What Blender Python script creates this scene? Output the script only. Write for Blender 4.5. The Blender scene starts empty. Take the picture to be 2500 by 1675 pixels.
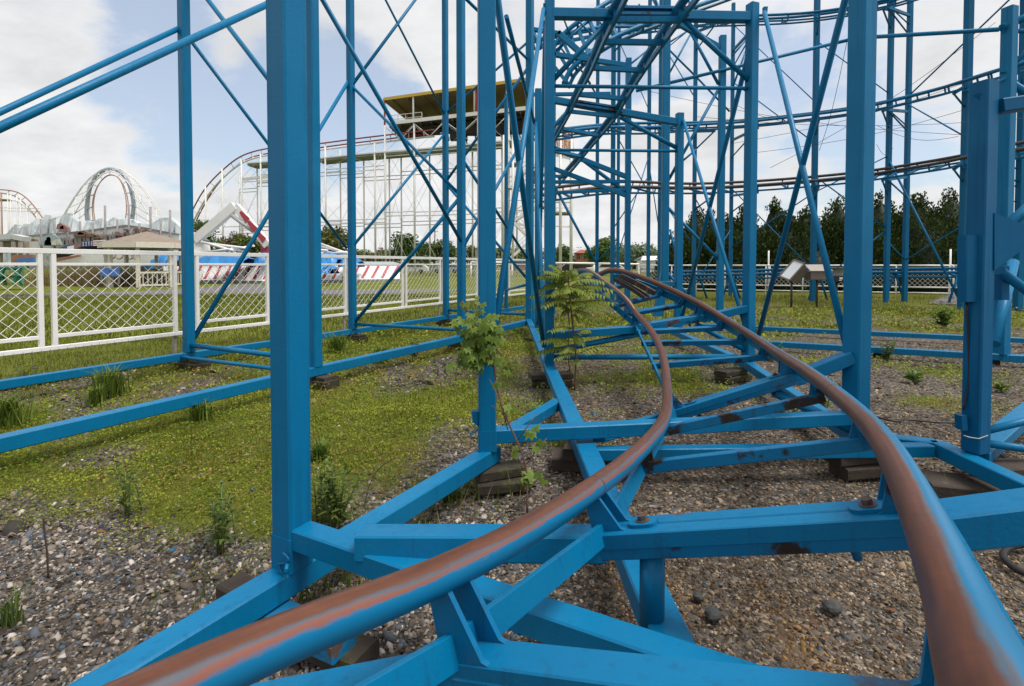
import bpy, math, random
import numpy as np
from mathutils import Vector as V, Matrix

random.seed(7)
RNG = np.random.default_rng(7)
scene = bpy.context.scene
col = scene.collection
R = math.radians

# ---------------------------------------------------------------- camera
H = 1.30
PITCH = R(1.5)
FPX, PX, PY = 1250.0, 1250.0, 679.0
cd = bpy.data.cameras.new('camera')
cd.sensor_width = 36.0
cd.lens = 18.0
cd.shift_y = -158.5 / 2500.0
cd.clip_start = 0.02
cd.clip_end = 3000
cam = bpy.data.objects.new('camera', cd)
cam.location = (0, 0, H)
cam.rotation_euler = (math.pi / 2 - PITCH, 0, 0)
col.objects.link(cam)
scene.camera = cam

# ---------------------------------------------------------------- sky and sun
SUN_EL, SUN_AZ = 64.0, 112.0        # azimuth clockwise from +Y: the sun stands to the right, a little behind the camera
world = bpy.data.worlds.new('World')
scene.world = world
world.use_nodes = True
wn = world.node_tree
wn.nodes.clear()


def N(t, typ, **kw):
    n = t.nodes.new(typ)
    for k, v in kw.items():
        setattr(n, k, v)
    return n


def wmath(op, a, b=None, c=None, clamp=False, t=wn):
    n = N(t, 'ShaderNodeMath', operation=op, use_clamp=clamp)
    for i, x in enumerate((a, b, c)):
        if x is None:
            continue
        if isinstance(x, (int, float)):
            n.inputs[i].default_value = x
        else:
            t.links.new(x, n.inputs[i])
    return n.outputs[0]


sky = N(wn, 'ShaderNodeTexSky', sky_type='NISHITA')
sky.sun_disc = False
sky.sun_elevation = R(SUN_EL)
sky.sun_rotation = R(SUN_AZ)
sky.dust_density = 2.0
tc = N(wn, 'ShaderNodeTexCoord')
sep = N(wn, 'ShaderNodeSeparateXYZ')
wn.links.new(tc.outputs['Generated'], sep.inputs[0])
zc = wmath('ADD', wmath('MAXIMUM', sep.outputs[2], 0.0), 0.30)
cx = wmath('DIVIDE', sep.outputs[0], zc)
cy = wmath('DIVIDE', sep.outputs[1], zc)
comb = N(wn, 'ShaderNodeCombineXYZ')
wn.links.new(cx, comb.inputs[0])
wn.links.new(cy, comb.inputs[1])
n1 = N(wn, 'ShaderNodeTexNoise')
n1.inputs['Scale'].default_value = 1.9
n1.inputs['Detail'].default_value = 9
n1.inputs['Roughness'].default_value = 0.56
n1.inputs['Distortion'].default_value = 0.35
mp = N(wn, 'ShaderNodeMapping')
mp.inputs['Location'].default_value = (3.1, 1.7, 0)
wn.links.new(comb.outputs[0], mp.inputs[0])
wn.links.new(mp.outputs[0], n1.inputs[0])
n2 = N(wn, 'ShaderNodeTexNoise')
n2.inputs['Scale'].default_value = 4.6
n2.inputs['Detail'].default_value = 7
n2.inputs['Roughness'].default_value = 0.6
wn.links.new(mp.outputs[0], n2.inputs[0])


def opening(px, py, width, amount):
    """a thinner stretch of cloud round one direction of the sky"""
    d = V(((px - PX) / FPX, 1.0, (PY - py) / FPX - math.tan(PITCH) * 0 - 0.026)).normalized()
    dp = N(wn, 'ShaderNodeVectorMath', operation='DOT_PRODUCT')
    wn.links.new(tc.outputs['Generated'], dp.inputs[0])
    dp.inputs[1].default_value = d
    mr = N(wn, 'ShaderNodeMapRange', interpolation_type='SMOOTHSTEP')
    mr.inputs['From Min'].default_value = math.cos(width)
    mr.inputs['From Max'].default_value = 1.0
    mr.inputs['To Min'].default_value = 0
    mr.inputs['To Max'].default_value = amount
    wn.links.new(dp.outputs['Value'], mr.inputs['Value'])
    return mr.outputs[0]


cov = wmath('MULTIPLY_ADD', n2.outputs[0], 0.35, wmath('MULTIPLY', n1.outputs[0], 0.65))
for o_ in (opening(600, 255, 0.25, 0.24), opening(860, 240, 0.20, 0.20), opening(250, 90, 0.16, 0.09), opening(1660, 200, 0.30, 0.10), opening(1960, 360, 0.22, 0.12), opening(2330, 190, 0.26, 0.11), opening(1230, 90, 0.14, 0.14)):
    cov = wmath('SUBTRACT', cov, o_)
mask = N(wn, 'ShaderNodeMapRange', interpolation_type='SMOOTHSTEP')
mask.inputs['From Min'].default_value = 0.27
mask.inputs['From Max'].default_value = 0.41
wn.links.new(cov, mask.inputs['Value'])
# the clouds are bright white at their thin parts and grey where they are thick
cr = N(wn, 'ShaderNodeValToRGB')
cr.color_ramp.elements[0].position = 0.38
cr.color_ramp.elements[0].color = (0.98, 0.98, 0.98, 1)
cr.color_ramp.elements[1].position = 0.64
cr.color_ramp.elements[1].color = (0.71, 0.72, 0.74, 1)
wn.links.new(wmath('MULTIPLY_ADD', n2.outputs[0], 0.5, wmath('MULTIPLY', n1.outputs[0], 0.5)), cr.inputs[0])
skm = N(wn, 'ShaderNodeVectorMath', operation='SCALE')
wn.links.new(sky.outputs[0], skm.inputs[0])
skm.inputs['Scale'].default_value = 0.15
veil = N(wn, 'ShaderNodeMix', data_type='RGBA')      # thin white veil over the blue
veil.inputs['Factor'].default_value = 0.30
wn.links.new(skm.outputs[0], veil.inputs['A'])
veil.inputs['B'].default_value = (1.06, 1.14, 1.24, 1)
mx = N(wn, 'ShaderNodeMix', data_type='RGBA')
wn.links.new(mask.outputs[0], mx.inputs['Factor'])
wn.links.new(veil.outputs['Result'], mx.inputs['A'])
wn.links.new(cr.outputs[0], mx.inputs['B'])
bg = N(wn, 'ShaderNodeBackground')
bg.inputs['Strength'].default_value = 1.0
wn.links.new(mx.outputs['Result'], bg.inputs[0])
wo = N(wn, 'ShaderNodeOutputWorld')
wn.links.new(bg.outputs[0], wo.inputs[0])

sl = bpy.data.lights.new('sun', 'SUN')
sl.energy = 3.8
sl.angle = R(28)
sl.color = (1.0, 0.95, 0.88)
so = bpy.data.objects.new('sun', sl)
col.objects.link(so)
sdir = V((math.sin(R(SUN_AZ)) * math.cos(R(SUN_EL)), math.cos(R(SUN_AZ)) * math.cos(R(SUN_EL)), math.sin(R(SUN_EL))))
so.rotation_euler = sdir.to_track_quat('Z', 'Y').to_euler()
so.location = sdir * 40

vs = scene.view_settings
vs.view_transform = 'Standard'
vs.look = 'None'
vs.exposure = 0.0
vs.gamma = 1.0
vs.use_curve_mapping = False

# ---------------------------------------------------------------- helpers
CP, SP = math.cos(PITCH), math.sin(PITCH)


def ray(u, v):
    a = (u - PX) / FPX
    b = (PY - v) / FPX
    return V((a, CP + b * SP, b * CP - SP))


def G(u, v, z=0.0):
    d = ray(u, v)
    k = (z - H) / d.z
    return V((d.x * k, d.y * k, z))


def at(u, v, Y):
    d = ray(u, v)
    k = Y / d.y
    return V((d.x * k, Y, H + d.z * k))


def lerp(a, b, t):
    return a + (b - a) * t


class MB:
    """collects simple shapes; build() links them as one mesh object"""

    def __init__(self):
        self.v, self.f, self.uv, self.sm = [], [], [], []

    def add(self, vs_, fs, uvs=None, smooth=False):
        o = len(self.v)
        self.v += [tuple(x) for x in vs_]
        for i, f in enumerate(fs):
            self.f.append(tuple(o + k for k in f))
            self.sm.append(smooth)
            self.uv.append(uvs[i] if uvs else [(0, 0)] * len(f))
        return self

    def sweep(self, prof, pts, ups=None, smooth=False, caps=True, closed=False):
        """prof: list of (x,y) in the cross-section; pts: centre line"""
        pts = [V(p) for p in pts]
        n, m = len(pts), len(prof)
        per = [0.0]
        for k in range(m):
            a, b = prof[k], prof[(k + 1) % m]
            per.append(per[-1] + math.hypot(b[0] - a[0], b[1] - a[1]))
        verts, L, acc = [], [], 0.0
        zup = V((0, 0, 1))
        if not ups and any(abs((pts[k + 1] - pts[k]).normalized().z) > 0.93 for k in range(n - 1) if (pts[k + 1] - pts[k]).length > 1e-7):
            zup = V((0, 1, 0)) if all(abs((pts[k + 1] - pts[k]).normalized().y) < 0.93 for k in range(n - 1) if (pts[k + 1] - pts[k]).length > 1e-7) else V((1, 0, 0))
        for i, p in enumerate(pts):
            if closed:
                t = pts[(i + 1) % n] - pts[i - 1]
            else:
                t = pts[min(i + 1, n - 1)] - pts[max(i - 1, 0)]
            t.normalize()
            up = V(ups[i]) if ups else zup
            if abs(t.dot(up)) > 0.995:
                up = V((0, 1, 0))
            s = t.cross(up).normalized()
            w = s.cross(t)
            if i:
                acc += (p - pts[i - 1]).length
            L.append(acc)
            verts += [p + s * a + w * b for a, b in prof]
        fs, uvs = [], []
        for i in range(n if closed else n - 1):
            j = (i + 1) % n
            for k in range(m):
                k2 = (k + 1) % m
                fs.append((i * m + k, i * m + k2, j * m + k2, j * m + k))
                uvs.append([(per[k], L[i]), (per[k + 1], L[i]), (per[k + 1], L[j]), (per[k], L[j])])
        self.add(verts, fs, uvs, smooth)
        if caps and not closed:
            o = len(self.v) - n * m
            self.f.append(tuple(o + k for k in range(m - 1, -1, -1)))
            self.f.append(tuple(o + (n - 1) * m + k for k in range(m)))
            self.uv += [[(0, 0)] * m] * 2
            self.sm += [False, False]
        return self

    def beam(self, a, b, w, h, up=None, ch=None):
        c = min(w, h) * 0.07 if ch is None else ch
        x, y = w / 2, h / 2
        if c > 0:
            pr = [(x - c, -y), (x, -y + c), (x, y - c), (x - c, y), (-x + c, y), (-x, y - c), (-x, -y + c), (-x + c, -y)]
        else:
            pr = [(x, -y), (x, y), (-x, y), (-x, -y)]
        return self.sweep(pr, [a, b], [up, up] if up is not None else None)

    def tube(self, pts, r, n=10, smooth=True):
        return self.sweep([(r * math.cos(2 * math.pi * k / n), r * math.sin(2 * math.pi * k / n)) for k in range(n)], pts, smooth=smooth)

    def plate(self, pts, nrm, th):
        """a flat polygon given thickness along nrm"""
        nrm = V(nrm).normalized() * (th / 2)
        n = len(pts)
        vs_ = [V(p) + nrm for p in pts] + [V(p) - nrm for p in pts]
        fs = [tuple(range(n)), tuple(range(2 * n - 1, n - 1, -1))]
        fs += [(i, i + n, (i + 1) % n + n, (i + 1) % n) for i in range(n)]
        return self.add(vs_, fs)

    def boxc(self, c, sx, sy, sz, rz=0.0, ch=0.0):
        c = V(c)
        d = V((math.cos(rz), math.sin(rz), 0))
        return self.beam(c - d * sx / 2, c + d * sx / 2, sy, sz, ch=ch)

    def cyl(self, a, b, r0, r1=None, n=12, smooth=True):
        r1 = r0 if r1 is None else r1
        a, b = V(a), V(b)
        t = (b - a).normalized()
        up = V((0, 0, 1)) if abs(t.z) < 0.99 else V((0, 1, 0))
        s = t.cross(up).normalized()
        w = s.cross(t)
        ring = [s * math.cos(2 * math.pi * k / n) + w * math.sin(2 * math.pi * k / n) for k in range(n)]
        vs_ = [a + q * r0 for q in ring] + [b + q * r1 for q in ring]
        o = len(self.v)
        self.add(vs_, [(k, (k + 1) % n, (k + 1) % n + n, k + n) for k in range(n)], smooth=smooth)
        self.f += [tuple(o + k for k in range(n - 1, -1, -1)), tuple(o + n + k for k in range(n))]
        self.uv += [[(0, 0)] * n] * 2
        self.sm += [False, False]
        return self

    def build(self, name, mat, parent=None):
        off = root_loc(parent)
        me = bpy.data.meshes.new(name)
        vv = np.array(self.v, dtype=np.float64) - np.array(off)
        me.from_pydata([tuple(x) for x in vv], [], self.f)
        if any(self.sm):
            me.polygons.foreach_set('use_smooth', self.sm)
        ul = me.uv_layers.new(name='UVMap')
        flat = [c for f in self.uv for c in f]
        ul.data.foreach_set('uv', [x for c in flat for x in c])
        me.materials.append(M[mat])
        o = bpy.data.objects.new(name, me)
        col.objects.link(o)
        o.parent = parent
        return o


def root_loc(p):
    if p is None:
        return V((0, 0, 0))
    while p.parent:
        p = p.parent
    return p.location


def tag(o, label, cat, group=None):
    o['label'] = label
    o['category'] = cat
    if group:
        o['group'] = group
    return o


def thing(name, loc, label, cat, group=None):
    o = bpy.data.objects.new(name, None)
    o.empty_display_size = 0.1
    o.location = loc
    col.objects.link(o)
    return tag(o, label, cat, group)


def structure(o):
    o['kind'] = 'structure'
    return o


def stuff(o):
    o['kind'] = 'stuff'
    return o


def raw_mesh(name, verts, faces, mat, parent=None, colors=None, smooth=False):
    """numpy arrays straight into a mesh; faces all of one size"""
    me = bpy.data.meshes.new(name)
    verts = np.asarray(verts, dtype=np.float32) - np.array(root_loc(parent), dtype=np.float32)
    faces = np.asarray(faces, dtype=np.int32)
    k = faces.shape[1]
    me.vertices.add(len(verts))
    me.vertices.foreach_set('co', verts.ravel())
    me.loops.add(faces.size)
    me.loops.foreach_set('vertex_index', faces.ravel())
    me.polygons.add(len(faces))
    me.polygons.foreach_set('loop_start', np.arange(0, faces.size, k, dtype=np.int32))
    me.polygons.foreach_set('loop_total', np.full(len(faces), k, dtype=np.int32))
    if smooth:
        me.polygons.foreach_set('use_smooth', np.ones(len(faces), dtype=bool))
    if colors is not None:
        at_ = me.color_attributes.new('tint', 'FLOAT_COLOR', 'POINT')
        c4 = np.ones((len(verts), 4), dtype=np.float32)
        c4[:, :3] = colors
        at_.data.foreach_set('color', c4.ravel())
    me.update(calc_edges=True)
    me.materials.append(M[mat])
    o = bpy.data.objects.new(name, me)
    col.objects.link(o)
    o.parent = parent
    return o


# smooth value noise in numpy for the layout of moss, weeds and stones
_P = np.random.default_rng(3).random((64, 64))


def vnoise(x, y, s):
    x, y = np.asarray(x) / s + 100.3, np.asarray(y) / s + 57.7
    xi, yi = np.floor(x).astype(int), np.floor(y).astype(int)
    fx, fy = x - xi, y - yi
    fx, fy = fx * fx * (3 - 2 * fx), fy * fy * (3 - 2 * fy)
    a, b = _P[xi % 64, yi % 64], _P[(xi + 1) % 64, yi % 64]
    c, d = _P[xi % 64, (yi + 1) % 64], _P[(xi + 1) % 64, (yi + 1) % 64]
    return (a * (1 - fx) + b * fx) * (1 - fy) + (c * (1 - fx) + d * fx) * fy


def fbm(x, y, s):
    return 0.5 * vnoise(x, y, s) + 0.27 * vnoise(x, y, s * 0.47) + 0.15 * vnoise(x, y, s * 0.21) + 0.08 * vnoise(x, y, s * 0.09)


# ---------------------------------------------------------------- materials
M = {}


def mat(name, base, rough=0.6, metal=0.0, var=0.0, vscale=6.0, bump=0.0, bscale=60.0, spec=None, spots=None, spot_scale=9.0, spot_amt=0.62, tint=False, trans=0.0, streak=None):
    m = bpy.data.materials.new(name)
    m.use_nodes = True
    t = m.node_tree
    b = t.nodes['Principled BSDF']
    b.inputs['Roughness'].default_value = rough
    b.inputs['Metallic'].default_value = metal
    if spec is not None:
        b.inputs['Specular IOR Level'].default_value = spec
    rgb = N(t, 'ShaderNodeRGB')
    rgb.outputs[0].default_value = (*base, 1)
    c = rgb.outputs[0]
    tco = N(t, 'ShaderNodeTexCoord')
    if tint:
        a = N(t, 'ShaderNodeVertexColor', layer_name='tint')
        c = a.outputs[0]
    if var > 0:
        n = N(t, 'ShaderNodeTexNoise')
        n.inputs['Scale'].default_value = vscale
        n.inputs['Detail'].default_value = 6
        t.links.new(tco.outputs['Object'], n.inputs[0])
        hsv = N(t, 'ShaderNodeHueSaturation')
        mr = N(t, 'ShaderNodeMapRange')
        mr.inputs['From Min'].default_value = 0.25
        mr.inputs['From Max'].default_value = 0.75
        mr.inputs['To Min'].default_value = 1 - var
        mr.inputs['To Max'].default_value = 1 + var
        t.links.new(n.outputs[0], mr.inputs[0])
        t.links.new(mr.outputs[0], hsv.inputs['Value'])
        t.links.new(c, hsv.inputs['Color'])
        c = hsv.outputs[0]
    if spots is not None:
        n = N(t, 'ShaderNodeTexNoise')
        n.inputs['Scale'].default_value = spot_scale
        n.inputs['Detail'].default_value = 8
        n.inputs['Roughness'].default_value = 0.65
        t.links.new(tco.outputs['Object'], n.inputs[0])
        mr = N(t, 'ShaderNodeMapRange', interpolation_type='SMOOTHSTEP')
        mr.inputs['From Min'].default_value = spot_amt
        mr.inputs['From Max'].default_value = spot_amt + 0.07
        t.links.new(n.outputs[0], mr.inputs[0])
        mxn = N(t, 'ShaderNodeMix', data_type='RGBA')
        t.links.new(mr.outputs[0], mxn.inputs['Factor'])
        t.links.new(c, mxn.inputs['A'])
        mxn.inputs['B'].default_value = (*spots, 1)
        c = mxn.outputs['Result']
    if streak is not None:
        # dirt runs down the steel and sun-faded areas
        mpn = N(t, 'ShaderNodeMapping')
        mpn.inputs['Scale'].default_value = (34, 34, 1.3)
        t.links.new(tco.outputs['Object'], mpn.inputs[0])
        n = N(t, 'ShaderNodeTexNoise')
        n.inputs['Scale'].default_value = 1.0
        n.inputs['Detail'].default_value = 5
        t.links.new(mpn.outputs[0], n.inputs[0])
        mr = N(t, 'ShaderNodeMapRange', interpolation_type='SMOOTHSTEP')
        mr.inputs['From Min'].default_value = 0.52
        mr.inputs['From Max'].default_value = 0.80
        mr.inputs['To Max'].default_value = 0.75
        t.links.new(n.outputs[0], mr.inputs[0])
        mxn = N(t, 'ShaderNodeMix', data_type='RGBA')
        t.links.new(mr.outputs[0], mxn.inputs['Factor'])
        t.links.new(c, mxn.inputs['A'])
        mxn.inputs['B'].default_value = (*streak, 1)
        c = mxn.outputs['Result']
        nf_ = N(t, 'ShaderNodeTexNoise')
        nf_.inputs['Scale'].default_value = 1.7
        nf_.inputs['Detail'].default_value = 4
        t.links.new(tco.outputs['Object'], nf_.inputs[0])
        mr2 = N(t, 'ShaderNodeMapRange', interpolation_type='SMOOTHSTEP')
        mr2.inputs['From Min'].default_value = 0.5
        mr2.inputs['From Max'].default_value = 0.75
        mr2.inputs['To Max'].default_value = 0.35
        t.links.new(nf_.outputs[0], mr2.inputs[0])
        mx2 = N(t, 'ShaderNodeMix', data_type='RGBA')
        t.links.new(mr2.outputs[0], mx2.inputs['Factor'])
        t.links.new(c, mx2.inputs['A'])
        mx2.inputs['B'].default_value = (0.012, 0.19, 0.37, 1)
        c = mx2.outputs['Result']
        rg = N(t, 'ShaderNodeMapRange')
        rg.inputs['To Min'].default_value = rough - 0.08
        rg.inputs['To Max'].default_value = rough + 0.22
        t.links.new(n.outputs[0], rg.inputs[0])
        t.links.new(rg.outputs[0], b.inputs['Roughness'])
    t.links.new(c, b.inputs['Base Color'])
    if bump > 0:
        n = N(t, 'ShaderNodeTexNoise')
        n.inputs['Scale'].default_value = bscale
        n.inputs['Detail'].default_value = 5
        t.links.new(tco.outputs['Object'], n.inputs[0])
        bp = N(t, 'ShaderNodeBump')
        bp.inputs['Strength'].default_value = bump
        bp.inputs['Distance'].default_value = 0.01
        t.links.new(n.outputs[0], bp.inputs['Height'])
        t.links.new(bp.outputs[0], b.inputs['Normal'])
    if trans > 0:
        tr = N(t, 'ShaderNodeBsdfTranslucent')
        t.links.new(c, tr.inputs[0])
        ms = N(t, 'ShaderNodeMixShader')
        ms.inputs[0].default_value = trans
        t.links.new(b.outputs[0], ms.inputs[1])
        t.links.new(tr.outputs[0], ms.inputs[2])
        t.links.new(ms.outputs[0], t.nodes['Material Output'].inputs[0])
    M[name] = m
    return m


BLUE = (0.0006, 0.138, 0.300)
mat('blue_paint', BLUE, rough=0.34, spec=0.20, var=0.07, vscale=5, bump=0.10, bscale=90, spots=(0.05, 0.03, 0.025), spot_scale=24, spot_amt=0.715, streak=(0.003, 0.085, 0.19))
mat('blue_far', (0.0006, 0.112, 0.255), rough=0.5, spec=0.2, var=0.08, vscale=2)
mat('blue_grimy', (0.0006, 0.122, 0.278), rough=0.36, spec=0.28, var=0.10, vscale=7, bump=0.12, bscale=70, spots=(0.022, 0.015, 0.012), spot_scale=5.0, spot_amt=0.535, streak=(0.01, 0.05, 0.09))
mat('blue_stained', BLUE, rough=0.40, spec=0.25, var=0.08, vscale=6, bump=0.10, bscale=90, spots=(0.085, 0.030, 0.014), spot_scale=3.4, spot_amt=0.58, streak=(0.004, 0.09, 0.2))
mat('blue_shaded', (0.0006, 0.095, 0.225), rough=0.38, spec=0.2, var=0.06, streak=(0.002, 0.05, 0.13))  # darker copy of the blue paint: shade away from the sun put into the colour
mat('dark_channel', (0.035, 0.025, 0.022), rough=0.5, var=0.3, vscale=14, spots=(0.13, 0.07, 0.05), spot_scale=9, spot_amt=0.58)
mat('bolt_rust', (0.05, 0.045, 0.05), rough=0.55, var=0.3, vscale=60, spots=(0.14, 0.05, 0.025), spot_scale=40, spot_amt=0.5)
mat('timber', (0.040, 0.028, 0.021), rough=0.85, var=0.35, vscale=11, bump=0.5, bscale=45, spots=(0.085, 0.065, 0.05), spot_scale=13, spot_amt=0.6)
mat('timber_mossy', (0.036, 0.028, 0.019), rough=0.9, var=0.35, vscale=9, bump=0.5, bscale=45, spots=(0.055, 0.065, 0.02), spot_scale=10, spot_amt=0.55)
mat('timber_painted', BLUE, rough=0.6, var=0.1, vscale=8, bump=0.35, bscale=60, spots=(0.09, 0.06, 0.045), spot_scale=7.5, spot_amt=0.53)
mat('white_paint', (0.80, 0.79, 0.77), rough=0.45, var=0.05, vscale=4, spots=(0.42, 0.30, 0.22), spot_scale=14, spot_amt=0.70)
mat('white_wire', (0.78, 0.77, 0.74), rough=0.5)
mat('old_wire', (0.12, 0.10, 0.085), rough=0.8)
mat('galvanised', (0.42, 0.43, 0.43), rough=0.45, metal=0.3, var=0.1)
mat('fence_wire', (0.40, 0.39, 0.36), rough=0.6)
mat('white_steel', (0.70, 0.69, 0.66), rough=0.5, var=0.12, vscale=0.7, spots=(0.40, 0.30, 0.24), spot_scale=1.4, spot_amt=0.66)
mat('red_rail', (0.22, 0.035, 0.04), rough=0.5, var=0.15)
mat('orange_rail', (0.36, 0.20, 0.14), rough=0.6)
mat('steel_tube', (0.34, 0.38, 0.46), rough=0.4, var=0.1)
mat('catwalk', (0.20, 0.22, 0.18), rough=0.8, var=0.2, vscale=1.5)
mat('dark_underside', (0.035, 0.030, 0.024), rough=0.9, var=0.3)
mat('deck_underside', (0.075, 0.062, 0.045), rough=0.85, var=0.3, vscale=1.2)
mat('yellow_trim', (0.52, 0.34, 0.05), rough=0.5)
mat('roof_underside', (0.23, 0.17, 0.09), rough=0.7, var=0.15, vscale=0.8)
mat('yellow_rail', (0.60, 0.42, 0.06), rough=0.5)
mat('red_post', (0.38, 0.03, 0.03), rough=0.5)
mat('sign_white', (0.66, 0.68, 0.68), rough=0.5)
mat('sign_red', (0.50, 0.06, 0.04), rough=0.5)
mat('sign_orange', (0.60, 0.19, 0.04), rough=0.5)
mat('mountain_panel', (0.50, 0.54, 0.55), rough=0.7, var=0.22, vscale=0.5, spots=(0.34, 0.40, 0.44), spot_scale=0.7, spot_amt=0.52)
mat('mountain_face', (0.62, 0.64, 0.62), rough=0.7, var=0.12, vscale=0.5, spots=(0.40, 0.42, 0.46), spot_scale=0.8, spot_amt=0.55)
mat('mural_red', (0.26, 0.15, 0.145), rough=0.7, var=0.2, vscale=2)
mat('mural_brown', (0.17, 0.10, 0.075), rough=0.7, var=0.2, vscale=2)
mat('mural_grey', (0.24, 0.23, 0.235), rough=0.7, var=0.3, vscale=1.5)
mat('mural_teal', (0.28, 0.36, 0.38), rough=0.7, var=0.25, vscale=1.0, spots=(0.60, 0.55, 0.45), spot_scale=1.2, spot_amt=0.52)
mat('brown_shingle', (0.23, 0.18, 0.145), rough=0.85, var=0.18, vscale=3, bump=0.3, bscale=9)
mat('cream_wood', (0.62, 0.58, 0.50), rough=0.6, var=0.08)
mat('grey_wood', (0.32, 0.29, 0.25), rough=0.8, var=0.15)
mat('tarp_blue', (0.025, 0.20, 0.50), rough=0.38, var=0.2, vscale=1.6, bump=0.8, bscale=3.5)
mat('ride_white', (0.74, 0.73, 0.72), rough=0.35, var=0.06, vscale=0.6)
mat('ride_red', (0.38, 0.03, 0.05), rough=0.4)
mat('ride_grey', (0.32, 0.37, 0.42), rough=0.5)
mat('seat_blue', (0.05, 0.16, 0.44), rough=0.4)
mat('banner_blue', (0.04, 0.07, 0.18), rough=0.6)
mat('banner_white', (0.72, 0.72, 0.72), rough=0.6)
mat('banner_red', (0.45, 0.07, 0.07), rough=0.6)
mat('black_void', (0.02, 0.02, 0.024), rough=0.9)
mat('shed_wall', (0.25, 0.20, 0.15), rough=0.8, var=0.3, vscale=2)
mat('shed_fascia', (0.50, 0.52, 0.53), rough=0.7)
mat('green_plastic', (0.02, 0.24, 0.17), rough=0.5, var=0.15)
mat('brick_red', (0.30, 0.14, 0.09), rough=0.8, var=0.2, vscale=3, bump=0.2, bscale=8)
mat('red_roof', (0.26, 0.075, 0.05), rough=0.75, var=0.15, vscale=1.5)
mat('window_dark', (0.03, 0.03, 0.035), rough=0.2)
mat('white_wall', (0.68, 0.69, 0.70), rough=0.6, var=0.05)
mat('bark', (0.085, 0.06, 0.045), rough=0.9, var=0.25, vscale=20, bump=0.4)
mat('stem_brown', (0.11, 0.055, 0.04), rough=0.7, var=0.25, vscale=40)
mat('stem_green', (0.10, 0.15, 0.04), rough=0.6, var=0.2, vscale=30)
mat('twig_dark', (0.05, 0.035, 0.028), rough=0.85, var=0.3, vscale=40)
for nm in ('leaf', 'conifer', 'cover', 'grass'):
    mat(nm + '_tint', (0.1, 0.2, 0.05), rough=0.55, tint=True, trans=0.28 if nm != 'conifer' else 0.12, spec=0.25)
mat('stone_tint', (0.3, 0.3, 0.3), rough=0.8, tint=True, spec=0.25, bump=0.3, bscale=140)
mat('rock', (0.05, 0.052, 0.05), rough=0.85, var=0.3, vscale=30, bump=0.5, bscale=50)
mat('rubber', (0.012, 0.012, 0.013), rough=0.45)
mat('lamp_housing', (0.13, 0.105, 0.09), rough=0.55, var=0.1)
mat('lamp_lid', (0.36, 0.32, 0.28), rough=0.5, var=0.08)
mat('lamp_post', (0.05, 0.047, 0.045), rough=0.7)
mat('grey_box', (0.38, 0.39, 0.39), rough=0.5)
mat('black_roof', (0.04, 0.04, 0.045), rough=0.7)
mat('utility_wood', (0.14, 0.11, 0.09), rough=0.9)

# lamp glass: a pale diffusing pane
mat('lamp_glass', (0.66, 0.70, 0.74), rough=0.12, spec=0.8)


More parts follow.
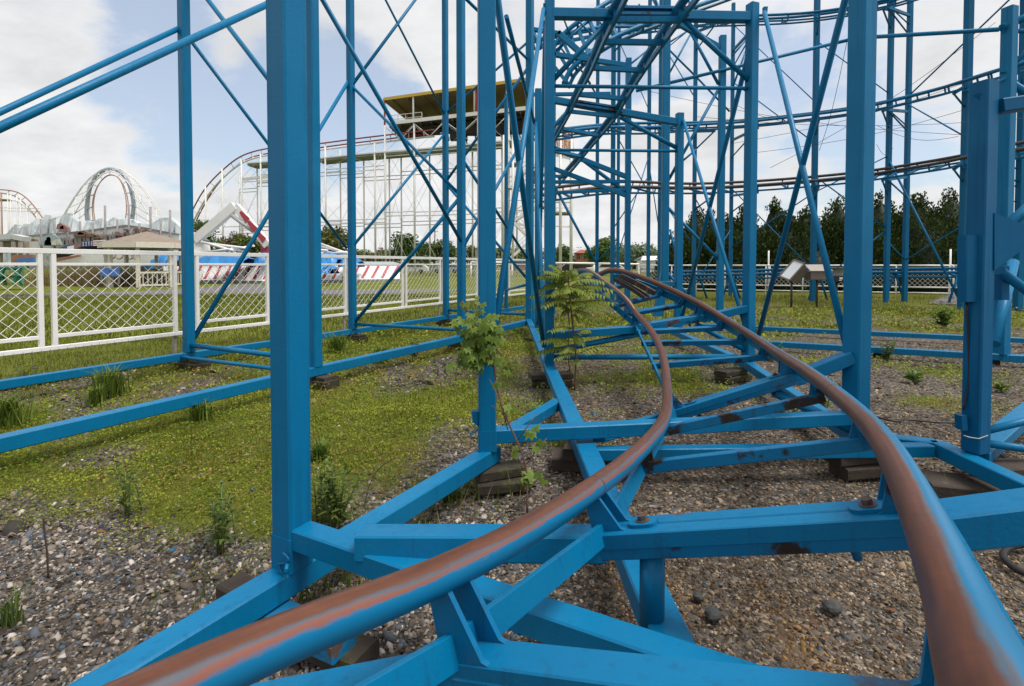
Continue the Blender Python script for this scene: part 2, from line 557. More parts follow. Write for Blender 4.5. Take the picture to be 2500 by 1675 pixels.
def rail_material(name, primer):
    m = bpy.data.materials.new(name)
    m.use_nodes = True
    t = m.node_tree
    b = t.nodes['Principled BSDF']
    uv = N(t, 'ShaderNodeUVMap')
    s = N(t, 'ShaderNodeSeparateXYZ')
    t.links.new(uv.outputs[0], s.inputs[0])
    tco = N(t, 'ShaderNodeTexCoord')
    # the paint wears along the rail: stretch the noise along its length
    mpn = N(t, 'ShaderNodeMapping')
    mpn.inputs['Scale'].default_value = (22, 1.6, 1)
    t.links.new(uv.outputs[0], mpn.inputs[0])
    n = N(t, 'ShaderNodeTexNoise')
    n.inputs['Scale'].default_value = 2.0
    n.inputs['Detail'].default_value = 7
    n.inputs['Roughness'].default_value = 0.62
    t.links.new(mpn.outputs[0], n.inputs[0])
    nf = N(t, 'ShaderNodeTexNoise')
    nf.inputs['Scale'].default_value = 38
    nf.inputs['Detail'].default_value = 6
    t.links.new(tco.outputs['Object'], nf.inputs[0])

    def mm(op, a, bb=None, c=None, clamp=False):
        return wmath(op, a, bb, c, clamp, t)
    ang = mm('MULTIPLY', s.outputs[0], 1.0 / 0.0345)     # angle round the tube, radians
    wob = mm('ADD', mm('MULTIPLY_ADD', n.outputs[0], 0.9, -0.45), mm('MULTIPLY_ADD', nf.outputs[0], 0.22, -0.11))

    def band(c0, half, soft):
        d = mm('ABSOLUTE', mm('SUBTRACT', mm('ADD', ang, wob), c0))
        mr = N(t, 'ShaderNodeMapRange', interpolation_type='SMOOTHSTEP')
        mr.inputs['From Min'].default_value = half + soft
        mr.inputs['From Max'].default_value = half - soft
        t.links.new(d, mr.inputs[0])
        return mr.outputs[0]
    PI2 = math.pi / 2

    def mix(f, a, bcol):
        x = N(t, 'ShaderNodeMix', data_type='RGBA')
        t.links.new(f, x.inputs['Factor'])
        if isinstance(a, tuple):
            x.inputs['A'].default_value = (*a, 1)
        else:
            t.links.new(a, x.inputs['A'])
        if isinstance(bcol, tuple):
            x.inputs['B'].default_value = (*bcol, 1)
        else:
            t.links.new(bcol, x.inputs['B'])
        return x.outputs['Result']
    cr2 = N(t, 'ShaderNodeValToRGB')
    cr2.color_ramp.elements[0].position = 0.3
    cr2.color_ramp.elements[0].color = (0.055, 0.018, 0.009, 1)
    cr2.color_ramp.elements[1].position = 0.72
    cr2.color_ramp.elements[1].color = (0.150, 0.050, 0.022, 1)
    t.links.new(mm('MULTIPLY_ADD', nf.outputs[0], 0.25, mm('MULTIPLY', n.outputs[0], 0.75)), cr2.inputs[0])
    c = mix(band(PI2 + 0.10, 1.20 if primer else 0.1, 0.10), BLUE, (0.20, 0.072, 0.050))       # red primer showing beside the wheel path
    c = mix(band(PI2 + 0.20, 1.02, 0.14), c, (0.075, 0.095, 0.125))         # grey bare edge
    c = mix(band(PI2 + 0.30, 0.92, 0.15), c, cr2.outputs[0])              # rust where the wheels run
    # darker band along the underside of the rail
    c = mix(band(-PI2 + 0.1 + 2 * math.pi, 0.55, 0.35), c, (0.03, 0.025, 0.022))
    t.links.new(c, b.inputs['Base Color'])
    b.inputs['Roughness'].default_value = 0.36
    bp = N(t, 'ShaderNodeBump')
    bp.inputs['Strength'].default_value = 0.12
    bp.inputs['Distance'].default_value = 0.003
    t.links.new(nf.outputs[0], bp.inputs['Height'])
    t.links.new(bp.outputs[0], b.inputs['Normal'])
    M[name] = m


rail_material('worn_rail', True)
rail_material('worn_rail_outer', False)


def ground_material():
    m = bpy.data.materials.new('gravel_ground')
    m.use_nodes = True
    t = m.node_tree
    b = t.nodes['Principled BSDF']
    b.inputs['Roughness'].default_value = 0.92
    b.inputs['Specular IOR Level'].default_value = 0.15
    tco = N(t, 'ShaderNodeTexCoord')
    vor = N(t, 'ShaderNodeTexVoronoi')
    vor.inputs['Scale'].default_value = 52
    t.links.new(tco.outputs['Object'], vor.inputs[0])
    cr_ = N(t, 'ShaderNodeValToRGB')
    els = cr_.color_ramp.elements
    els[0].position, els[0].color = 0.0, (0.028, 0.022, 0.018, 1)
    els[1].position, els[1].color = 1.0, (0.30, 0.26, 0.21, 1)
    for p, c in ((0.25, (0.065, 0.053, 0.042, 1)), (0.5, (0.115, 0.095, 0.074, 1)), (0.72, (0.075, 0.08, 0.09, 1)), (0.88, (0.185, 0.15, 0.115, 1))):
        e = els.new(p)
        e.color = c
    sepc = N(t, 'ShaderNodeSeparateColor')
    t.links.new(vor.outputs['Color'], sepc.inputs[0])
    t.links.new(sepc.outputs[0], cr_.inputs[0])
    nz = N(t, 'ShaderNodeTexNoise')
    nz.inputs['Scale'].default_value = 1.3
    nz.inputs['Detail'].default_value = 6
    t.links.new(tco.outputs['Object'], nz.inputs[0])
    hsv = N(t, 'ShaderNodeHueSaturation')
    mr = N(t, 'ShaderNodeMapRange')
    mr.inputs['From Min'].default_value = 0.3
    mr.inputs['From Max'].default_value = 0.7
    mr.inputs['To Min'].default_value = 0.75
    mr.inputs['To Max'].default_value = 1.2
    t.links.new(nz.outputs[0], mr.inputs[0])
    t.links.new(mr.outputs[0], hsv.inputs['Value'])
    t.links.new(cr_.outputs[0], hsv.inputs['Color'])
    # moss and low weeds cover part of the gravel: the attribute says where
    a = N(t, 'ShaderNodeVertexColor', layer_name='tint')
    sa = N(t, 'ShaderNodeSeparateColor')
    t.links.new(a.outputs[0], sa.inputs[0])
    n2_ = N(t, 'ShaderNodeTexNoise')
    n2_.inputs['Scale'].default_value = 24
    n2_.inputs['Detail'].default_value = 7
    n2_.inputs['Roughness'].default_value = 0.7
    t.links.new(tco.outputs['Object'], n2_.inputs[0])
    gm = N(t, 'ShaderNodeValToRGB')
    ge = gm.color_ramp.elements
    ge[0].position, ge[0].color = 0.28, (0.050, 0.056, 0.005, 1)
    ge[1].position, ge[1].color = 0.72, (0.15, 0.125, 0.040, 1)
    e = ge.new(0.5)
    e.color = (0.100, 0.115, 0.010, 1)
    t.links.new(n2_.outputs[0], gm.inputs[0])
    f = wmath('ADD', sa.outputs[0], wmath('MULTIPLY_ADD', n2_.outputs[0], 0.8, -0.4, t=t), t=t)
    fr = N(t, 'ShaderNodeMapRange', interpolation_type='SMOOTHSTEP')
    fr.inputs['From Min'].default_value = 0.40
    fr.inputs['From Max'].default_value = 0.80
    t.links.new(f, fr.inputs[0])
    mxn = N(t, 'ShaderNodeMix', data_type='RGBA')
    t.links.new(fr.outputs[0], mxn.inputs['Factor'])
    t.links.new(hsv.outputs[0], mxn.inputs['A'])
    t.links.new(gm.outputs[0], mxn.inputs['B'])
    # rusty sand stain under the rails
    mo = N(t, 'ShaderNodeMix', data_type='RGBA')
    t.links.new(wmath('MULTIPLY', sa.outputs[1], wmath('MULTIPLY_ADD', n2_.outputs[0], 1.6, -0.2, clamp=True, t=t), t=t), mo.inputs['Factor'])
    t.links.new(mxn.outputs['Result'], mo.inputs['A'])
    mo.inputs['B'].default_value = (0.26, 0.13, 0.04, 1)
    t.links.new(mo.outputs['Result'], b.inputs['Base Color'])
    bp = N(t, 'ShaderNodeBump')
    bp.inputs['Strength'].default_value = 0.9
    bp.inputs['Distance'].default_value = 0.012
    t.links.new(wmath('MULTIPLY_ADD', vor.outputs['Distance'], -1.0, wmath('MULTIPLY', n2_.outputs[0], 0.8, t=t), t=t), bp.inputs['Height'])
    t.links.new(bp.outputs[0], b.inputs['Normal'])
    M['gravel_ground'] = m


ground_material()


def lawn_material():
    m = bpy.data.materials.new('lawn')
    m.use_nodes = True
    t = m.node_tree
    b = t.nodes['Principled BSDF']
    b.inputs['Roughness'].default_value = 0.9
    b.inputs['Specular IOR Level'].default_value = 0.15
    tco = N(t, 'ShaderNodeTexCoord')
    n = N(t, 'ShaderNodeTexNoise')
    n.inputs['Scale'].default_value = 9
    n.inputs['Detail'].default_value = 9
    n.inputs['Roughness'].default_value = 0.75
    t.links.new(tco.outputs['Object'], n.inputs[0])
    nl = N(t, 'ShaderNodeTexNoise')
    nl.inputs['Scale'].default_value = 0.35
    nl.inputs['Detail'].default_value = 5
    t.links.new(tco.outputs['Object'], nl.inputs[0])
    cr_ = N(t, 'ShaderNodeValToRGB')
    els = cr_.color_ramp.elements
    els[0].position, els[0].color = 0.30, (0.055, 0.072, 0.005, 1)
    els[1].position, els[1].color = 0.72, (0.19, 0.195, 0.03, 1)
    e = els.new(0.5)
    e.color = (0.115, 0.135, 0.012, 1)
    t.links.new(wmath('MULTIPLY_ADD', n.outputs[0], 0.65, wmath('MULTIPLY', nl.outputs[0], 0.35, t=t), t=t), cr_.inputs[0])
    t.links.new(cr_.outputs[0], b.inputs['Base Color'])
    bp = N(t, 'ShaderNodeBump')
    bp.inputs['Strength'].default_value = 0.8
    bp.inputs['Distance'].default_value = 0.04
    t.links.new(n.outputs[0], bp.inputs['Height'])
    t.links.new(bp.outputs[0], b.inputs['Normal'])
    M['lawn'] = m


lawn_material()
mat('asphalt', (0.12, 0.115, 0.12), rough=0.85, var=0.2, vscale=2.5, bump=0.3, bscale=40)

# ---------------------------------------------------------------- ground
def sstep(a, b, x):
    t = np.clip((np.asarray(x, dtype=float) - a) / (b - a), 0, 1)
    return t * t * (3 - 2 * t)


def green(x, y):
    """0 bare gravel .. 1 closed moss and clover"""
    x, y = np.asarray(x, float), np.asarray(y, float)
    left = 1 - sstep(-0.25, 0.75, x - 0.10 * (y - 2))
    right = sstep(1.6, 3.0, x - 0.05 * y)
    mid = np.clip(1 - left - right, 0, 1)
    lv = sstep(1.80, 2.65, y + 0.14 * x) * (0.82 - 0.34 * sstep(-1.1, 0.2, x) * (1 - sstep(4.5, 6, y)))
    mv = 0.10 + 0.46 * sstep(3.9, 5.4, y) + 0.2 * sstep(8, 11, y)
    rv = 0.06 + 0.16 * sstep(3.5, 5, y) + 0.46 * sstep(8.2, 11.5, y)
    return left * lv + mid * mv + right * rv - 0.22 * (1 - sstep(1.7, 2.3, y)) + (fbm(x, y, 1.1) - 0.5) * 1.45 + (vnoise(x, y, 0.22) - 0.5) * 0.30


def bumpz(x, y):
    d = np.hypot(x, y)
    return (fbm(x, y, 0.9) - 0.5) * 0.045 * (1 - sstep(9, 14, d)) - 0.012


def grid_sheet(name, xs, ys, zf, mat_, tint=None):
    X, Y = np.meshgrid(xs, ys)
    nx, ny = len(xs), len(ys)
    P = np.stack([X.ravel(), Y.ravel(), zf(X.ravel(), Y.ravel())], 1)
    i, j = np.meshgrid(np.arange(nx - 1), np.arange(ny - 1))
    a = (j * nx + i).ravel()
    F = np.stack([a, a + 1, a + nx + 1, a + nx], 1)
    return raw_mesh(name, P, F, mat_, colors=None if tint is None else tint(P[:, 0], P[:, 1]), smooth=True)


def spaced(lo, hi, fine_lo, fine_hi, st):
    a = list(np.arange(fine_lo, fine_hi + 1e-6, st))
    x, s = fine_hi, st
    while x < hi:
        s *= 1.35
        x = min(x + s, hi)
        a.append(x)
    x, s = fine_lo, st
    while x > lo:
        s *= 1.35
        x = max(x - s, lo)
        a.insert(0, x)
    return np.array(a)


def gtint(x, y):
    g = np.clip(green(x, y), 0, 1)
    far = sstep(13, 20, np.hypot(x, y))
    g = g * (1 - far) + 0.75 * far
    rust = np.exp(-((x - 0.92 - 0.12 * (y - 1.2)) / 0.10) ** 2) * sstep(0.7, 1.0, y) * (1 - sstep(1.5, 2.6, y)) * 0.5
    rust += np.exp(-(((x - 0.55) / 0.16) ** 2 + ((y - 2.05) / 0.2) ** 2)) * 0.4
    return np.stack([g, rust, 0 * g], 1)


ground = structure(grid_sheet('ground', spaced(-900, 900, -6, 9, 0.10), spaced(-60, 1500, 0.3, 12, 0.10), bumpz, 'gravel_ground', gtint))

# fence line of the coaster yard (white fence on the left): direction and depth along it
D1 = V((math.sin(R(27.15)), math.cos(R(27.15)), 0))
D2 = V((-D1.y, D1.x, 0))
RZ = math.atan2(D1.y, D1.x)


def fence_at(u):
    d = 6.75 * 1445.0 / (1891.0 - u)
    return V(((u - PX) / FPX * d, d, 0))


FA, FB = fence_at(-260), fence_at(1262)
# lawn beyond the white fence
a0 = FA - D1 * 30
b0 = FB + D1 * 60
mb = MB()
nl_ = 40
vv, ff = [], []
for i in range(nl_ + 1):
    p = a0 + (b0 - a0) * (i / nl_)
    for s in (0.15, 3, 8, 16, 40, 160):
        q = p + D2 * s
        vv.append((q.x, q.y, 0.006))
for i in range(nl_):
    for k in range(5):
        a = i * 6 + k
        ff.append((a, a + 6, a + 7, a + 1))
structure(MB().add(vv, ff).build('lawn', 'lawn'))
# asphalt path winding across the lawn
pl = [G(-300, 742), G(0, 729), G(330, 722), G(520, 716), G(660, 716), G(780, 722), G(1000, 716), G(1180, 706)]
pr = [G(-300, 726), G(0, 718), G(330, 712), G(470, 705), G(600, 694), G(720, 700), G(800, 708), G(1000, 706), ]
pr.append(G(1180, 698))
mb = MB()
vv = []
k = 8
for i in range(k):
    a, b = pl[i], pr[min(i, 8)]
    vv += [(a.x, a.y, 0.012), (b.x, b.y, 0.012)]
structure(MB().add(vv, [(2 * i, 2 * i + 2, 2 * i + 3, 2 * i + 1) for i in range(k - 1)]).build('path', 'asphalt'))
# concrete drive beyond the yard on the far right
mb = MB()
q = [G(2260, 742), G(2900, 760), G(2900, 700), G(2380, 698)]
structure(MB().add([(p.x, p.y, 0.010) for p in q], [(0, 1, 2, 3)]).build('drive', 'asphalt'))

# ---------------------------------------------------------------- blue coaster: shared pieces
CW = 0.105
GB = 0.22          # top of the ground beams


def column(root, p, top, w=CW, rz=0.0, base=GB, mat_='blue_paint', name='column', sleeve=True):
    p = V(p)
    up = V((math.cos(rz), math.sin(rz), 0))
    c = MB().beam(V((p.x, p.y, base)), V((p.x, p.y, top)), w, w, up=up, ch=w * 0.07).build(name, mat_, root)
    if sleeve:
        MB().beam(V((p.x, p.y, base - 0.002)), V((p.x, p.y, base + 0.12)), w * 1.05, w * 1.05, up=up, ch=w * 0.05).build('sleeve', mat_, c)
    return c


def pipe(root, a, b, r=0.03, mat_='blue_paint', name='brace', n=10):
    a, b = V(a), V(b)
    t = (b - a).normalized()
    return MB().tube([a, b], r, n).build(name, mat_, root)


def bar(root, a, b, w, h, mat_='blue_paint', name='beam', up=None):
    return MB().beam(V(a), V(b), w, h, up=up).build(name, mat_, root)


def timber(c, rz, L, w, h, label, mat_='timber', group=None):
    c = V(c)
    d = V((math.cos(rz), math.sin(rz), 0))
    o = MB().beam(d * (-L / 2), d * (L / 2), w, h, ch=0.008).build('timber_block', mat_)
    o.location = c
    o.rotation_euler = (random.uniform(-.01, .01), random.uniform(-.015, .015), random.uniform(-.05, .05))
    return tag(o, label, 'timber', group)


# ---------------------------------------------------------------- left rows of columns
cF, cE = G(462, 858, GB), G(770, 894, GB)
cG_, cI = G(861, 802, GB), G(1127, 818, GB)
cH, cI2 = G(1089, 769, GB), G(1293, 779, GB)
cH2 = G(1236, 752, GB)
RLEFT = RZ
TOPZ = 7.6


def lpt(c, u, v):
    """point at column c's depth seen at pixel u,v"""
    return at(u, v, c.y)


bent = thing('support_frame', (cF.x, cF.y, 0), 'pair of tall square blue columns beside the white fence panels, farthest left', 'support frame', 'blue column pairs along the white fence')
column(bent, cF, TOPZ, rz=RLEFT)
column(bent, cE, TOPZ, rz=RLEFT)
pipe(bent, lpt(cF, 462, 842), lpt(cE, 760, 878), 0.030, name='cross_tube')
pipe(bent, lpt(cF, 446, 868) + D1 * -0.08, lpt(cE, 760, 906) + D1 * -0.08, 0.022, name='cross_tube')
pipe(bent, lpt(cF, 462, -60), lpt(cE, 757, 326), 0.028)
p0 = cF - D1 * 2.65
e_ = lpt(cF, 440, 68)
q_ = e_ + (V((p0.x, p0.y, 1.9)) - e_) * ((e_.z - GB) / (e_.z - 1.9))       # down to the ground beam
pipe(bent, q_, e_, 0.031)
p0 = cE - D1 * 2.65
e_ = lpt(cE, 758, -38)
q_ = e_ + (V((p0.x, p0.y, 2.0)) - e_) * ((e_.z - GB) / (e_.z - 2.0))
pipe(bent, q_, e_, 0.031)
pipe(bent, lpt(cF, 462, 94), lpt(cG_, 846, 606), 0.024)
pipe(bent, lpt(cF, 466, 838), lpt(cG_, 852, 196), 0.030)
pipe(bent, lpt(cE, 752, -62), lpt(cI, 1131, 598), 0.027)

bent = thing('support_frame', (cG_.x, cG_.y, 0), 'second pair of tall blue columns along the fence, behind the nearest left column', 'support frame', 'blue column pairs along the white fence')
column(bent, cG_, TOPZ, rz=RLEFT)
column(bent, cI, TOPZ, rz=RLEFT)
pipe(bent, lpt(cG_, 866, 791), lpt(cI, 1118, 805), 0.028, name='cross_tube')
pipe(bent, lpt(cG_, 861, 212), lpt(cI, 1122, 475), 0.025)
pipe(bent, lpt(cG_, 868, 784), lpt(cI, 1120, 486), 0.030)
pipe(bent, lpt(cG_, 861, 206), lpt(cH, 1086, -98), 0.028)
pipe(bent, lpt(cG_, 866, 596), lpt(cH, 1084, 328), 0.026)
pipe(bent, lpt(cG_, 862, -155), lpt(cH, 1086, 282), 0.020)
pipe(bent, lpt(cI, 1131, 392), lpt(cI2, 1288, 632), 0.026)
pipe(bent, lpt(cI, 1132, 600), lpt(cI2, 1286, 324), 0.028)
pipe(bent, lpt(cI, 1130, -10), lpt(cI2, 1287, 144), 0.026)
MB().beam(lpt(cI, 1131, 588), lpt(cI, 1131, 622), 0.16, 0.012, up=D2).build('gusset', 'blue_paint', bent)

bent = thing('support_frame', (cH.x, cH.y, 0), 'third pair of blue columns along the fence, seen left of the overhead track', 'support frame', 'blue column pairs along the white fence')
column(bent, cH, TOPZ, rz=RLEFT)
column(bent, cI2, TOPZ, w=0.13, rz=RLEFT)
pipe(bent, lpt(cH, 1094, 757), lpt(cI2, 1290, 768), 0.03, name='cross_tube')
pipe(bent, lpt(cH, 1091, 440), lpt(cI2, 1287, 168), 0.030)
pipe(bent, lpt(cH, 1093, 274), lpt(cI2, 1287, 104), 0.024)
pipe(bent, lpt(cH, 1092, 452), lpt(cI2, 1288, 682), 0.028)
pipe(bent, lpt(cH2, 1236, 708), lpt(cI2, 1290, 694), 0.028, name='cross_tube')
MB().plate([lpt(cI2, 1286, 680), lpt(cI2, 1300, 680), lpt(cI2, 1306, 790), lpt(cI2, 1286, 790)], D1, 0.08).build('foot', 'blue_paint', bent)

bent = thing('support_column', (cH2.x, cH2.y, 0), 'slim blue column in front of the fence behind the long light brace', 'column')
column(bent, cH2, 5.5, w=0.075, rz=RLEFT, name='post')
pipe(bent, lpt(cH2, 1236, 640), lpt(cH2, 1290, 640), 0.022, name='cross_tube')

# the long ground beams under these rows
l0a, l0b = cF - D1 * 6, cH2 + D1 * 1.0
o = thing('ground_beam', (cF.x, cF.y, 0), 'long blue ground beam nearest the white fence', 'ground beam')
prev = l0a
for c in (cF, cG_, cH, cH2, l0b):
    bar(o, V((prev.x, prev.y, GB - 0.05)), V((c.x, c.y, GB - 0.05)), 0.085, 0.085, name='beam')
    prev = c
o = thing('ground_beam', (cE.x, cE.y, 0), 'second blue ground beam running through the weeds behind the nearest left column', 'ground beam')
prev = cE - D1 * 6
for c in (cE, cI, cI2):
    bar(o, V((prev.x, prev.y, GB - 0.05)), V((c.x, c.y, GB - 0.05)), 0.10, 0.10, name='beam')
    prev = c

for c, nm in ((cF, 'leftmost fence-side column'), (cE, 'column just right of the nearest left column'), (cG_, 'second fence-side column'), (cI, 'column behind the leafy vine'), (cH, 'third fence-side column')):
    timber((c.x + D1.x * 0.05, c.y + D1.y * 0.05, GB - 0.10 - 0.042), RZ + math.pi / 2, 0.36, 0.17, 0.075, 'upper weathered timber block under the ' + nm)
    timber((c.x + D1.x * 0.03, c.y + D1.y * 0.03, 0.032), RZ + math.pi / 2 + 0.1, 0.42, 0.19, 0.085, 'lower weathered timber block under the ' + nm, 'timber_mossy')

# ---------------------------------------------------------------- near track: stations of the two rails
ST = [(-0.56, 0.335, 0.85, 0.20, 0.15, 1.06), (-0.354, 0.68, 0.776, 0.37, 0.39, 0.977),
      (-0.147, 0.955, 0.703, 0.515, 0.579, 0.909), (0.267, 1.612, 0.592, 0.942, 1.254, 0.830), (0.612, 2.256, 0.515, 1.318, 1.958, 0.745),
      (0.906, 2.984, 0.419, 1.609, 2.760, 0.715), (1.117, 3.659, 0.374, 1.824, 3.449, 0.684), (1.334, 4.477, 0.464, 2.087, 4.284, 0.654),
      (1.421, 5.040, 0.566, 2.206, 4.944, 0.685), (1.415, 5.344, 0.662, 2.207, 5.407, 0.753), (1.348, 5.615, 0.781, 2.119, 5.812, 0.863),
      (1.318, 5.669, 0.842, 2.020, 6.042, 0.936), (1.254, 5.751, 0.934, 1.851, 6.275, 1.035), (1.057, 5.912, 1.104, 1.543, 6.543, 1.174),
      (0.900, 5.990, 1.217, 1.285, 6.691, 1.230), (0.80, 6.02, 1.228, 1.13, 6.79, 1.150), (0.67, 6.08, 1.16, 0.98, 6.90, 1.01), (0.55, 6.14, 1.03, 0.82, 7.00, 0.85)]
SL = [V(s[:3]) for s in ST]
SR = [V(s[3:]) for s in ST]


def spline(P, sub):
    out = []
    n = len(P)
    for i in range(n - 1):
        p0, p1, p2, p3 = P[max(i - 1, 0)], P[i], P[i + 1], P[min(i + 2, n - 1)]
        # centripetal-like: chord-scaled tangents keep uneven stations smooth
        l1 = max((p2 - p1).length, 1e-4)
        l0 = max((p1 - p0).length, 1e-4)
        l2 = max((p3 - p2).length, 1e-4)
        m1 = ((p2 - p1) / l1 * l0 + (p1 - p0) / l0 * l1) / (l0 + l1) * l1 if i else (p2 - p1)
        m2 = ((p3 - p2) / l2 * l1 + (p2 - p1) / l1 * l2) / (l1 + l2) * l1 if i < n - 2 else (p2 - p1)
        for k in range(sub):
            t = k / sub
            out.append(p1 * (2 * t ** 3 - 3 * t * t + 1) + m1 * (t ** 3 - 2 * t * t + t) + p2 * (-2 * t ** 3 + 3 * t * t) + m2 * (t ** 3 - t * t))
    out.append(P[-1])
    return out


def smooth_line(P, it, keep=0):
    P = [p.copy() for p in P]
    for _ in range(it):
        Q = [p.copy() for p in P]
        for i in range(1, len(P) - 1):
            Q[i] = P[i] * 0.5 + (P[i - 1] + P[i + 1]) * 0.25
        P = Q
    return P


SUB = 10
LL = smooth_line(spline(SL, SUB), 14)
LR = smooth_line(spline(SR, SUB), 14)


def stn(i, side):
    return (LL if side == 'L' else LR)[i * SUB]


def frame(i):
    a, b = stn(i, 'L'), stn(i, 'R')
    lat = (b - a).normalized()
    t = (LL[min(i * SUB + 3, len(LL) - 1)] - LL[max(i * SUB - 3, 0)] + LR[min(i * SUB + 3, len(LR) - 1)] - LR[max(i * SUB - 3, 0)]).normalized()
    up = lat.cross(t).normalized()
    return a, b, lat, t, up


track = thing('track_section', (0.9, 3.2, 0), 'rust-topped blue coaster track curving low over the gravel in the foreground', 'coaster track')
RR = 0.0345
for line, nm in ((LL, 'L'), (LR, 'R')):
    mb = MB().tube(line, RR, 20)
    if nm == 'R':       # wheels wear the inner side of this rail
        mb.uv = [[(c[0] - 0.025, c[1]) for c in f] for f in mb.uv]
    o = mb.build('rail', 'worn_rail' if nm == 'L' else 'worn_rail_outer', track)
    o['label'] = ('inner rail, rust and red primer showing through blue paint' if nm == 'L' else 'outer rail, rusted brown along its top')
    for s_ in ((3.05, 6.3) if nm == 'L' else (4.4, 7.7)):
        i = int(s_ * SUB)
        t = (line[i + 1] - line[i]).normalized()
        MB().cyl(line[i] - t * 0.003, line[i] + t * 0.003, RR * 1.018, n=20).build('weld_seam', 'bolt_rust', o)

CH = 0.135        # depth of the lower chord under the rail
BIG = (2, 3, 6, 10, 14)
pts, ups_ = [], []
for i in range(1 * SUB, 14 * SUB + 1, 5):
    lat = (LR[i] - LL[i]).normalized()
    t = (LR[i + 1] - LR[i - 1]).normalized()
    u_ = lat.cross(t).normalized()
    pts.append(LR[i] - u_ * 0.095 + lat * 0.040)
    ups_.append(u_)
MB().sweep([(0.010, -0.042), (0.010, 0.042), (-0.010, 0.042), (-0.010, -0.042)], pts, ups_).build('lower_chord', 'blue_paint', track)
for side in ('L',):
    pts = []
    for i in BIG:
        a, b, lat, t, up = frame(i)
        pts.append(((a if side == 'L' else b) - up * CH, up))
    first = frame(1)
    pts.insert(0, ((first[0] if side == 'L' else first[1]) - first[4] * CH, first[4]))
    for k in range(len(pts) - 1):
        (p, u1), (q, u2) = pts[k], pts[k + 1]
        MB().beam(p, q, 0.018, 0.062, up=(u1 + u2).normalized()).build('lower_chord', 'blue_paint', track)

for i in (4, 5, 7, 8, 9, 11, 12, 13, 15):
    a, b, lat, t, up = frame(i)

    def chord_pt(side):
        # the chord is straight between the big cross beams
        lo = max(k for k in BIG if k <= i) if i < 14 else 14
        hi = min([k for k in BIG if k >= i] or [14])
        if side == 'R':
            return b - up * CH
        if lo == hi:
            return (a if side == 'L' else b) - up * CH
        fa, fb = frame(lo), frame(hi)
        p = (fa[0] if side == 'L' else fa[1]) - fa[4] * CH
        q = (fb[0] if side == 'L' else fb[1]) - fb[4] * CH
        base = a if side == 'L' else b
        k = (base - p).dot(q - p) / (q - p).length_squared
        return p + (q - p) * min(max(k, 0), 1)
    ca, cb = chord_pt('L'), chord_pt('R')
    e = (cb - ca).normalized()
    tie = MB().beam(ca - e * 0.02, cb + e * 0.02, 0.05, 0.05, up=up).build('tie', 'blue_grimy', track)
    for rp, cp in ((a, ca), (b, cb)):
        st = MB()
        tt = t * 0.028
        # flared stub plate between the chord and the rail
        st.plate([cp - tt * 0.9 - up * 0.02, cp + tt * 0.9 - up * 0.02, rp + tt * 1.7 - up * RR * 0.6, rp - tt * 1.7 - up * RR * 0.6], e, 0.024)
        st.build('stub', 'blue_grimy', track)
        st = MB().plate([cp + (rp - cp) * 0.1, cp + (rp - cp) * 0.1 + (cb - ca) * (0.06 if rp is a else -0.06), rp - up * RR * 0.7], t, 0.014)
        st.build('gusset', 'blue_grimy', track)

# the two dark brake channels between the rails at the crest
for dx, hgt in ((0.42, 0.02), (0.62, 0.06)):
    pts = []
    for i in range(11 * SUB + 6, 13 * SUB + 3, 3):
        p = lerp(LL[i], LR[i], dx)
        pts.append(p + V((0, 0, -0.05 + hgt)))
    mb = MB()
    if hgt < 0.05:
        mb.sweep([(0.055, -0.008), (0.055, 0.035), (0.04, 0.035), (0.04, 0.008), (-0.04, 0.008), (-0.04, 0.035), (-0.055, 0.035), (-0.055, -0.008)], pts)
    else:
        mb.sweep([(0.022, -0.035), (0.022, 0.025), (-0.022, 0.025), (-0.022, -0.035)], pts)
    o = mb.build('brake_channel', 'dark_channel', track)
    o['label'] = 'dark greasy channel bolted between the rails at the crest'


def bolt_plate(root, c, x, y, z, s=0.046):
    """rounded clamp plate with a hex bolt; x,y,z unit axes, z out of the surface"""
    mb = MB()
    pr = []
    for k in range(16):
        a = 2 * math.pi * k / 16
        ca_, sa_ = math.cos(a), math.sin(a)
        q = 0.62
        pr.append(c + x * (s * 0.95 * math.copysign(abs(ca_) ** q, ca_)) + y * (s * 0.68 * math.copysign(abs(sa_) ** q, sa_)))
    mb.plate([p + z * 0.005 for p in pr], z, 0.010)
    o = mb.build('clamp_plate', 'blue_stained', root)
    MB().cyl(c + z * 0.010, c + z * 0.013, s * 0.44, n=18).build('washer', 'bolt_rust', o)
    MB().cyl(c + z * 0.013, c + z * 0.026, s * 0.31, n=6, smooth=False).build('bolt', 'bolt_rust', o)
    return o


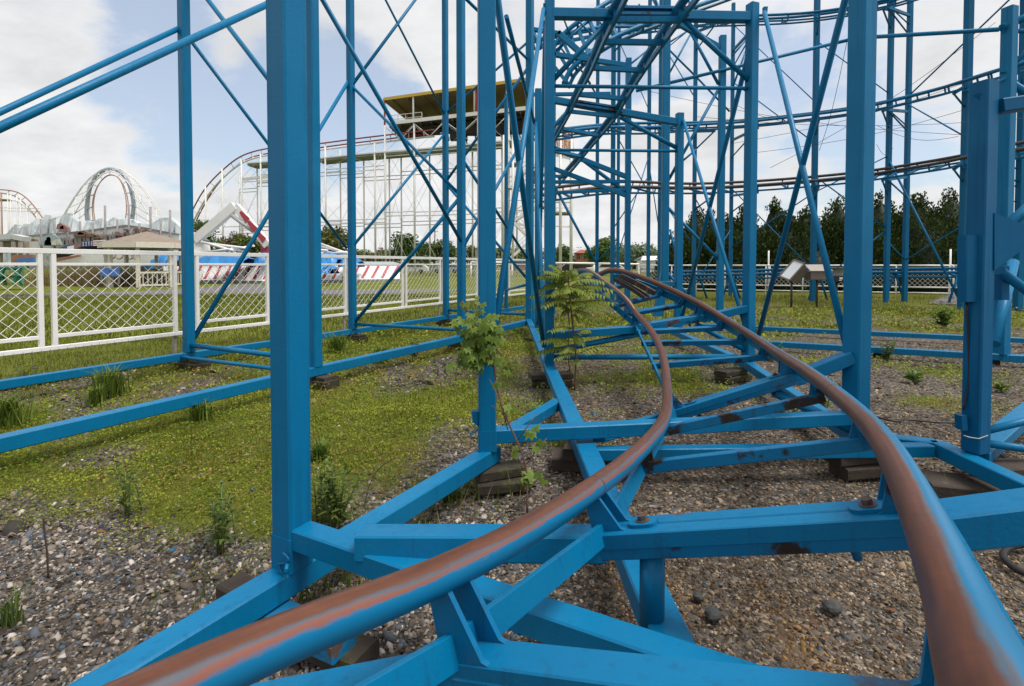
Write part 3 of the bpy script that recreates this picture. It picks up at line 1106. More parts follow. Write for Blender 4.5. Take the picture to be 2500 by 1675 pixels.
def crossbeam(root, i, left_end=None, right_end=None, drop=0.175, w=0.122, h=0.095, ext=(0.06, 0.06), bolts=True):
    """banked double-channel beam that carries both rails at station i"""
    a, b, lat, t, up = frame(i)
    t = V((0, 0, 1)).cross(lat).normalized()
    up = lat.cross(t).normalized()
    p, q = a - up * drop, b - up * drop
    if left_end is not None:
        e = (q - V(left_end)).normalized()
    else:
        e = lat
    pl_ = V(left_end) if left_end is not None else p - lat * ext[0]
    qr_ = V(right_end) if right_end is not None else q + lat * ext[1]
    up2 = t.cross(e).normalized()
    if up2.z < 0:
        up2 = -up2
    root_b = MB().beam(p - lat * 0.05, q + lat * 0.05, w * 0.96, h * 0.55, up=up).build('cross_beam', 'blue_grimy', root)
    if not bolts:
        MB().beam(p - lat * 0.05 + up * (h * 0.30), q + lat * 0.05 + up * (h * 0.30), w * 0.9, h * 0.5, up=up).build('channel', 'blue_stained', root_b)
    for sgn in (-1, 1) if bolts else ():
        MB().beam(p - lat * 0.05 + t * sgn * (w * 0.26) + up * (h * 0.30), q + lat * 0.05 + t * sgn * (w * 0.26) + up * (h * 0.30), w * 0.47, h * 0.5, up=up).build('channel', 'blue_stained', root_b)
    if left_end is not None:
        MB().beam(p - lat * 0.02, pl_, w * 0.9, h * 0.86, up=up).build('beam_arm', 'blue_paint', root_b)
    if right_end is not None:
        MB().beam(q + lat * 0.02, qr_, w * 0.9, h * 0.86, up=up).build('beam_arm', 'blue_paint', root_b)
    # saddles: a pair of gusset plates each side under each rail, clamp plate and bolt
    for rp, bp_, sg in ((a, p, 1), (b, q, -1)):
        for st_ in (-0.032, 0.032):
            MB().plate([bp_ + up * h * 0.5 + t * st_ - lat * 0.03 * sg, bp_ + up * h * 0.5 + t * st_ + lat * 0.085 * sg, bp_ + up * h * 0.5 + t * st_ + lat * 0.062 * sg + up * 0.010,
                        rp - up * RR * 0.55 + t * st_ + lat * 0.018 * sg, rp - up * RR * 0.55 + t * st_ - lat * 0.03 * sg], t, 0.012).build('saddle', 'blue_grimy', root_b)
        if not bolts:
            continue
        bolt_plate(root_b, bp_ + lat * (0.125 if sg > 0 else 0.085) * sg + up * (h * 0.552), lat, t, up)
        MB().cyl(bp_ + lat * 0.145 * sg - up * h * 0.27, bp_ + lat * 0.145 * sg - up * (h * 0.27 + 0.045), 0.014, 0.011, n=8).build('bolt_end', 'blue_grimy', root_b)
    return root_b, p, q


# bent that carries the nearest cross beam; only its beam is in view
crossbeam(track, 2, left_end=(-0.55, 0.99, 0.40), right_end=(1.05, 0.42, 0.70), drop=0.20, w=0.088, bolts=False)

# ---------------------------------------------------------------- nearest bent: column A on the left, beams to the right
cA, cB = G(714, 1376, GB), G(1189, 1096, GB)
near = thing('support_frame', (cA.x, cA.y, 0), 'nearest square blue column at left with its banked bolted cross beam', 'support frame')
column(near, cA, 3.2, w=0.098, rz=RZ)
ML = V((D1.y, -D1.x, 0))          # to the right across the rows
zb = 0.335
pA = V((cA.x, cA.y, zb)) + ML * 0.05
bar(near, pA, pA + ML * 2.1, 0.085, 0.075, name='lower_beam')
b1, p1, q1 = crossbeam(near, 3, left_end=pA + ML * 0.28 + V((0, 0, 0.045)), right_end=V((1.62, 1.02, 0.865)))
# short round post from the cross beam down to the ground beam
gp = lerp(p1, q1, 0.17)
MB().cyl((gp.x, gp.y, GB - 0.01), (gp.x, gp.y, gp.z - 0.03), 0.037, n=20).build('post', 'blue_paint', near)
# R-clip through the foot of the column
cc = V((cA.x, cA.y, GB + 0.045)) - D1 * 0.052 + ML * 0.03
pts = [cc + ML * (0.03 * math.sin(a_)) * (1 if a_ < 4.2 else 0.5) + V((0, 0, 0.035 - 0.012 * a_)) - D1 * 0.012 for a_ in np.linspace(0, 7.2, 24)]
MB().tube(pts, 0.0045, 6).build('spring_clip', 'blue_shaded', near)
pipe(near, cc + ML * -0.01 + D1 * 0.02, cc + ML * 0.05 - D1 * 0.04, 0.007, name='pin', n=8)

# long ground beam through A and B
o = thing('ground_beam', (cA.x, cA.y, 0), 'wide blue ground beam running from the lower left corner past two columns', 'ground beam')
gd = (cB - cA)
gd.z = 0
gd.normalize()
bar(o, V((cA.x, cA.y, GB - 0.045)) - gd * 2.6, V((cB.x, cB.y, GB - 0.045)) + gd * 0.08, 0.095, 0.09, name='beam')

timber(V((cA.x, cA.y, 0.092)) + ML * 0.12 - gd * 0.09, RZ - math.pi / 2 + 0.02, 0.44, 0.11, 0.065, 'paint-splashed blue timber under the nearest left column', 'timber_painted')
timber(V((cA.x, cA.y, 0.027)) + ML * 0.16 - gd * 0.05, RZ - math.pi / 2 + 0.08, 0.46, 0.12, 0.065, 'bare brown timber beneath the paint-splashed one at the nearest column', 'timber_mossy')
timber(V((cA.x, cA.y, 0.092)) - ML * 0.17 - gd * 0.06, RZ - math.pi / 2 - 0.03, 0.20, 0.11, 0.06, 'dark timber end left of the nearest left column', 'timber')

# ---------------------------------------------------------------- second bent: B - N
N_ = V((2.25, 3.33, 0))
bn = thing('support_frame', (cB.x, cB.y, 0), 'second blue frame: column behind the leafy vine and wide column at right', 'support frame')
rB = math.atan2(N_.y - cB.y, N_.x - cB.x)
column(bn, cB, 3.6, w=0.098, rz=rB)
column(bn, N_, 3.6, w=0.118, rz=rB + 0.22, sleeve=False)
mdir = V((math.cos(rB), math.sin(rB), 0))
bar(bn, V((cB.x, cB.y, 0.30)) + mdir * 0.05, V((N_.x, N_.y, 0.30)) - mdir * 0.05, 0.085, 0.08, name='lower_beam')
b4, p4, q4 = crossbeam(bn, 6, left_end=at(1460, 1064, 3.20), right_end=at(2080, 870, 3.33))
pipe(bn, lerp(p4, q4, 0.86) - V((0, 0, 0.05)), at(2074, 1046, 3.33), 0.033)
pipe(bn, at(2100, -140, 3.33), at(1850, 826, 5.72), 0.025)          # dark long brace to the foot of the next frame
pipe(bn, at(1196, -140, cB.y), at(1326, 838, 5.5), 0.024)
# small bracket and spring clip on column B
pb = V((cB.x, cB.y, 0.42)) - mdir * 0.06
MB().plate([pb + V((0, 0, 0.03)) + mdir * 0.012, pb + V((0, 0, 0.03)) - mdir * 0.03, pb + V((0, 0, -0.03)) - mdir * 0.022, pb + V((0, 0, -0.06)) + mdir * 0.012], V((0, 1, 0)), 0.05).build('bracket', 'blue_paint', bn)
pts = [pb + V((0.012 * math.sin(a_ * 2) - 0.01 * a_, -0.03, -0.07 - 0.035 * a_ / 3)) for a_ in np.linspace(0, 3.2, 14)]
MB().tube(pts, 0.004, 6).build('spring_clip', 'blue_paint', bn)

timber((cB.x + 0.07, cB.y - 0.01, 0.095), rB + 0.25, 0.28, 0.13, 0.06, 'upper weathered plank under the column with the leafy vine', 'timber_mossy')
timber((cB.x + 0.09, cB.y - 0.04, 0.033), rB + 0.1, 0.31, 0.15, 0.062, 'lower weathered plank under the column with the leafy vine', 'timber_mossy')
timber((N_.x - 0.12, N_.y - 0.18, 0.115), rB + 0.03, 0.34, 0.14, 0.07, 'upper plank under the wide right-hand column', 'timber')
timber((N_.x - 0.09, N_.y - 0.20, 0.04), rB - 0.03, 0.33, 0.15, 0.07, 'lower plank under the wide right-hand column', 'timber')

# ---------------------------------------------------------------- third bent: C - J
cC, cJ = G(1340, 889, GB), V((2.66, 5.74, GB))
cj = thing('support_frame', (cC.x, cC.y, 0), 'blue portal frame with top beam carrying the overhead track', 'support frame')
rC = math.atan2(cJ.y - cC.y, cJ.x - cC.x)
column(cj, cC, at(1345, -60, cC.y).z, w=0.098, rz=rC)
column(cj, cJ, at(1843, 10, cJ.y).z, w=0.105, rz=rC + 0.25)


def cjp(u, v):
    k = (u - 1345) / (1838 - 1345)
    return at(u, v, lerp(cC.y, cJ.y, k))


bar(cj, cjp(1348, 34), cjp(1832, 43), 0.10, 0.10, name='top_beam')
mb = MB()
for dz in (0.016, -0.05):
    mb.beam(cjp(1490, 30) + V((0, -0.075, dz)), cjp(1676, 32) + V((0, -0.075, dz)), 0.04, 0.03)
mb.build('clamp_channel', 'blue_grimy', cj)
pipe(cj, cjp(1348, 210), cjp(1832, 216), 0.020, name='cross_tube')
pipe(cj, cjp(1494, 42), cjp(1346, 200), 0.029)
pipe(cj, cjp(1666, 46), cjp(1838, 206), 0.029)
pipe(cj, cjp(1350, 872), cjp(1800, 871), 0.030, name='cross_tube')
b8, p8, q8 = crossbeam(cj, 10, left_end=cjp(1352, 818), right_end=cjp(1826, 752))
pipe(cj, lerp(p8, q8, 0.92) - V((0, 0, 0.05)), cjp(1826, 858), 0.032)
pipe(cj, lerp(p8, q8, 0.05) - V((0, 0, 0.06)), cjp(1352, 856), 0.032)
pipe(cj, cjp(1333, 28) - V((0.03, 0.05, 0)), at(1208, 806, cB.y + 0.03), 0.022)
pipe(cj, at(1866, 30, cJ.y - 0.05), at(2066, 842, 3.38), 0.023)
for u_, v_, c_ in ((1330, 10, cC), (1867, 18, cJ)):
    MB().plate([at(u_ - 4, v_, c_.y), at(u_ + 6, v_, c_.y), at(u_ + 3, v_ + 26, c_.y), at(u_ - 3, v_ + 26, c_.y)], V((0, 1, 0)), 0.04).build('bracket', 'blue_paint', cj)

timber((cC.x + 0.02, cC.y - 0.02, 0.098), rC + 0.06, 0.46, 0.17, 0.055, 'upper dark timber under the frame beside the sapling', 'timber')
timber((cC.x + 0.03, cC.y - 0.02, 0.03), rC - 0.04, 0.42, 0.18, 0.075, 'lower dark timber under the frame beside the sapling', 'timber_mossy')
timber((cJ.x - 0.20, cJ.y - 0.02, 0.095), rC + 0.5, 0.40, 0.16, 0.06, 'upper timber under the right foot of the portal frame', 'timber_mossy')
timber((cJ.x - 0.18, cJ.y - 0.04, 0.03), rC + 0.4, 0.42, 0.17, 0.065, 'lower timber under the right foot of the portal frame', 'timber_mossy')
pk = G(1300, 838)
o = timber((pk.x, pk.y, 0.05), 2.4, 0.30, 0.06, 0.03, 'loose dark broken board lying behind the frame column', 'timber')
o.rotation_euler = (0.1, 0.12, 0.3)

# ground beams that tie the bents together along the track
o = thing('ground_beam', (cC.x, cC.y, 0), 'blue ground beam running from the sapling frame towards the camera', 'ground beam')
e1 = G(1640, 1585, GB - 0.03)
s1 = V((cC.x, cC.y, GB - 0.03))
gdir = (e1 - s1)
gdir.z = 0
gdir.normalize()
MB().beam(s1 + gdir * -5.0, s1, 0.10, 0.085).build('beam', 'blue_paint', o)
MB().beam(s1, s1 + gdir * (e1 - s1).length * 1.12, 0.115, 0.09).build('beam', 'blue_paint', o)
st1, st2 = G(1362, 985, GB - 0.035), G(1236, 1062, GB - 0.035)
MB().beam(st1, st2, 0.085, 0.075).build('strut', 'blue_paint', o)
o = thing('ground_beam', (cJ.x, cJ.y, 0), 'blue ground beam under the right-hand columns of the track frames', 'ground beam')
k1 = G(1640, 808, GB - 0.05)
j1 = V((cJ.x, cJ.y, GB - 0.05))
n1_ = V((N_.x, N_.y - 0.02, GB - 0.05))
x1 = G(2285, 1092, GB - 0.05)
x2 = G(2640, 1258, GB - 0.05)
for a_, b_ in ((k1, j1), (j1, n1_), (n1_, x1), (x1, x2)):
    MB().beam(a_, b_, 0.095, 0.085).build('beam', 'blue_paint', o)
s2a, s2b = G(1440, 1107, GB - 0.05), G(2270, 1098, GB - 0.05)
MB().beam(s2a, s2b, 0.075, 0.07).build('cross_strut', 'blue_paint', o)

tb = G(1400, 1135)
timber((tb.x + 0.02, tb.y, 0.125), 1.35, 0.34, 0.14, 0.07, 'upper brown timber under the ground beam behind the joint of the inner rail', 'timber')
timber((tb.x + 0.06, tb.y - 0.03, 0.045), -0.1, 0.40, 0.2, 0.09, 'lower dark timber under the ground beam behind the joint of the inner rail', 'timber')

# ---------------------------------------------------------------- fourth and fifth bents further back
cK, cKp = G(1655, 800, GB), G(1313, 800, GB)
kk = thing('support_frame', (cK.x, cK.y, 0), 'blue frame behind the portal, its sloping beam clamped under the overhead track', 'support frame')
column(kk, cK, at(1656, 277, cK.y).z, w=0.115, rz=0.1)
column(kk, cKp, at(1314, 218, cKp.y).z, w=0.105, rz=0.05)


def kp(u, v):
    return at(u, v, lerp(cKp.y, cK.y, (u - 1314) / 341.0))


bar(kk, kp(1316, 238), kp(1652, 298), 0.10, 0.11, name='top_beam')
mb = MB()
for dz in (0.03, -0.03):
    mb.beam(kp(1392, 252) + V((0, -0.08, dz)), kp(1518, 272) + V((0, -0.08, dz)), 0.05, 0.035)
mb.build('clamp_channel', 'blue_grimy', kk)
pipe(kk, kp(1316, 366), kp(1652, 369), 0.025, name='cross_tube')
pipe(kk, kp(1514, 286), kp(1650, 360), 0.036)
pipe(kk, kp(1396, 262), kp(1318, 345), 0.036)
pipe(kk, at(1668, 292, cK.y - 0.05), at(1820, 800, cJ.y), 0.024)
pipe(kk, at(1830, 120, cJ.y - 0.02), at(1664, 780, cK.y), 0.029)
pipe(kk, at(1308, 300, cKp.y - 0.05), at(1328, 846, cC.y - 0.05), 0.026)
pipe(kk, at(1332, 50, cC.y + 0.04), at(1313, 790, cKp.y - 0.05), 0.026)
pipe(kk, at(1236, 40, 6.0), at(1304, 300, cKp.y), 0.028)
MB().plate([at(1663, 284, cK.y), at(1669, 284, cK.y), at(1668, 302, cK.y), at(1663, 304, cK.y)], V((0, 1, 0)), 0.04).build('bracket', 'blue_paint', kk)
bar(kk, kp(1560, 693), kp(1650, 693), 0.08, 0.08, name='lower_beam')

YM = 11.2
mm_ = thing('support_frame', at(1531, 770, YM) * 1.0, 'blue frame deeper in, with two sloping beams below the overhead track', 'support frame')
mm_.location.z = 0
cM, cMp = at(1531, 766, YM), at(1350, 766, YM)
column(mm_, cM, at(1531, 143, YM).z, w=0.115)
column(mm_, cMp, at(1350, 100, YM).z, w=0.10)
mp_ = lambda u, v: at(u, v, YM)
bar(mm_, mp_(1352, 362), mp_(1528, 431), 0.10, 0.10, name='sloping_beam')
bar(mm_, mp_(1352, 412), mp_(1528, 477), 0.10, 0.09, name='sloping_beam')
pipe(mm_, mp_(1419, 388), mp_(1528, 470), 0.04)
bar(mm_, mp_(1352, 133), mp_(1530, 160), 0.10, 0.10, name='top_beam')
bar(mm_, mp_(1300, 231), mp_(1490, 229), 0.08, 0.07, name='cross_beam')
bar(mm_, mp_(1300, 445), mp_(1530, 443), 0.09, 0.07, name='cross_beam')
bar(mm_, mp_(1354, 471), mp_(1530, 463), 0.09, 0.06, name='cross_beam')
bar(mm_, mp_(1362, 80), mp_(1432, 142), 0.09, 0.12, name='clamp_beam')
bar(mm_, mp_(1300, 72), mp_(1368, 82), 0.09, 0.08, name='cross_beam')
pipe(mm_, mp_(1356, 458), mp_(1453, 640), 0.030)
pipe(mm_, mp_(1300, 76), mp_(1320, 120), 0.05)

YQ = 10.8
qq = thing('support_frame', at(1620, 770, YQ), 'blue frame with a splayed foot and leaning braces, right of centre', 'support frame')
qq.location.z = 0
cQ, cR = at(1622, 700, YQ), at(1757, 772, YQ)
column(qq, cQ, 8.5, w=0.145, base=cQ.z, sleeve=False)
MB().plate([at(1614, 660, YQ), at(1632, 660, YQ), at(1618, 772, YQ), at(1594, 772, YQ)], V((0, 1, 0)), 0.12).build('foot', 'blue_paint', qq)
column(qq, cR, at(1759, 88, YQ).z, w=0.125)
qp = lambda u, v: at(u, v, YQ)
bar(qq, qp(1652, 56), qp(1758, 116), 0.1, 0.085, name='sloping_beam')
pipe(qq, qp(1688, 82), qp(1754, 206), 0.032)
pipe(qq, qp(1752, 222), qp(1632, 440), 0.032)
pipe(qq, qp(1553, 222), at(2070, 98, 10.6), 0.034, name='long_tube')
pipe(qq, qp(1632, 508), qp(1760, 640), 0.03)
pipe(qq, qp(1664, 395), qp(1700, 365), 0.022)
pipe(qq, qp(1630, 668), qp(1700, 740), 0.032)
pipe(qq, qp(1636, 560), qp(1655, 650), 0.024)
for a_, b_ in (((1632, 105), (1676, 77)), ((1634, 179), (1685, 85)), ((1634, 122), (1700, 188)), ((1700, 188), (1781, 272)), ((1788, 136), (1830, 87)), ((1790, 210), (1832, 94)), ((1540, 156), (1578, 125)), ((1500, 125), (1560, 65)), ((1412, 51), (1457, 98)),
               ((1465, 55), (1480, 78)), ((1514, 0), (1548, 50)), ((1560, 10), (1575, 60)), ((1600, 0), (1612, 40)), ((1376, 45), (1395, 95)), ((1360, 120), (1440, 45)), ((1404, 150), (1442, 205)), ((1370, 118), (1412, 172)), ((1430, 190), (1453, 226)), ((1400, 160), (1440, 120))):
    MB().tube([at(*a_, 11.6), at(*b_, 11.9)], 0.022, 6).build('tie_rod', 'blue_paint', qq)

# ---------------------------------------------------------------- overhead track and the upper curve
def track_from(root, PL, PR, r=0.05, chord=0.17, every=2, tie=0.06, mat_='blue_far', railmat=None, n=8, sub=6, stub=True):
    A = smooth_line(spline(PL, sub), 6)
    B = smooth_line(spline(PR, sub), 6)
    MB().tube(A, r, n).build('rail', railmat or mat_, root)
    MB().tube(B, r, n).build('rail', railmat or mat_, root)
    m = len(A)
    ups = []
    for i in range(m):
        t = (A[min(i + 1, m - 1)] - A[max(i - 1, 0)]).normalized()
        l = (B[i] - A[i]).normalized()
        u = l.cross(t).normalized()
        if u.z < 0:
            u = -u
        ups.append(u)
    for side in (A, B):
        MB().sweep([(tie * .3, -tie * .5), (tie * .3, tie * .5), (-tie * .3, tie * .5), (-tie * .3, -tie * .5)], [side[i] - ups[i] * chord for i in range(m)], ups).build('lower_chord', mat_, root)
    for i in range(1, m - 1, every):
        a, b = A[i] - ups[i] * chord, B[i] - ups[i] * chord
        MB().beam(a, b, tie, tie, up=ups[i], ch=0).build('tie', mat_, root)
        if stub:
            for s in (A, B):
                MB().beam(s[i] - ups[i] * chord, s[i], tie * 0.7, tie * 0.5, up=(B[i] - A[i]), ch=0).build('stub', mat_, root)
    return A, B


ov = thing('track_section', at(1440, 150, 7.5), 'blue track overhead, seen from below like a ladder', 'coaster track')
PL = [at(1545, -80, 4.6), at(1508, 0, 5.3), at(1490, 36, 5.65), at(1463, 100, 6.4), at(1441, 156, 7.1), at(1410, 217, 8.0), at(1396, 250, 8.7), at(1378, 288, 9.4), at(1356, 330, 10.1), at(1330, 388, 11.1), at(1300, 430, 12.2)]
PRr = [at(1730, -80, 4.6), at(1670, 0, 5.3), at(1645, 36, 5.65), at(1600, 104, 6.4), at(1563, 163, 7.1), at(1525, 228, 8.0), at(1508, 262, 8.7), at(1475, 306, 9.4), at(1440, 350, 10.1), at(1401, 396, 11.1), at(1366, 436, 12.2)]
track_from(ov, PL, PRr, r=0.048, chord=0.15, every=7, tie=0.058, mat_='blue_paint')

up_ = thing('track_section', at(1500, 90, 11.5), 'highest blue track curving across the top centre behind the portal beam', 'coaster track')
PL = [at(1376, 205, 11.2), at(1392, 172, 11.2), at(1414, 150, 11.2), at(1446, 125, 11.3), at(1500, 91, 11.5), at(1585, 56, 11.8), at(1679, 22, 12.3), at(1800, -20, 13), at(1900, -60, 13.5)]
PRr = [at(1330, 150, 12.0), at(1356, 107, 12.0), at(1383, 76, 12.0), at(1414, 52, 12.0), at(1463, 18, 12.2), at(1530, -20, 12.6), at(1640, -70, 13.2), at(1780, -110, 13.8), at(1880, -140, 14.2)]
track_from(up_, PL, PRr, r=0.055, chord=0.16, every=4, tie=0.07, mat_='blue_paint')

# ---------------------------------------------------------------- the spiral of tracks on the right
HX = [(1290, 15.0), (1360, 15.6), (1440, 16.4), (1517, 17.2), (1664, 18.9), (1800, 19.4), (1970, 18.8), (2135, 18.0), (2211, 17.4), (2354, 15.5), (2452, 14.1), (2530, 12.9), (2640, 11.6)]
LV = {
    'lowest': ([470, 462, 452, 447, 453, 449, 437, 420, 408, 384, 362, 348, 330], 'blue_far', 'lowest of three blue tracks sweeping round on the right, its top rail brown'),
    'middle': ([330, 322, 312, 306, 304, 299, 282, 258, 241, 204, 172, 146, 110], 'blue_far', 'middle of three blue tracks sweeping round on the right'),
    'top': ([110, 95, 80, 66, 56, 52, 44, 16, -2, -60, -110, -150, -200], 'blue_far', 'topmost of three blue tracks sweeping round on the right'),
}
hel = {}
ctr = V((8.6, 14.0, 0))
for key, (vs__, mt, lab) in LV.items():
    outer, inner = [], []
    for (u, d), v in zip(HX, vs__):
        p = at(u, v, d)
        w = (V((p.x, p.y, 0)) - ctr)
        if u < 1500:
            w = V((-0.2, 1.0, 0))
        w.normalize()
        outer.append(p + V((0, 0, 0.06)))
        inner.append(p - w * 0.85 + V((0, 0, -0.20)))
    root = thing('track_section', (outer[5].x, outer[5].y, outer[5].z), lab, 'coaster track', 'sweeping tracks on the right')
    hel[key] = track_from(root, outer, inner, r=0.05, chord=0.20, every=3, tie=0.06, mat_='blue_far', railmat='dark_channel' if key == 'lowest' else None)

far_cols = [
    (1457, 700, 19.0, 0.13, -40, 'far blue column standing between the brick house and the round tree'),
    (1495, 706, 18.0, 0.16, -40, 'far blue column right of the round tree, left of a close pair'),
    (1508, 712, 17.0, 0.10, -40, 'far blue column, right one of the close pair by the round tree'),
    (1582, 712, 19.0, 0.13, -40, 'far blue column in front of the white shed, left one'),
    (1608, 706, 21.0, 0.11, -40, 'far blue column in front of the white shed, right one'),
    (1693, 714, 19.5, 0.14, 10, 'far blue column left end of the conifer row'),
    (1783, 706, 21.5, 0.14, 8, 'far blue column left of the portal frame foot, before the conifers'),
    (1984, 728, 18.4, 0.18, -40, 'far blue column above the floodlights'),
    (2163, 730, 17.8, 0.16, -60, 'left of two close far blue columns right of the wide column'),
    (2208, 728, 18.2, 0.16, -60, 'right of two close far blue columns right of the wide column'),
    (2349, 746, 15.0, 0.20, -60, 'far blue column just left of the junction-box column'),
    (2485, 742, 14.5, 0.20, -60, 'far blue column at the right edge'),
]
fc = []
for u, vb, d, w, vt, lab in far_cols:
    b_ = at(u, vb, d)
    b_.z = -0.03
    root = thing('support_column', (b_.x, b_.y, 0), lab, 'column', 'far columns of the blue coaster')
    column(root, b_, at(u, vt, d).z, w=w * 0.9, base=-0.03, mat_='blue_far', sleeve=False, name='post')
    fc.append((root, b_, u, d))


def rod(i, v0, j, v1, r=0.022, name='brace'):
    ra, a, ua, da = fc[i]
    rb_, b, ub, db = fc[j]
    pipe(ra, V((a.x, a.y, at(ua, v0, da).z)), V((b.x, b.y, at(ub, v1, db).z)), r, 'blue_far', name, 6)


rod(5, 480, 6, 640)
rod(5, 700, 6, 560)
rod(6, 605, 7, 470)
rod(6, 460, 7, 660)
rod(6, 200, 7, 350)
rod(6, 60, 7, 250, 0.018)
rod(7, 430, 8, 560)
rod(7, 470, 8, 380)
rod(7, 700, 8, 560)
rod(7, 100, 8, 230, 0.018)
rod(8, 270, 9, 310)
rod(8, 590, 9, 635)
rod(8, 390, 10, 745, 0.035)
rod(9, 635, 10, 550)
rod(9, 255, 10, 335)
rod(9, 235, 11, -40, 0.025)
rod(9, 62, 8, 20)
rod(10, 490, 11, 492, 0.02)
rod(10, 335, 11, 420, 0.02)
rod(4, 480, 5, 600, 0.02)
rod(3, 400, 4, 560, 0.02)
rod(1, 560, 3, 430, 0.02)
rod(0, 640, 1, 600, 0.03)
rod(2, 340, 3, 470, 0.02)
rod(2, 100, 4, 330, 0.016)
rod(3, 380, 2, 620, 0.02)
rod(4, 130, 5, 60, 0.02)
rod(5, 240, 4, 100, 0.02)
rod(11, 460, 10, 410, 0.02)
# short brackets that hold the sweeping tracks to their columns
for idx in (5, 6, 7, 8, 9, 10, 11):
    ra, a, ua, da = fc[idx]
    for key in ('lowest', 'middle', 'top'):
        A, B = hel[key]
        i = min(range(len(A)), key=lambda k: (A[k].x - a.x) ** 2 + (A[k].y - a.y) ** 2)
        p = A[i] - V((0, 0, 0.24))
        q = B[i] - V((0, 0, 0.26))
        MB().beam(V((a.x, a.y, p.z)), q, 0.07, 0.09, ch=0).build('bracket', 'blue_far', ra)
        MB().tube([V((a.x, a.y, p.z - 0.7)), q], 0.028, 6).build('knee_brace', 'blue_far', ra)

# low track that runs along the far fence
lo_ = thing('track_section', at(1950, 662, 18.5), 'low blue track running along the far chain-link fence', 'coaster track')
PL = [at(1640, 664, 20.5), at(1750, 662, 20.3), at(1850, 660, 20.0), at(2000, 655, 19.8), at(2150, 657, 19.2), at(2340, 655, 18.0), at(2600, 652, 16.5)]
PRr = [p + V((-0.1, -0.8, -0.12)) for p in PL]
track_from(lo_, PL, PRr, r=0.05, chord=0.17, every=4, tie=0.06, mat_='blue_far')
for u, d in ((1700, 20.0), (1780, 19.8), (1990, 19.4), (2175, 18.6), (2330, 17.6)):
    p = at(u, 664, d)
    for s in (-1, 1):
        MB().tube([V((p.x, p.y - 0.2, p.z)), V((p.x + s * 0.35, p.y - 0.2, -0.02))], 0.04, 6).build('leg', 'blue_far', lo_)
# ground rails seen far right
o = thing('ground_beam', G(2300, 820), 'farther of two parallel blue ground beams crossing the gravel at right', 'ground beam')
bar(o, G(1700, 795, 0.10), G(2700, 840, 0.10), 0.09, 0.08, name='beam')
o = thing('ground_beam', G(2300, 864), 'nearer of two parallel blue ground beams crossing the gravel at right', 'ground beam')
bar(o, G(1868, 839, 0.10), G(2700, 886, 0.10), 0.09, 0.085, name='beam')
for u in (1890, 2150, 2420):
    p = G(u, 852 + (u - 1868) * 0.055)
    timber((p.x, p.y, 0.02), 0.9, 0.3, 0.16, 0.075, 'thin dark timber under the right ground beams, %s' % {1890: 'left one', 2150: 'middle one', 2420: 'right one'}[u], 'timber_mossy')

# ---------------------------------------------------------------- right-hand near columns
cO = G(2381, 1097, GB + 0.01)
oo = thing('support_frame', (cO.x, cO.y, 0), 'blue column with shade painted into its colour, junction box and gusset, at the right edge', 'support frame')
rO = R(18)
column(oo, cO, at(2420, 201, cO.y).z, w=0.098, rz=rO, mat_='blue_shaded', sleeve=False)
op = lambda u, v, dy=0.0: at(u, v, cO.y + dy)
bar(oo, op(2432, 262), op(2620, 236), 0.10, 0.075, 'blue_shaded', 'top_beam')
MB().plate([op(2424, 520, -0.03), op(2505, 552, -0.03), op(2560, 560, -0.03), op(2424, 660, -0.03)], V((0.3, 1, 0)), 0.03).build('gusset', 'blue_shaded', oo)
MB().beam(op(2363, 574), op(2363, 736), 0.075, 0.065, up=V((0, 1, 0))).build('junction_box', 'blue_shaded', oo)
MB().beam(op(2446, 650, 0.12), op(2446, 732, 0.12), 0.05, 0.05, up=V((0, 1, 0))).build('junction_box', 'blue_shaded', oo)
pipe(oo, op(2448, 560, 0.05), op(2600, 430, 0.3), 0.030, 'blue_paint')
pipe(oo, op(2440, 660, 0.05), op(2600, 780, 0.3), 0.028, 'blue_paint')
pipe(oo, op(2405, 1052), op(2620, 1000, 0.1), 0.022)
pipe(oo, op(2405, 1082), op(2620, 1112, 0.0), 0.022)
pipe(oo, op(2475, 640, 1.4), op(2428, 840, 0.9), 0.036, 'blue_paint')
MB().plate([op(2378, 232), op(2398, 226), op(2398, 268), op(2392, 286), op(2386, 264)], V((0, 1, 0)), 0.05).build('hook', 'blue_shaded', oo)
pts = [op(2360, 738), op(2366, 860), op(2364, 940), op(2352, 1000)]
MB().tube(smooth_line(spline(pts, 6), 4), 0.006, 6).build('cable', 'rubber', oo)
pts = [op(2352, 1063, -0.065), op(2368, 1068, -0.075), op(2390, 1071, -0.07), op(2412, 1063, -0.05)]
MB().tube(pts, 0.0025, 6).build('wire_tie', 'galvanised', oo)
MB().beam(op(2345, 1012), op(2348, 1048), 0.035, 0.05).build('bracket', 'blue_shaded', oo)
a_ = G(2372, 1105, GB - 0.035)
MB().beam(a_ + V((-0.03, -0.06, 0)), G(2600, 930, GB - 0.035), 0.12, 0.07).build('base_beam', 'blue_paint', oo)
timber((cO.x + 0.16, cO.y - 0.02, 0.12), 0.1, 0.32, 0.16, 0.07, 'upper brown timber under the junction-box column', 'timber')
timber((cO.x - 0.05, cO.y - 0.10, 0.04), -0.3, 0.55, 0.24, 0.08, 'lower dark timber under the junction-box column', 'timber')

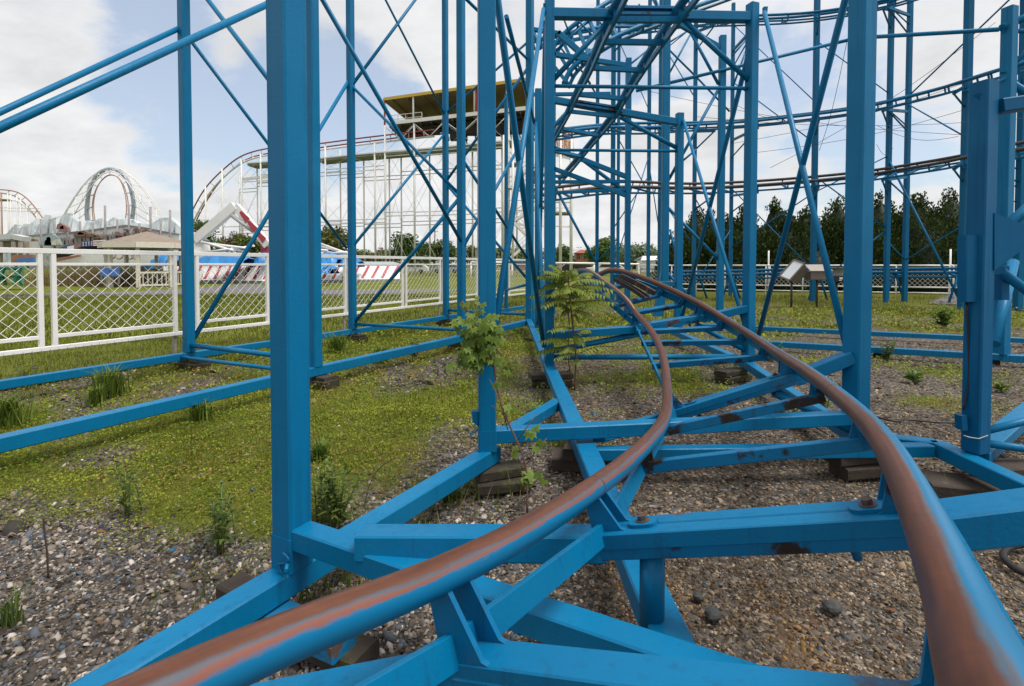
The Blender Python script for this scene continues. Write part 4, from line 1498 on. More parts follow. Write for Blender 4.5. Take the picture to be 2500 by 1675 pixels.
o2 = V(at(2447, 760, 6.2))
pp = thing('support_frame', (o2.x, o2.y, 0), 'blue column rising behind the junction-box column at the right edge', 'support frame')
column(pp, (o2.x, o2.y, GB), at(2447, 18, 6.2).z, w=0.12, rz=0.3)
op2 = lambda u, v: at(u, v, 6.2)
pipe(pp, at(2120, 91, 7.2), op2(2440, 72), 0.026, name='cross_tube')
pipe(pp, op2(2450, 74), op2(2640, 84), 0.026, name='cross_tube')
pipe(pp, op2(2446, 68), op2(2620, -10), 0.045)
pipe(pp, op2(2448, 180), op2(2620, 20), 0.03)
pipe(pp, op2(2448, 190), op2(2620, 300), 0.045)
bar(pp, V((o2.x, o2.y, GB - 0.05)), V((o2.x + 3, o2.y - 1.2, GB - 0.05)), 0.1, 0.09, name='base_beam')

n2c = at(2072, 760, 10.6)
pp = thing('support_frame', (n2c.x, n2c.y, 0), 'blue column standing close behind the wide right-hand column', 'support frame')
column(pp, (n2c.x, n2c.y, 0.1), at(2076, 45, 10.6).z, w=0.15, base=0.1, rz=0.3)
pipe(pp, at(2086, 20, 10.4), at(2078, 120, 10.5), 0.05)
pipe(pp, at(2078, 180, 10.5), at(2090, 260, 10.5), 0.045)

# thin guy wires strung between the far columns
WL = ['short wire left of the two close far columns', 'long wire falling gently to the right', 'steep wire rising to the upper right', 'near-vertical loose wire left of the wide column', 'level wire across the whole right side', 'lower wire rising to the right edge', 'short sagging wire right of the two close far columns', 'upper wire rising to the right edge', 'tiny wire end by the wide column']
for a_, b_ in (((1800, 258, 15), (2010, 290, 15)), ((1560, 217, 15), (2360, 330, 14)), ((1880, 410, 15), (2430, 55, 13)), ((2068, 100, 12), (2000, 368, 14)),
               ((1700, 285, 16), (2520, 288, 14)), ((1850, 372, 16), (2520, 215, 13)), ((2140, 306, 15), (2340, 333, 14)), ((1790, 350, 16), (2500, 150, 13)), ((2140, 352, 15), (2180, 362, 15))):
    A_, B_ = at(*a_), at(*b_)
    pts = [lerp(A_, B_, k / 8) - V((0, 0, 0.25 * math.sin(math.pi * k / 8))) for k in range(9)]
    tag(MB().tube(pts, 0.006, 4).build('guy_wire', 'rubber'), 'thin dark ' + WL.pop(0), 'wire', 'guy wires between the far columns')

# ---------------------------------------------------------------- white fence on the left
def chainlink(mb, o, dx, L, z0, z1, cell, r):
    """diagonal wires both ways inside a rectangle"""
    h = z1 - z0
    n = int((L + h) / cell) + 1
    for sgn in (1, -1):
        for k in range(n + 1):
            s = k * cell
            pts = []
            x0, x1 = s - h, s
            a, b = max(x0, 0), min(x1, L)
            if b - a < 0.02:
                continue
            za, zb_ = z0 + (a - x0), z0 + (b - x0)
            if sgn < 0:
                za, zb_ = z1 - (a - x0), z1 - (b - x0)
            off = V((-dx.y, dx.x, 0)) * (0.003 * sgn)
            mb.tube([o + dx * a + V((0, 0, za)) + off, o + dx * b + V((0, 0, zb_)) + off], r, 4, smooth=False)


wf = thing('fence', (FA.x, FA.y, 0), 'white painted yard fence with diamond wire panels on the left', 'fence')
ZT, ZM, ZN, ZL = 1.446, 1.305, 0.525, 0.400
runs = [(-420, -190), (-160, 97), (130, 426), (480, 652), (668, 842), (851, 982), (991, 1074), (1082, 1164), (1170, 1238), (1243, 1290), (1294, 1330)]
for (u0, u1) in runs:
    a, b = fence_at(u0), fence_at(u1)
    L = (b - a).length
    pn = MB().beam(V((a.x, a.y, ZN)), V((b.x, b.y, ZN)), 0.035, 0.040).build('panel', 'white_paint', wf)
    pn['label'] = 'white fence panel with diamond wire'
    MB().beam(V((a.x, a.y, ZM)), V((b.x, b.y, ZM)), 0.030, 0.030).build('panel_rail', 'white_paint', pn)
    for q in (a, b):
        MB().beam(V((q.x, q.y, ZL + 0.02)), V((q.x, q.y, ZT - 0.02)), 0.045, 0.045, up=D1).build('upright', 'white_paint', pn)
    mb = MB()
    chainlink(mb, a + D1 * 0.02 + D2 * 0.0, D1, L - 0.04, ZN, ZM, 0.125, 0.0032)
    stuff(mb.build('wire_mesh', 'white_wire', pn))
a, b = fence_at(-420), fence_at(1330)
for z, h in ((ZT, 0.055), (ZL, 0.045)):
    prev = a
    for k in range(1, 7):
        q = a + (b - a) * (k / 6)
        MB().beam(V((prev.x, prev.y, z)), V((q.x, q.y, z)), 0.05, h).build('rail', 'white_paint', wf)
        prev = q
# posts of the fence down to the ground
for (u0, u1) in runs[::2]:
    q = fence_at(u1) + D2 * 0.03
    MB().beam(V((q.x, q.y, -0.03)), V((q.x, q.y, ZL + 0.03)), 0.04, 0.04, up=D1).build('post', 'grey_wood', wf)
# old square wire netting under the bottom rail
mb = MB()
L = (b - a).length
o_ = a - D2 * 0.04
for k in range(int(L / 0.075)):
    x = k * 0.075
    if x > 13:
        break
    mb.tube([o_ + D1 * x + V((0, 0, -0.02)), o_ + D1 * x + V((0, 0, ZL))], 0.0016, 3, smooth=False)
for k in range(6):
    z = 0.02 + k * 0.07
    mb.tube([o_ + V((0, 0, z)), o_ + D1 * 13 + V((0, 0, z))], 0.0016, 3, smooth=False)
stuff(mb.build('wire_netting', 'old_wire', wf))

# ---------------------------------------------------------------- far chain-link fence on the right
ff_ = thing('fence', at(1900, 700, 21), 'far white-railed chain-link fence in front of the conifers', 'fence')
fpts = [(1560, 24.0), (1850, 22.0), (2130, 20.5), (2340, 19.6), (2700, 18.5)]


def ffp(u):
    for (u0, d0), (u1, d1) in zip(fpts, fpts[1:]):
        if u0 <= u <= u1:
            d = lerp(d0, d1, (u - u0) / (u1 - u0))
            return V(((u - PX) / FPX * d, d, 0))


us = [1560, 1640, 1700, 1770, 1870, 1880, 1960, 2100, 2188, 2214, 2318, 2328, 2420, 2520, 2690]
for u0, u1 in zip(us, us[1:]):
    a, b = ffp(u0), ffp(u1)
    dx = (b - a).normalized()
    L = (b - a).length
    for z, r, mt in ((1.27, 0.035, 'white_paint'), (0.42, 0.03, 'white_paint'), (0.20, 0.03, 'white_paint'), (1.10, 0.02, 'timber')):
        MB().tube([V((a.x, a.y, z)), V((b.x, b.y, z))], r, 6).build('rail', mt, ff_)
    MB().tube([V((a.x, a.y, -0.05)), V((a.x, a.y, 1.27))], 0.03, 6).build('post', 'white_paint', ff_)
    if L > 0.6:
        mb = MB()
        chainlink(mb, a, dx, L, 0.42, 1.08, 0.17, 0.008)
        stuff(mb.build('wire_mesh', 'fence_wire', ff_))
for u in (1879, 2325):
    a = ffp(u)
    MB().tube([V((a.x, a.y + 0.1, 0)), V((a.x, a.y + 0.1, 1.9))], 0.035, 6).build('tall_post', 'white_paint', ff_)

# ---------------------------------------------------------------- floodlights
def flood(u, v, d, lab, mode):
    p = at(u, v, d)
    root = thing('floodlight', (p.x, p.y, 0), lab, 'floodlight', 'floodlights on stakes')
    ax = {'tilt': V((0.62, -0.35, 0.70)), 'lid': V((0.05, 0.35, 0.93)), 'open': V((0.3, 0.3, 0.9))}[mode].normalized()
    if mode == 'tilt':
        # a shallow box turned on edge, its pale glass facing up and left
        nx = V((-0.74, -0.34, 0.58)).normalized()
        e1_ = V((0.56, -0.10, 0.80))
        e1_ = (e1_ - nx * e1_.dot(nx)).normalized()
        e2_ = nx.cross(e1_)
        c = p
        s1, s2 = 0.33, 0.22
        q = [c + e1_ * a * s1 + e2_ * b * s2 for a, b in ((-1, -1), (1, -1), (1, 1), (-1, 1))]
        qb = [c - nx * 0.34 + e1_ * a * s1 * 0.66 + e2_ * b * s2 * 0.8 for a, b in ((-1, -1), (1, -1), (1, 1), (-1, 1))]
        MB().add(q + qb, [(0, 3, 2, 1), (4, 5, 6, 7), (0, 1, 5, 4), (1, 2, 6, 5), (2, 3, 7, 6), (3, 0, 4, 7)]).build('housing', 'lamp_housing', root)
        fr_ = MB()
        for a, b in zip(q, q[1:] + q[:1]):
            fr_.beam(a + nx * 0.015, b + nx * 0.015, 0.05, 0.04, up=nx, ch=0)
        fr_.build('rim', 'lamp_housing', root)
        q2 = [c + nx * 0.012 + e1_ * a * s1 * 0.94 + e2_ * b * s2 * 0.92 for a, b in ((-1, -1), (1, -1), (1, 1), (-1, 1))]
        MB().plate(q2, nx, 0.008).build('glass', 'lamp_glass', root)
    elif mode == 'lid':
        MB().beam(p + V((-0.30, 0, -0.14)), p + V((0.30, 0, -0.14)), 0.34, 0.26, ch=0.02).build('housing', 'lamp_housing', root)
        MB().plate([p + V((-0.34, -0.20, 0.0)), p + V((0.34, -0.20, 0.0)), p + V((0.34, 0.10, 0.19)), p + V((-0.34, 0.10, 0.19))], V((0, -0.55, 0.8)), 0.03).build('lid', 'lamp_lid', root)
    else:
        MB().beam(p + V((-0.26, 0, -0.16)), p + V((0.26, 0, -0.16)), 0.30, 0.20, ch=0.02).build('housing', 'black_void', root)
        pts = []
        vs_, fs = [], []
        for i in range(9):
            a_ = math.pi * 0.52 * i / 8
            for s in (-1, 1):
                vs_.append(p + V((s * 0.26, 0.02 + 0.24 * math.cos(a_) - 0.14, -0.06 + 0.24 * math.sin(a_))))
        for i in range(8):
            fs.append((2 * i, 2 * i + 1, 2 * i + 3, 2 * i + 2))
        MB().add(vs_, fs, smooth=True).build('reflector', 'galvanised', root)
        for dx_, dz_ in ((0.02, -0.14), (0.0, -0.20)):
            MB().boxc(p + V((dx_, -0.156, dz_)), 0.10 if dz_ > -0.16 else 0.08, 0.006, 0.06 if dz_ > -0.16 else 0.025).build('label_plate', 'sign_white', root)
    MB().tube([V((p.x, p.y + 0.02, -0.03)), V((p.x, p.y + 0.02, p.z - 0.12))], 0.033, 8).build('stake', 'lamp_post', root)


flood(1934, 660, 15.6, 'tilted floodlight with its pale glass showing, leftmost of three', 'tilt')
flood(1996, 662, 15.6, 'boxy floodlight with a tan lid, middle of three', 'lid')
flood(2044, 668, 15.6, 'floodlight with a bare metal reflector, rightmost of three', 'open')

# ---------------------------------------------------------------- white coaster with the covered platform
WR = {}


def wd(u):
    return 1.0 / (1 / 62.0 + (u - 939) * 4.6e-6)


def wp(u, v, back=0.0):
    return at(u, v, wd(u) + back)


wc = thing('roller_coaster', (wp(939, 672).x, wp(939, 672).y, 0), 'white steel roller coaster with red rails and a yellow-edged covered platform', 'roller coaster')
ra = [(452, 556), (467, 520), (487, 481), (506, 453), (546, 413), (583, 384), (619, 370), (657, 362), (720, 356), (779, 351), (866, 339), (943, 330), (1010, 322), (1060, 317)]
rb_ = [(472, 556), (488, 520), (509, 483), (529, 453), (562, 417), (593, 394), (624, 381), (660, 374), (720, 368), (779, 361), (866, 349), (943, 340), (1010, 331), (1060, 326)]
A = smooth_line(spline([wp(u, v) for u, v in ra], 6), 6)
B = smooth_line(spline([wp(u, v, 2.0) for u, v in rb_], 6), 6)
MB().tube(A, 0.09, 6).build('rail', 'red_rail', wc)
MB().tube(B, 0.09, 6).build('rail', 'red_rail', wc)
for i in range(3, len(A) - 1, 4):
    mid = (A[i] + B[i]) / 2 - V((0, 0, 0.5))
    MB().tube([A[i], mid, B[i]], 0.06, 5).build('tie', 'white_steel', wc)
spine = smooth_line([(a + b) / 2 - V((0, 0, 0.55)) for a, b in zip(A, B)], 2)
MB().tube(spine, 0.12, 6).build('spine', 'white_steel', wc)
# catwalk and its edge beams
for u0, v0, u1, v1 in ((604, 402, 660, 398), (776, 391, 870, 381), (870, 381, 1060, 365), (1060, 365, 1285, 343)):
    a, b = wp(u0, v0), wp(u1, v1)
    MB().plate([a, b, b + V((0, 2.6, 0.05)), a + V((0, 2.6, 0.05))], V((0, 0, 1)), 0.30).build('catwalk', 'catwalk', wc)
    MB().beam(a + V((0, -0.1, 0.18)), b + V((0, -0.1, 0.18)), 0.12, 0.14, ch=0).build('catwalk_edge', 'white_steel', wc)
for u0, v0, u1, v1 in ((594, 438, 660, 430), (630, 444, 660, 441)):
    MB().beam(wp(u0, v0), wp(u1, v1), 0.2, 0.35, ch=0).build('girder', 'white_steel', wc)
cols_ = [(505, 455, 0), (546, 412, 0), (587, 420, 2), (593, 388, 0), (631, 402, 2), (640, 376, 0), (668, 372, 2), (700, 365, 0), (740, 362, 2), (779, 370, 0), (797, 356, 0), (833, 366, 2), (890, 372, 2), (917, 350, 0), (942, 306, 0),
         (952, 380, 2), (981, 366, 2), (1013, 302, 0), (1050, 362, 2), (1085, 300, 0), (1118, 352, 2), (1154, 352, 2), (1168, 280, 0), (1226, 300, 2), (1242, 278, 0), (1262, 340, 2), (1300, 380, 3)]
tops = {}
for u, vt, bk in cols_:
    d = wd(u) + bk
    p = at(u, 672, d)
    z1_ = at(u, vt, d).z
    MB().tube([V((p.x, p.y, -0.05)), V((p.x, p.y, z1_))], 0.125 if bk == 0 else 0.10, 6).build('column', 'white_steel', wc)
    tops[(u, bk)] = (p, z1_)
front = [k for k in tops if k[1] == 0]
rear = [k for k in tops if k[1] > 0]
for row in (front, rear):
    row.sort()
    for (a, b) in zip(row, row[1:]):
        pa, za = tops[a]
        pb_, zb_ = tops[b]
        zt = min(za, zb_)
        for fr in ((0.40, 0.80) if a[0] > 560 else (0.45,)):
            for dz in (0.0, 0.45):
                z = zt * fr + dz
                if a[0] < 560 and dz > 0:
                    continue
                MB().tube([V((pa.x, pa.y, z)), V((pb_.x, pb_.y, z))], 0.06, 4).build('strut', 'white_steel', wc)
        for z0, z1_ in ((0.1, zt * 0.40), (zt * 0.43, zt * 0.8), (zt * 0.83, zt)):
            MB().tube([V((pa.x, pa.y, z0)), V((pb_.x, pb_.y, z1_))], 0.022, 3).build('tie_rod', 'white_steel', wc)
            MB().tube([V((pa.x, pa.y, z1_)), V((pb_.x, pb_.y, z0))], 0.022, 3).build('tie_rod', 'white_steel', wc)
# covered platform
pl0, pl1 = wp(952, 304), wp(1300, 266)
bk = V((0.2, 5.5, 0))
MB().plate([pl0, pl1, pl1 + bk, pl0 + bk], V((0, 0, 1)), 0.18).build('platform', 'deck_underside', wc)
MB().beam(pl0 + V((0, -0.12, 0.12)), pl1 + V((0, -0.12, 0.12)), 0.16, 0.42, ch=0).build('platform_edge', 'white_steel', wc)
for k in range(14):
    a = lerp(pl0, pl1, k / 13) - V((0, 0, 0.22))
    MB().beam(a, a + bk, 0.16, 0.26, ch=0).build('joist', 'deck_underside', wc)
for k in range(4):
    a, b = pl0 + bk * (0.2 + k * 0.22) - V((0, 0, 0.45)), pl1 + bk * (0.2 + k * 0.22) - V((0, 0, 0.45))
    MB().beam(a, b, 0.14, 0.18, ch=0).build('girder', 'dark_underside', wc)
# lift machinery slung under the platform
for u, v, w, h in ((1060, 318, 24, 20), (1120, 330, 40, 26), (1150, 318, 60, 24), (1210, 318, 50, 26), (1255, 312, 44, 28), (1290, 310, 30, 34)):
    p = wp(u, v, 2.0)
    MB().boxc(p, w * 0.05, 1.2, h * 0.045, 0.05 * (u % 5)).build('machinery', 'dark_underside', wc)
for k in range(10):
    u = 1090 + k * 22
    p = wp(u, 336, 1.6)
    MB().tube([p + V((0, 0, 1.2)), p + V((0.3, 0, -0.4 - (k % 3) * 0.25))], 0.09, 5).build('hanger', 'dark_underside', wc)
# roof: eave in front, sloping down to the back
rf0, rf1 = wp(938, 243), wp(1300, 193)
rb0, rb1 = rf0 + V((1.8, 6.5, -0.75)), rf1 + V((0.4, 6.5, -0.75))
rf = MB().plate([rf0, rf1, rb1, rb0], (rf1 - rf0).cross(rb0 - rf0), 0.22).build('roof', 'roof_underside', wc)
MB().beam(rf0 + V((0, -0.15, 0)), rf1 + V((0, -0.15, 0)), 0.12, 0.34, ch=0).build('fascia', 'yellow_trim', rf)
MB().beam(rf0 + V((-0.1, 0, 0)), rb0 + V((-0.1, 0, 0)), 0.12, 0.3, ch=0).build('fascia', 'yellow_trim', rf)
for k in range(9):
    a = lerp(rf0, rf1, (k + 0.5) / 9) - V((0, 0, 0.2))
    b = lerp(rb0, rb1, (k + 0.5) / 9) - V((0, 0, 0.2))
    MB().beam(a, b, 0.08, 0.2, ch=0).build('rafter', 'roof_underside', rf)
for k, (fr, y, mt) in enumerate(((0.0, 0.1, 'red_post'), (0.085, 4.5, 'red_post'), (0.21, 0.1, 'white_steel'), (0.33, 5.5, 'red_post'), (0.64, 0.1, 'red_post'), (0.63, 0.2, 'white_steel'), (0.84, 0.1, 'white_steel'), (0.97, 0.1, 'white_steel'))):
    a = lerp(rf0, rf1, fr)
    MB().tube([V((a.x + y * 0.15, a.y + y, pl0.z - 0.2)), V((a.x + y * 0.15, a.y + y, lerp(rf0.z, rf1.z, fr) - y * 0.1))], 0.11, 6).build('roof_post', mt, wc)
for z in (0.55, 1.05):
    MB().tube([pl0 + V((-0.3, 0.1, z)), lerp(pl0, pl1, 0.24) + V((0, 0.1, z))], 0.04, 4).build('handrail', 'white_steel', wc)
    MB().tube([lerp(pl0, pl1, 0.3) + V((0, 4.6, z)), pl1 + V((0, 4.6, z))], 0.05, 4).build('handrail', 'yellow_rail', wc)
for k in range(5):
    p = lerp(pl0, pl1, k * 0.06) + V((0, 0.1, 0))
    MB().tube([p, p + V((0, 0, 1.05))], 0.035, 4).build('baluster', 'white_steel', wc)
for k in range(7):
    p = lerp(pl0, pl1, 0.3 + k * 0.11) + V((0, 4.6, 0))
    MB().tube([p, p + V((0, 0, 1.05))], 0.045, 4).build('baluster', 'yellow_rail', wc)
# diagonal braces under the platform front
fx = [942, 1013, 1085, 1168, 1242]
for u0, u1 in zip(fx, fx[1:]):
    v0, v1 = 306 - (u0 - 952) * 0.11, 306 - (u1 - 952) * 0.11
    um = (u0 + u1) / 2
    for (ua, ub) in ((u0, um), (u1, um)):
        MB().tube([wp(ua, 304 - (ua - 952) * 0.11 + 6), wp(ub, 304 - (ub - 952) * 0.11 + 40)], 0.06, 4).build('brace', 'white_steel', wc)
# stair tower at the right end
stt = thing('stair_tower', (wp(1270, 672).x, wp(1270, 672).y - 2, 0), 'white zigzag stair tower at the right end of the white coaster', 'stairs')
sp = lambda u, v, b=-2.0: at(u, v, 57.5 + b)
for u in (1230, 1252, 1300, 1318, 1368, 1394):
    for bb in (-2.0,):
        p = sp(u, 674, bb)
        MB().tube([V((p.x, p.y, -0.05)), V((p.x, p.y, sp(u, 330 if u < 1330 else 318, bb).z))], 0.13 if u < 1330 else 0.17, 6).build('post', 'white_steel', stt)
fl = [(1235, 640, 1298, 585), (1298, 585, 1252, 540), (1252, 540, 1318, 500), (1318, 470, 1240, 455), (1340, 512, 1260, 432), (1260, 432, 1318, 395)]
for u0, v0, u1, v1 in fl:
    a, b = sp(u0, v0), sp(u1, v1)
    MB().beam(a, b, 0.14, 0.30, ch=0).build('stringer', 'white_steel', stt)
    MB().beam(a + V((0, 1.2, 0)), b + V((0, 1.2, 0)), 0.14, 0.30, ch=0).build('stringer', 'white_steel', stt)
    for k in range(9):
        c = lerp(a, b, (k + 0.5) / 9)
        MB().boxc(c + V((0, 0.6, 0.05)), 0.3, 1.2, 0.05).build('tread', 'catwalk', stt)
    for z in (0.6, 1.05):
        MB().tube([a + V((0, 0, z)), b + V((0, 0, z))], 0.04, 4).build('handrail', 'white_steel', stt)
    for k in range(4):
        c = lerp(a, b, k / 3)
        MB().tube([c, c + V((0, 0, 1.05))], 0.03, 4).build('baluster', 'white_steel', stt)
for u0, u1, v in ((1228, 1262, 455), (1300, 1345, 505), (1345, 1396, 520), (1228, 1262, 398)):
    a, b = sp(u0, v), sp(u1, v)
    MB().plate([a, b, b + V((0, 2.2, 0)), a + V((0, 2.2, 0))], V((0, 0, 1)), 0.14).build('landing', 'catwalk', stt)
    for z in (0.55, 1.1):
        MB().tube([a + V((0, 0, z)), b + V((0, 0, z))], 0.04, 4).build('handrail', 'white_steel', stt)
    for k in range(5):
        c = lerp(a, b, k / 4)
        MB().tube([c, c + V((0, 0, 1.1))], 0.03, 4).build('baluster', 'white_steel', stt)
for v in (488, 512, 548):
    MB().tube([sp(1228, v), sp(1396, v + 6)], 0.06, 4).build('strut', 'white_steel', stt)
# sign at the head of the lift: white board with red and orange lettering shapes
sg = thing('sign_board', sp(1378, 345), 'white sign board with red and orange lettering behind the blue tower', 'sign')
q = [sp(1340, 300), sp(1398, 318), sp(1402, 392), sp(1340, 378)]
nrm = (q[1] - q[0]).cross(q[3] - q[0]).normalized()
if nrm.y > 0:
    nrm = -nrm
MB().plate(q, nrm, 0.2).build('board', 'sign_white', sg)


def onboard(a, b):
    return lerp(lerp(q[0], q[1], a), lerp(q[3], q[2], a), b) + nrm * 0.13


for row, (b0_, b1_, mt) in enumerate(((0.08, 0.30, 'sign_red'), (0.40, 0.66, 'sign_orange'), (0.76, 0.94, 'sign_red'))):
    for k in range(5):
        a0_ = 0.06 + k * 0.185
        for (x0, y0, x1, y1) in ((0, 0, .25, 1), (.25, 0, 1, .25), (.25, .42, .8, .62), (.7, .62, 1, 1) if k % 2 else (.25, .78, 1, 1)):
            xa, xb = a0_ + x0 * 0.13, a0_ + x1 * 0.13
            ya, yb = lerp(b0_, b1_, y0), lerp(b0_, b1_, y1)
            MB().plate([onboard(xa, ya), onboard(xb, ya), onboard(xb, yb), onboard(xa, yb)], nrm, 0.03).build('letter_stroke', mt, sg)

# ---------------------------------------------------------------- loop and hill far left
lp = thing('loop_track', at(265, 672, 95), 'grey vertical coaster loop with white lattice arches in the distance at left', 'roller coaster')
YL = 95.0


RO = [(216, 560), (213.7, 539.5), (211.5, 519), (213.7, 493), (217, 467), (225.6, 443), (241, 423), (264.6, 411.5), (286, 415), (303.7, 430), (314.5, 447), (322, 471), (326.5, 495), (325, 519), (323, 532), (321, 560)]
RI = [(236, 560), (232, 539), (228, 510), (230, 482), (234, 466), (240, 452), (250, 438), (264, 427), (280, 428), (292, 438), (299, 452), (305, 470), (309, 499), (309, 515), (307, 530), (306, 560)]
oo_ = smooth_line(spline([at(u, v, YL) for u, v in RO], 4), 3)
i1 = smooth_line(spline([at(u, v, YL - 2.5) for u, v in RI], 4), 3)
i2 = smooth_line(spline([at(u - 5 + 12 * (i / 15), v + 1, YL - 1.2) for i, (u, v) in enumerate(RI)], 4), 3)
MB().tube(oo_, 0.34, 8).build('tube', 'steel_tube', lp)
MB().tube(i1, 0.085, 5).build('rail', 'orange_rail', lp)
MB().tube(i2, 0.085, 5).build('rail', 'orange_rail', lp)
for k in range(4, 58, 5):
    MB().tube([oo_[k], i1[k]], 0.10, 4).build('tie', 'steel_tube', lp)
# lattice arches that hold the loop
lat_l = [(268, 409), (245, 415), (225, 430), (205, 452), (185, 480), (168, 508), (150, 540), (140, 560)]
lat_r = [(268, 408), (295, 413), (322, 433), (345, 458), (365, 485), (382, 510), (398, 535), (410, 560)]
for base_, inner in ((lat_l, 14), (lat_r, -18)):
    P1 = [at(u, v, YL) for u, v in base_]
    P2 = [at(u + inner * min(1, 0.25 + i * 0.2), v + 9 + i * 1.0, YL - 1.0) for i, (u, v) in enumerate(base_)]
    P3 = [at(u - inner * 0.35, v + 3, YL + 2.5) for i, (u, v) in enumerate(base_)]
    for P_ in (P1, P2, P3):
        MB().tube(P_, 0.085, 5).build('lattice_chord', 'white_steel', lp)
    for i in range(1, len(P1)):
        MB().tube([P1[i], P2[i - 1]], 0.045, 4).build('lattice_brace', 'white_steel', lp)
        MB().tube([P1[i - 1], P2[i]], 0.045, 4).build('lattice_brace', 'white_steel', lp)
        MB().tube([P2[i], P3[i]], 0.045, 4).build('lattice_brace', 'white_steel', lp)
    # struts from the arch to the loop
    for i in range(2, len(P1) - 1):
        k = 36 - 5 - i * 3 if inner < 0 else 5 + (7 - i) * 2
        MB().tube([P2[i], oo_[max(6, min(56, 34 + i * 3 if inner < 0 else 26 - i * 3))]], 0.08, 4).build('lattice_strut', 'white_steel', lp)
for u, vb, vt in ((220, 560, 470), (195, 560, 495), (335, 560, 480), (360, 560, 520)):
    MB().tube([at(u, 672, YL + 1) * 1.0, at(u, vt, YL + 1)], 0.12, 4).build('post', 'white_steel', lp)

hl = thing('coaster_hill', at(40, 672, 80), 'white coaster hill on thin columns at the far left edge', 'roller coaster')
h1 = [(-120, 470), (-60, 462), (0, 463), (25, 465), (45, 470), (62, 481), (78, 497), (92, 515), (104, 532), (116, 552)]
YH = 80.0
A = [at(u, v, YH) for u, v in h1]
B = [at(u - 10, v + 8, YH + 2) for u, v in h1]
C_ = [at(u, v + 22 + max(0, (u - 40)) * 0.02, YH) for u, v in h1[:7]]
for P_ in (A, B):
    MB().tube(smooth_line(spline(P_, 4), 3), 0.10, 5).build('rail', 'orange_rail', hl)
MB().tube(C_, 0.10, 4).build('chord', 'white_steel', hl)
for a, b in zip(A, B):
    MB().tube([a, b], 0.07, 4).build('tie', 'white_steel', hl)
for u, vt in ((2, 470), (8, 470), (24, 470), (31, 475), (46, 478), (55, 485), (70, 496), (94, 520)):
    p = at(u, 672, YH)
    MB().tube([V((p.x, p.y, -0.05)), V((p.x, p.y, at(u, vt, YH).z))], 0.11, 5).build('column', 'orange_rail' if u == 8 else 'white_steel', hl)
for v in (506, 513):
    MB().tube([at(-60, v, YH), at(100, v + 3, YH)], 0.06, 4).build('strut', 'white_steel', hl)
MB().plate([at(-60, 486, YH), at(26, 487, YH), at(26, 491, YH + 2), at(-60, 490, YH + 2)], V((0, 0, 1)), 0.15).build('catwalk', 'grey_wood', hl)

# ---------------------------------------------------------------- painted mountain front of the dark ride
mt_ = thing('mountain_front', at(230, 672, 48), 'pale blue painted mountain-shaped ride front at left', 'ride front')
YT = 48.0
ridge = [(-60, 590), (-20, 585), (5, 578), (18, 568), (36, 548), (50, 558), (58, 546), (68, 556), (76, 543), (92, 532), (104, 536), (110, 524), (122, 536), (138, 530), (152, 525), (165, 520), (178, 533), (196, 545), (212, 538), (224, 541), (238, 535), (250, 532), (262, 540), (276, 531), (292, 534), (308, 533), (322, 536), (336, 545), (352, 547), (366, 548), (378, 541), (390, 533), (402, 531), (415, 532), (428, 543), (442, 556)]
for (u0, v0), (u1, v1) in zip(ridge, ridge[1:]):
    j = ((u0 * 7919) % 13) / 13.0
    y0 = YT + j * 0.8
    a, b = at(u0, v0, y0), at(u1, v1, y0 + 0.3 * ((u1 * 31) % 3 - 1))
    c, d = V((b.x, b.y - 0.6, 0.9)), V((a.x, a.y - 0.6, 0.9))
    m1 = lerp(lerp(a, b, 0.5), lerp(d, c, 0.5), 0.45) + V((0, -0.9 + j * 0.9, 0))
    back = V((0, 0.6, 0))
    MB().add([a, b, c, d, m1, a + back, b + back, c + back, d + back], [(0, 4, 1), (1, 4, 2), (2, 4, 3), (3, 4, 0), (6, 7, 8, 5), (0, 1, 6, 5), (1, 2, 7, 6), (3, 0, 5, 8), (2, 3, 8, 7)]).build('rock_panel', 'mountain_panel', mt_)
# lower painted wall below a thin ledge
ledge = [(66, 577), (130, 572), (200, 566), (270, 556), (310, 551), (350, 556), (400, 566), (440, 573)]
for (u0, v0), (u1, v1) in zip(ledge, ledge[1:]):
    a, b = at(u0, v0, YT - 2.2), at(u1, v1, YT - 2.2)
    MB().plate([a, b, V((b.x, b.y, 1.2)), V((a.x, a.y, 1.2))], V((0, 1, 0)), 0.25).build('wall_panel', 'mountain_face', mt_)
    MB().beam(a, b, 0.35, 0.14, ch=0).build('ledge', 'mural_grey', mt_)
for u, vt in ((38, 548), (66, 553), (100, 534), (133, 536), (164, 545), (195, 540), (226, 545), (256, 502), (286, 536), (314, 499), (340, 545), (367, 505), (392, 537), (415, 513)):
    p = at(u, 600, YT - 2.6)
    MB().tube([V((p.x, p.y, 1)), at(u, vt, YT - 2.6)], 0.09, 5).build('mast', 'mural_grey', mt_)
for k, (u, v, w, h, m_) in enumerate(((150, 552, 9, 7, 'mural_red'), (158, 558, 10, 8, 'mural_red'), (196, 572, 14, 5, 'mural_brown'), (205, 568, 12, 5, 'mural_brown'), (225, 574, 12, 4, 'mural_brown'), (240, 578, 10, 4, 'mural_brown'),
                                      (335, 561, 8, 4, 'mural_brown'), (358, 565, 10, 5, 'mural_brown'), (310, 561, 6, 2, 'mural_brown'), (290, 570, 8, 5, 'mural_red'), (125, 585, 26, 13, 'mural_teal'), (120, 592, 9, 8, 'seat_blue'), (122, 583, 6, 5, 'mural_brown'), (82, 586, 8, 3, 'mural_brown'))):
    p = at(u, v, YT - 3.0)
    s = 48 / 1250.0
    MB().plate([p + V((-w * s, 0, -h * s)), p + V((w * s, 0, -h * s)), p + V((w * s * 0.8, 0, h * s * 0.3)), p + V((w * s * 0.2, 0, h * s)), p + V((-w * s * 0.7, 0, h * s * 0.5))], V((0, 1, 0)), 0.3).build('scenery_piece', m_, mt_)
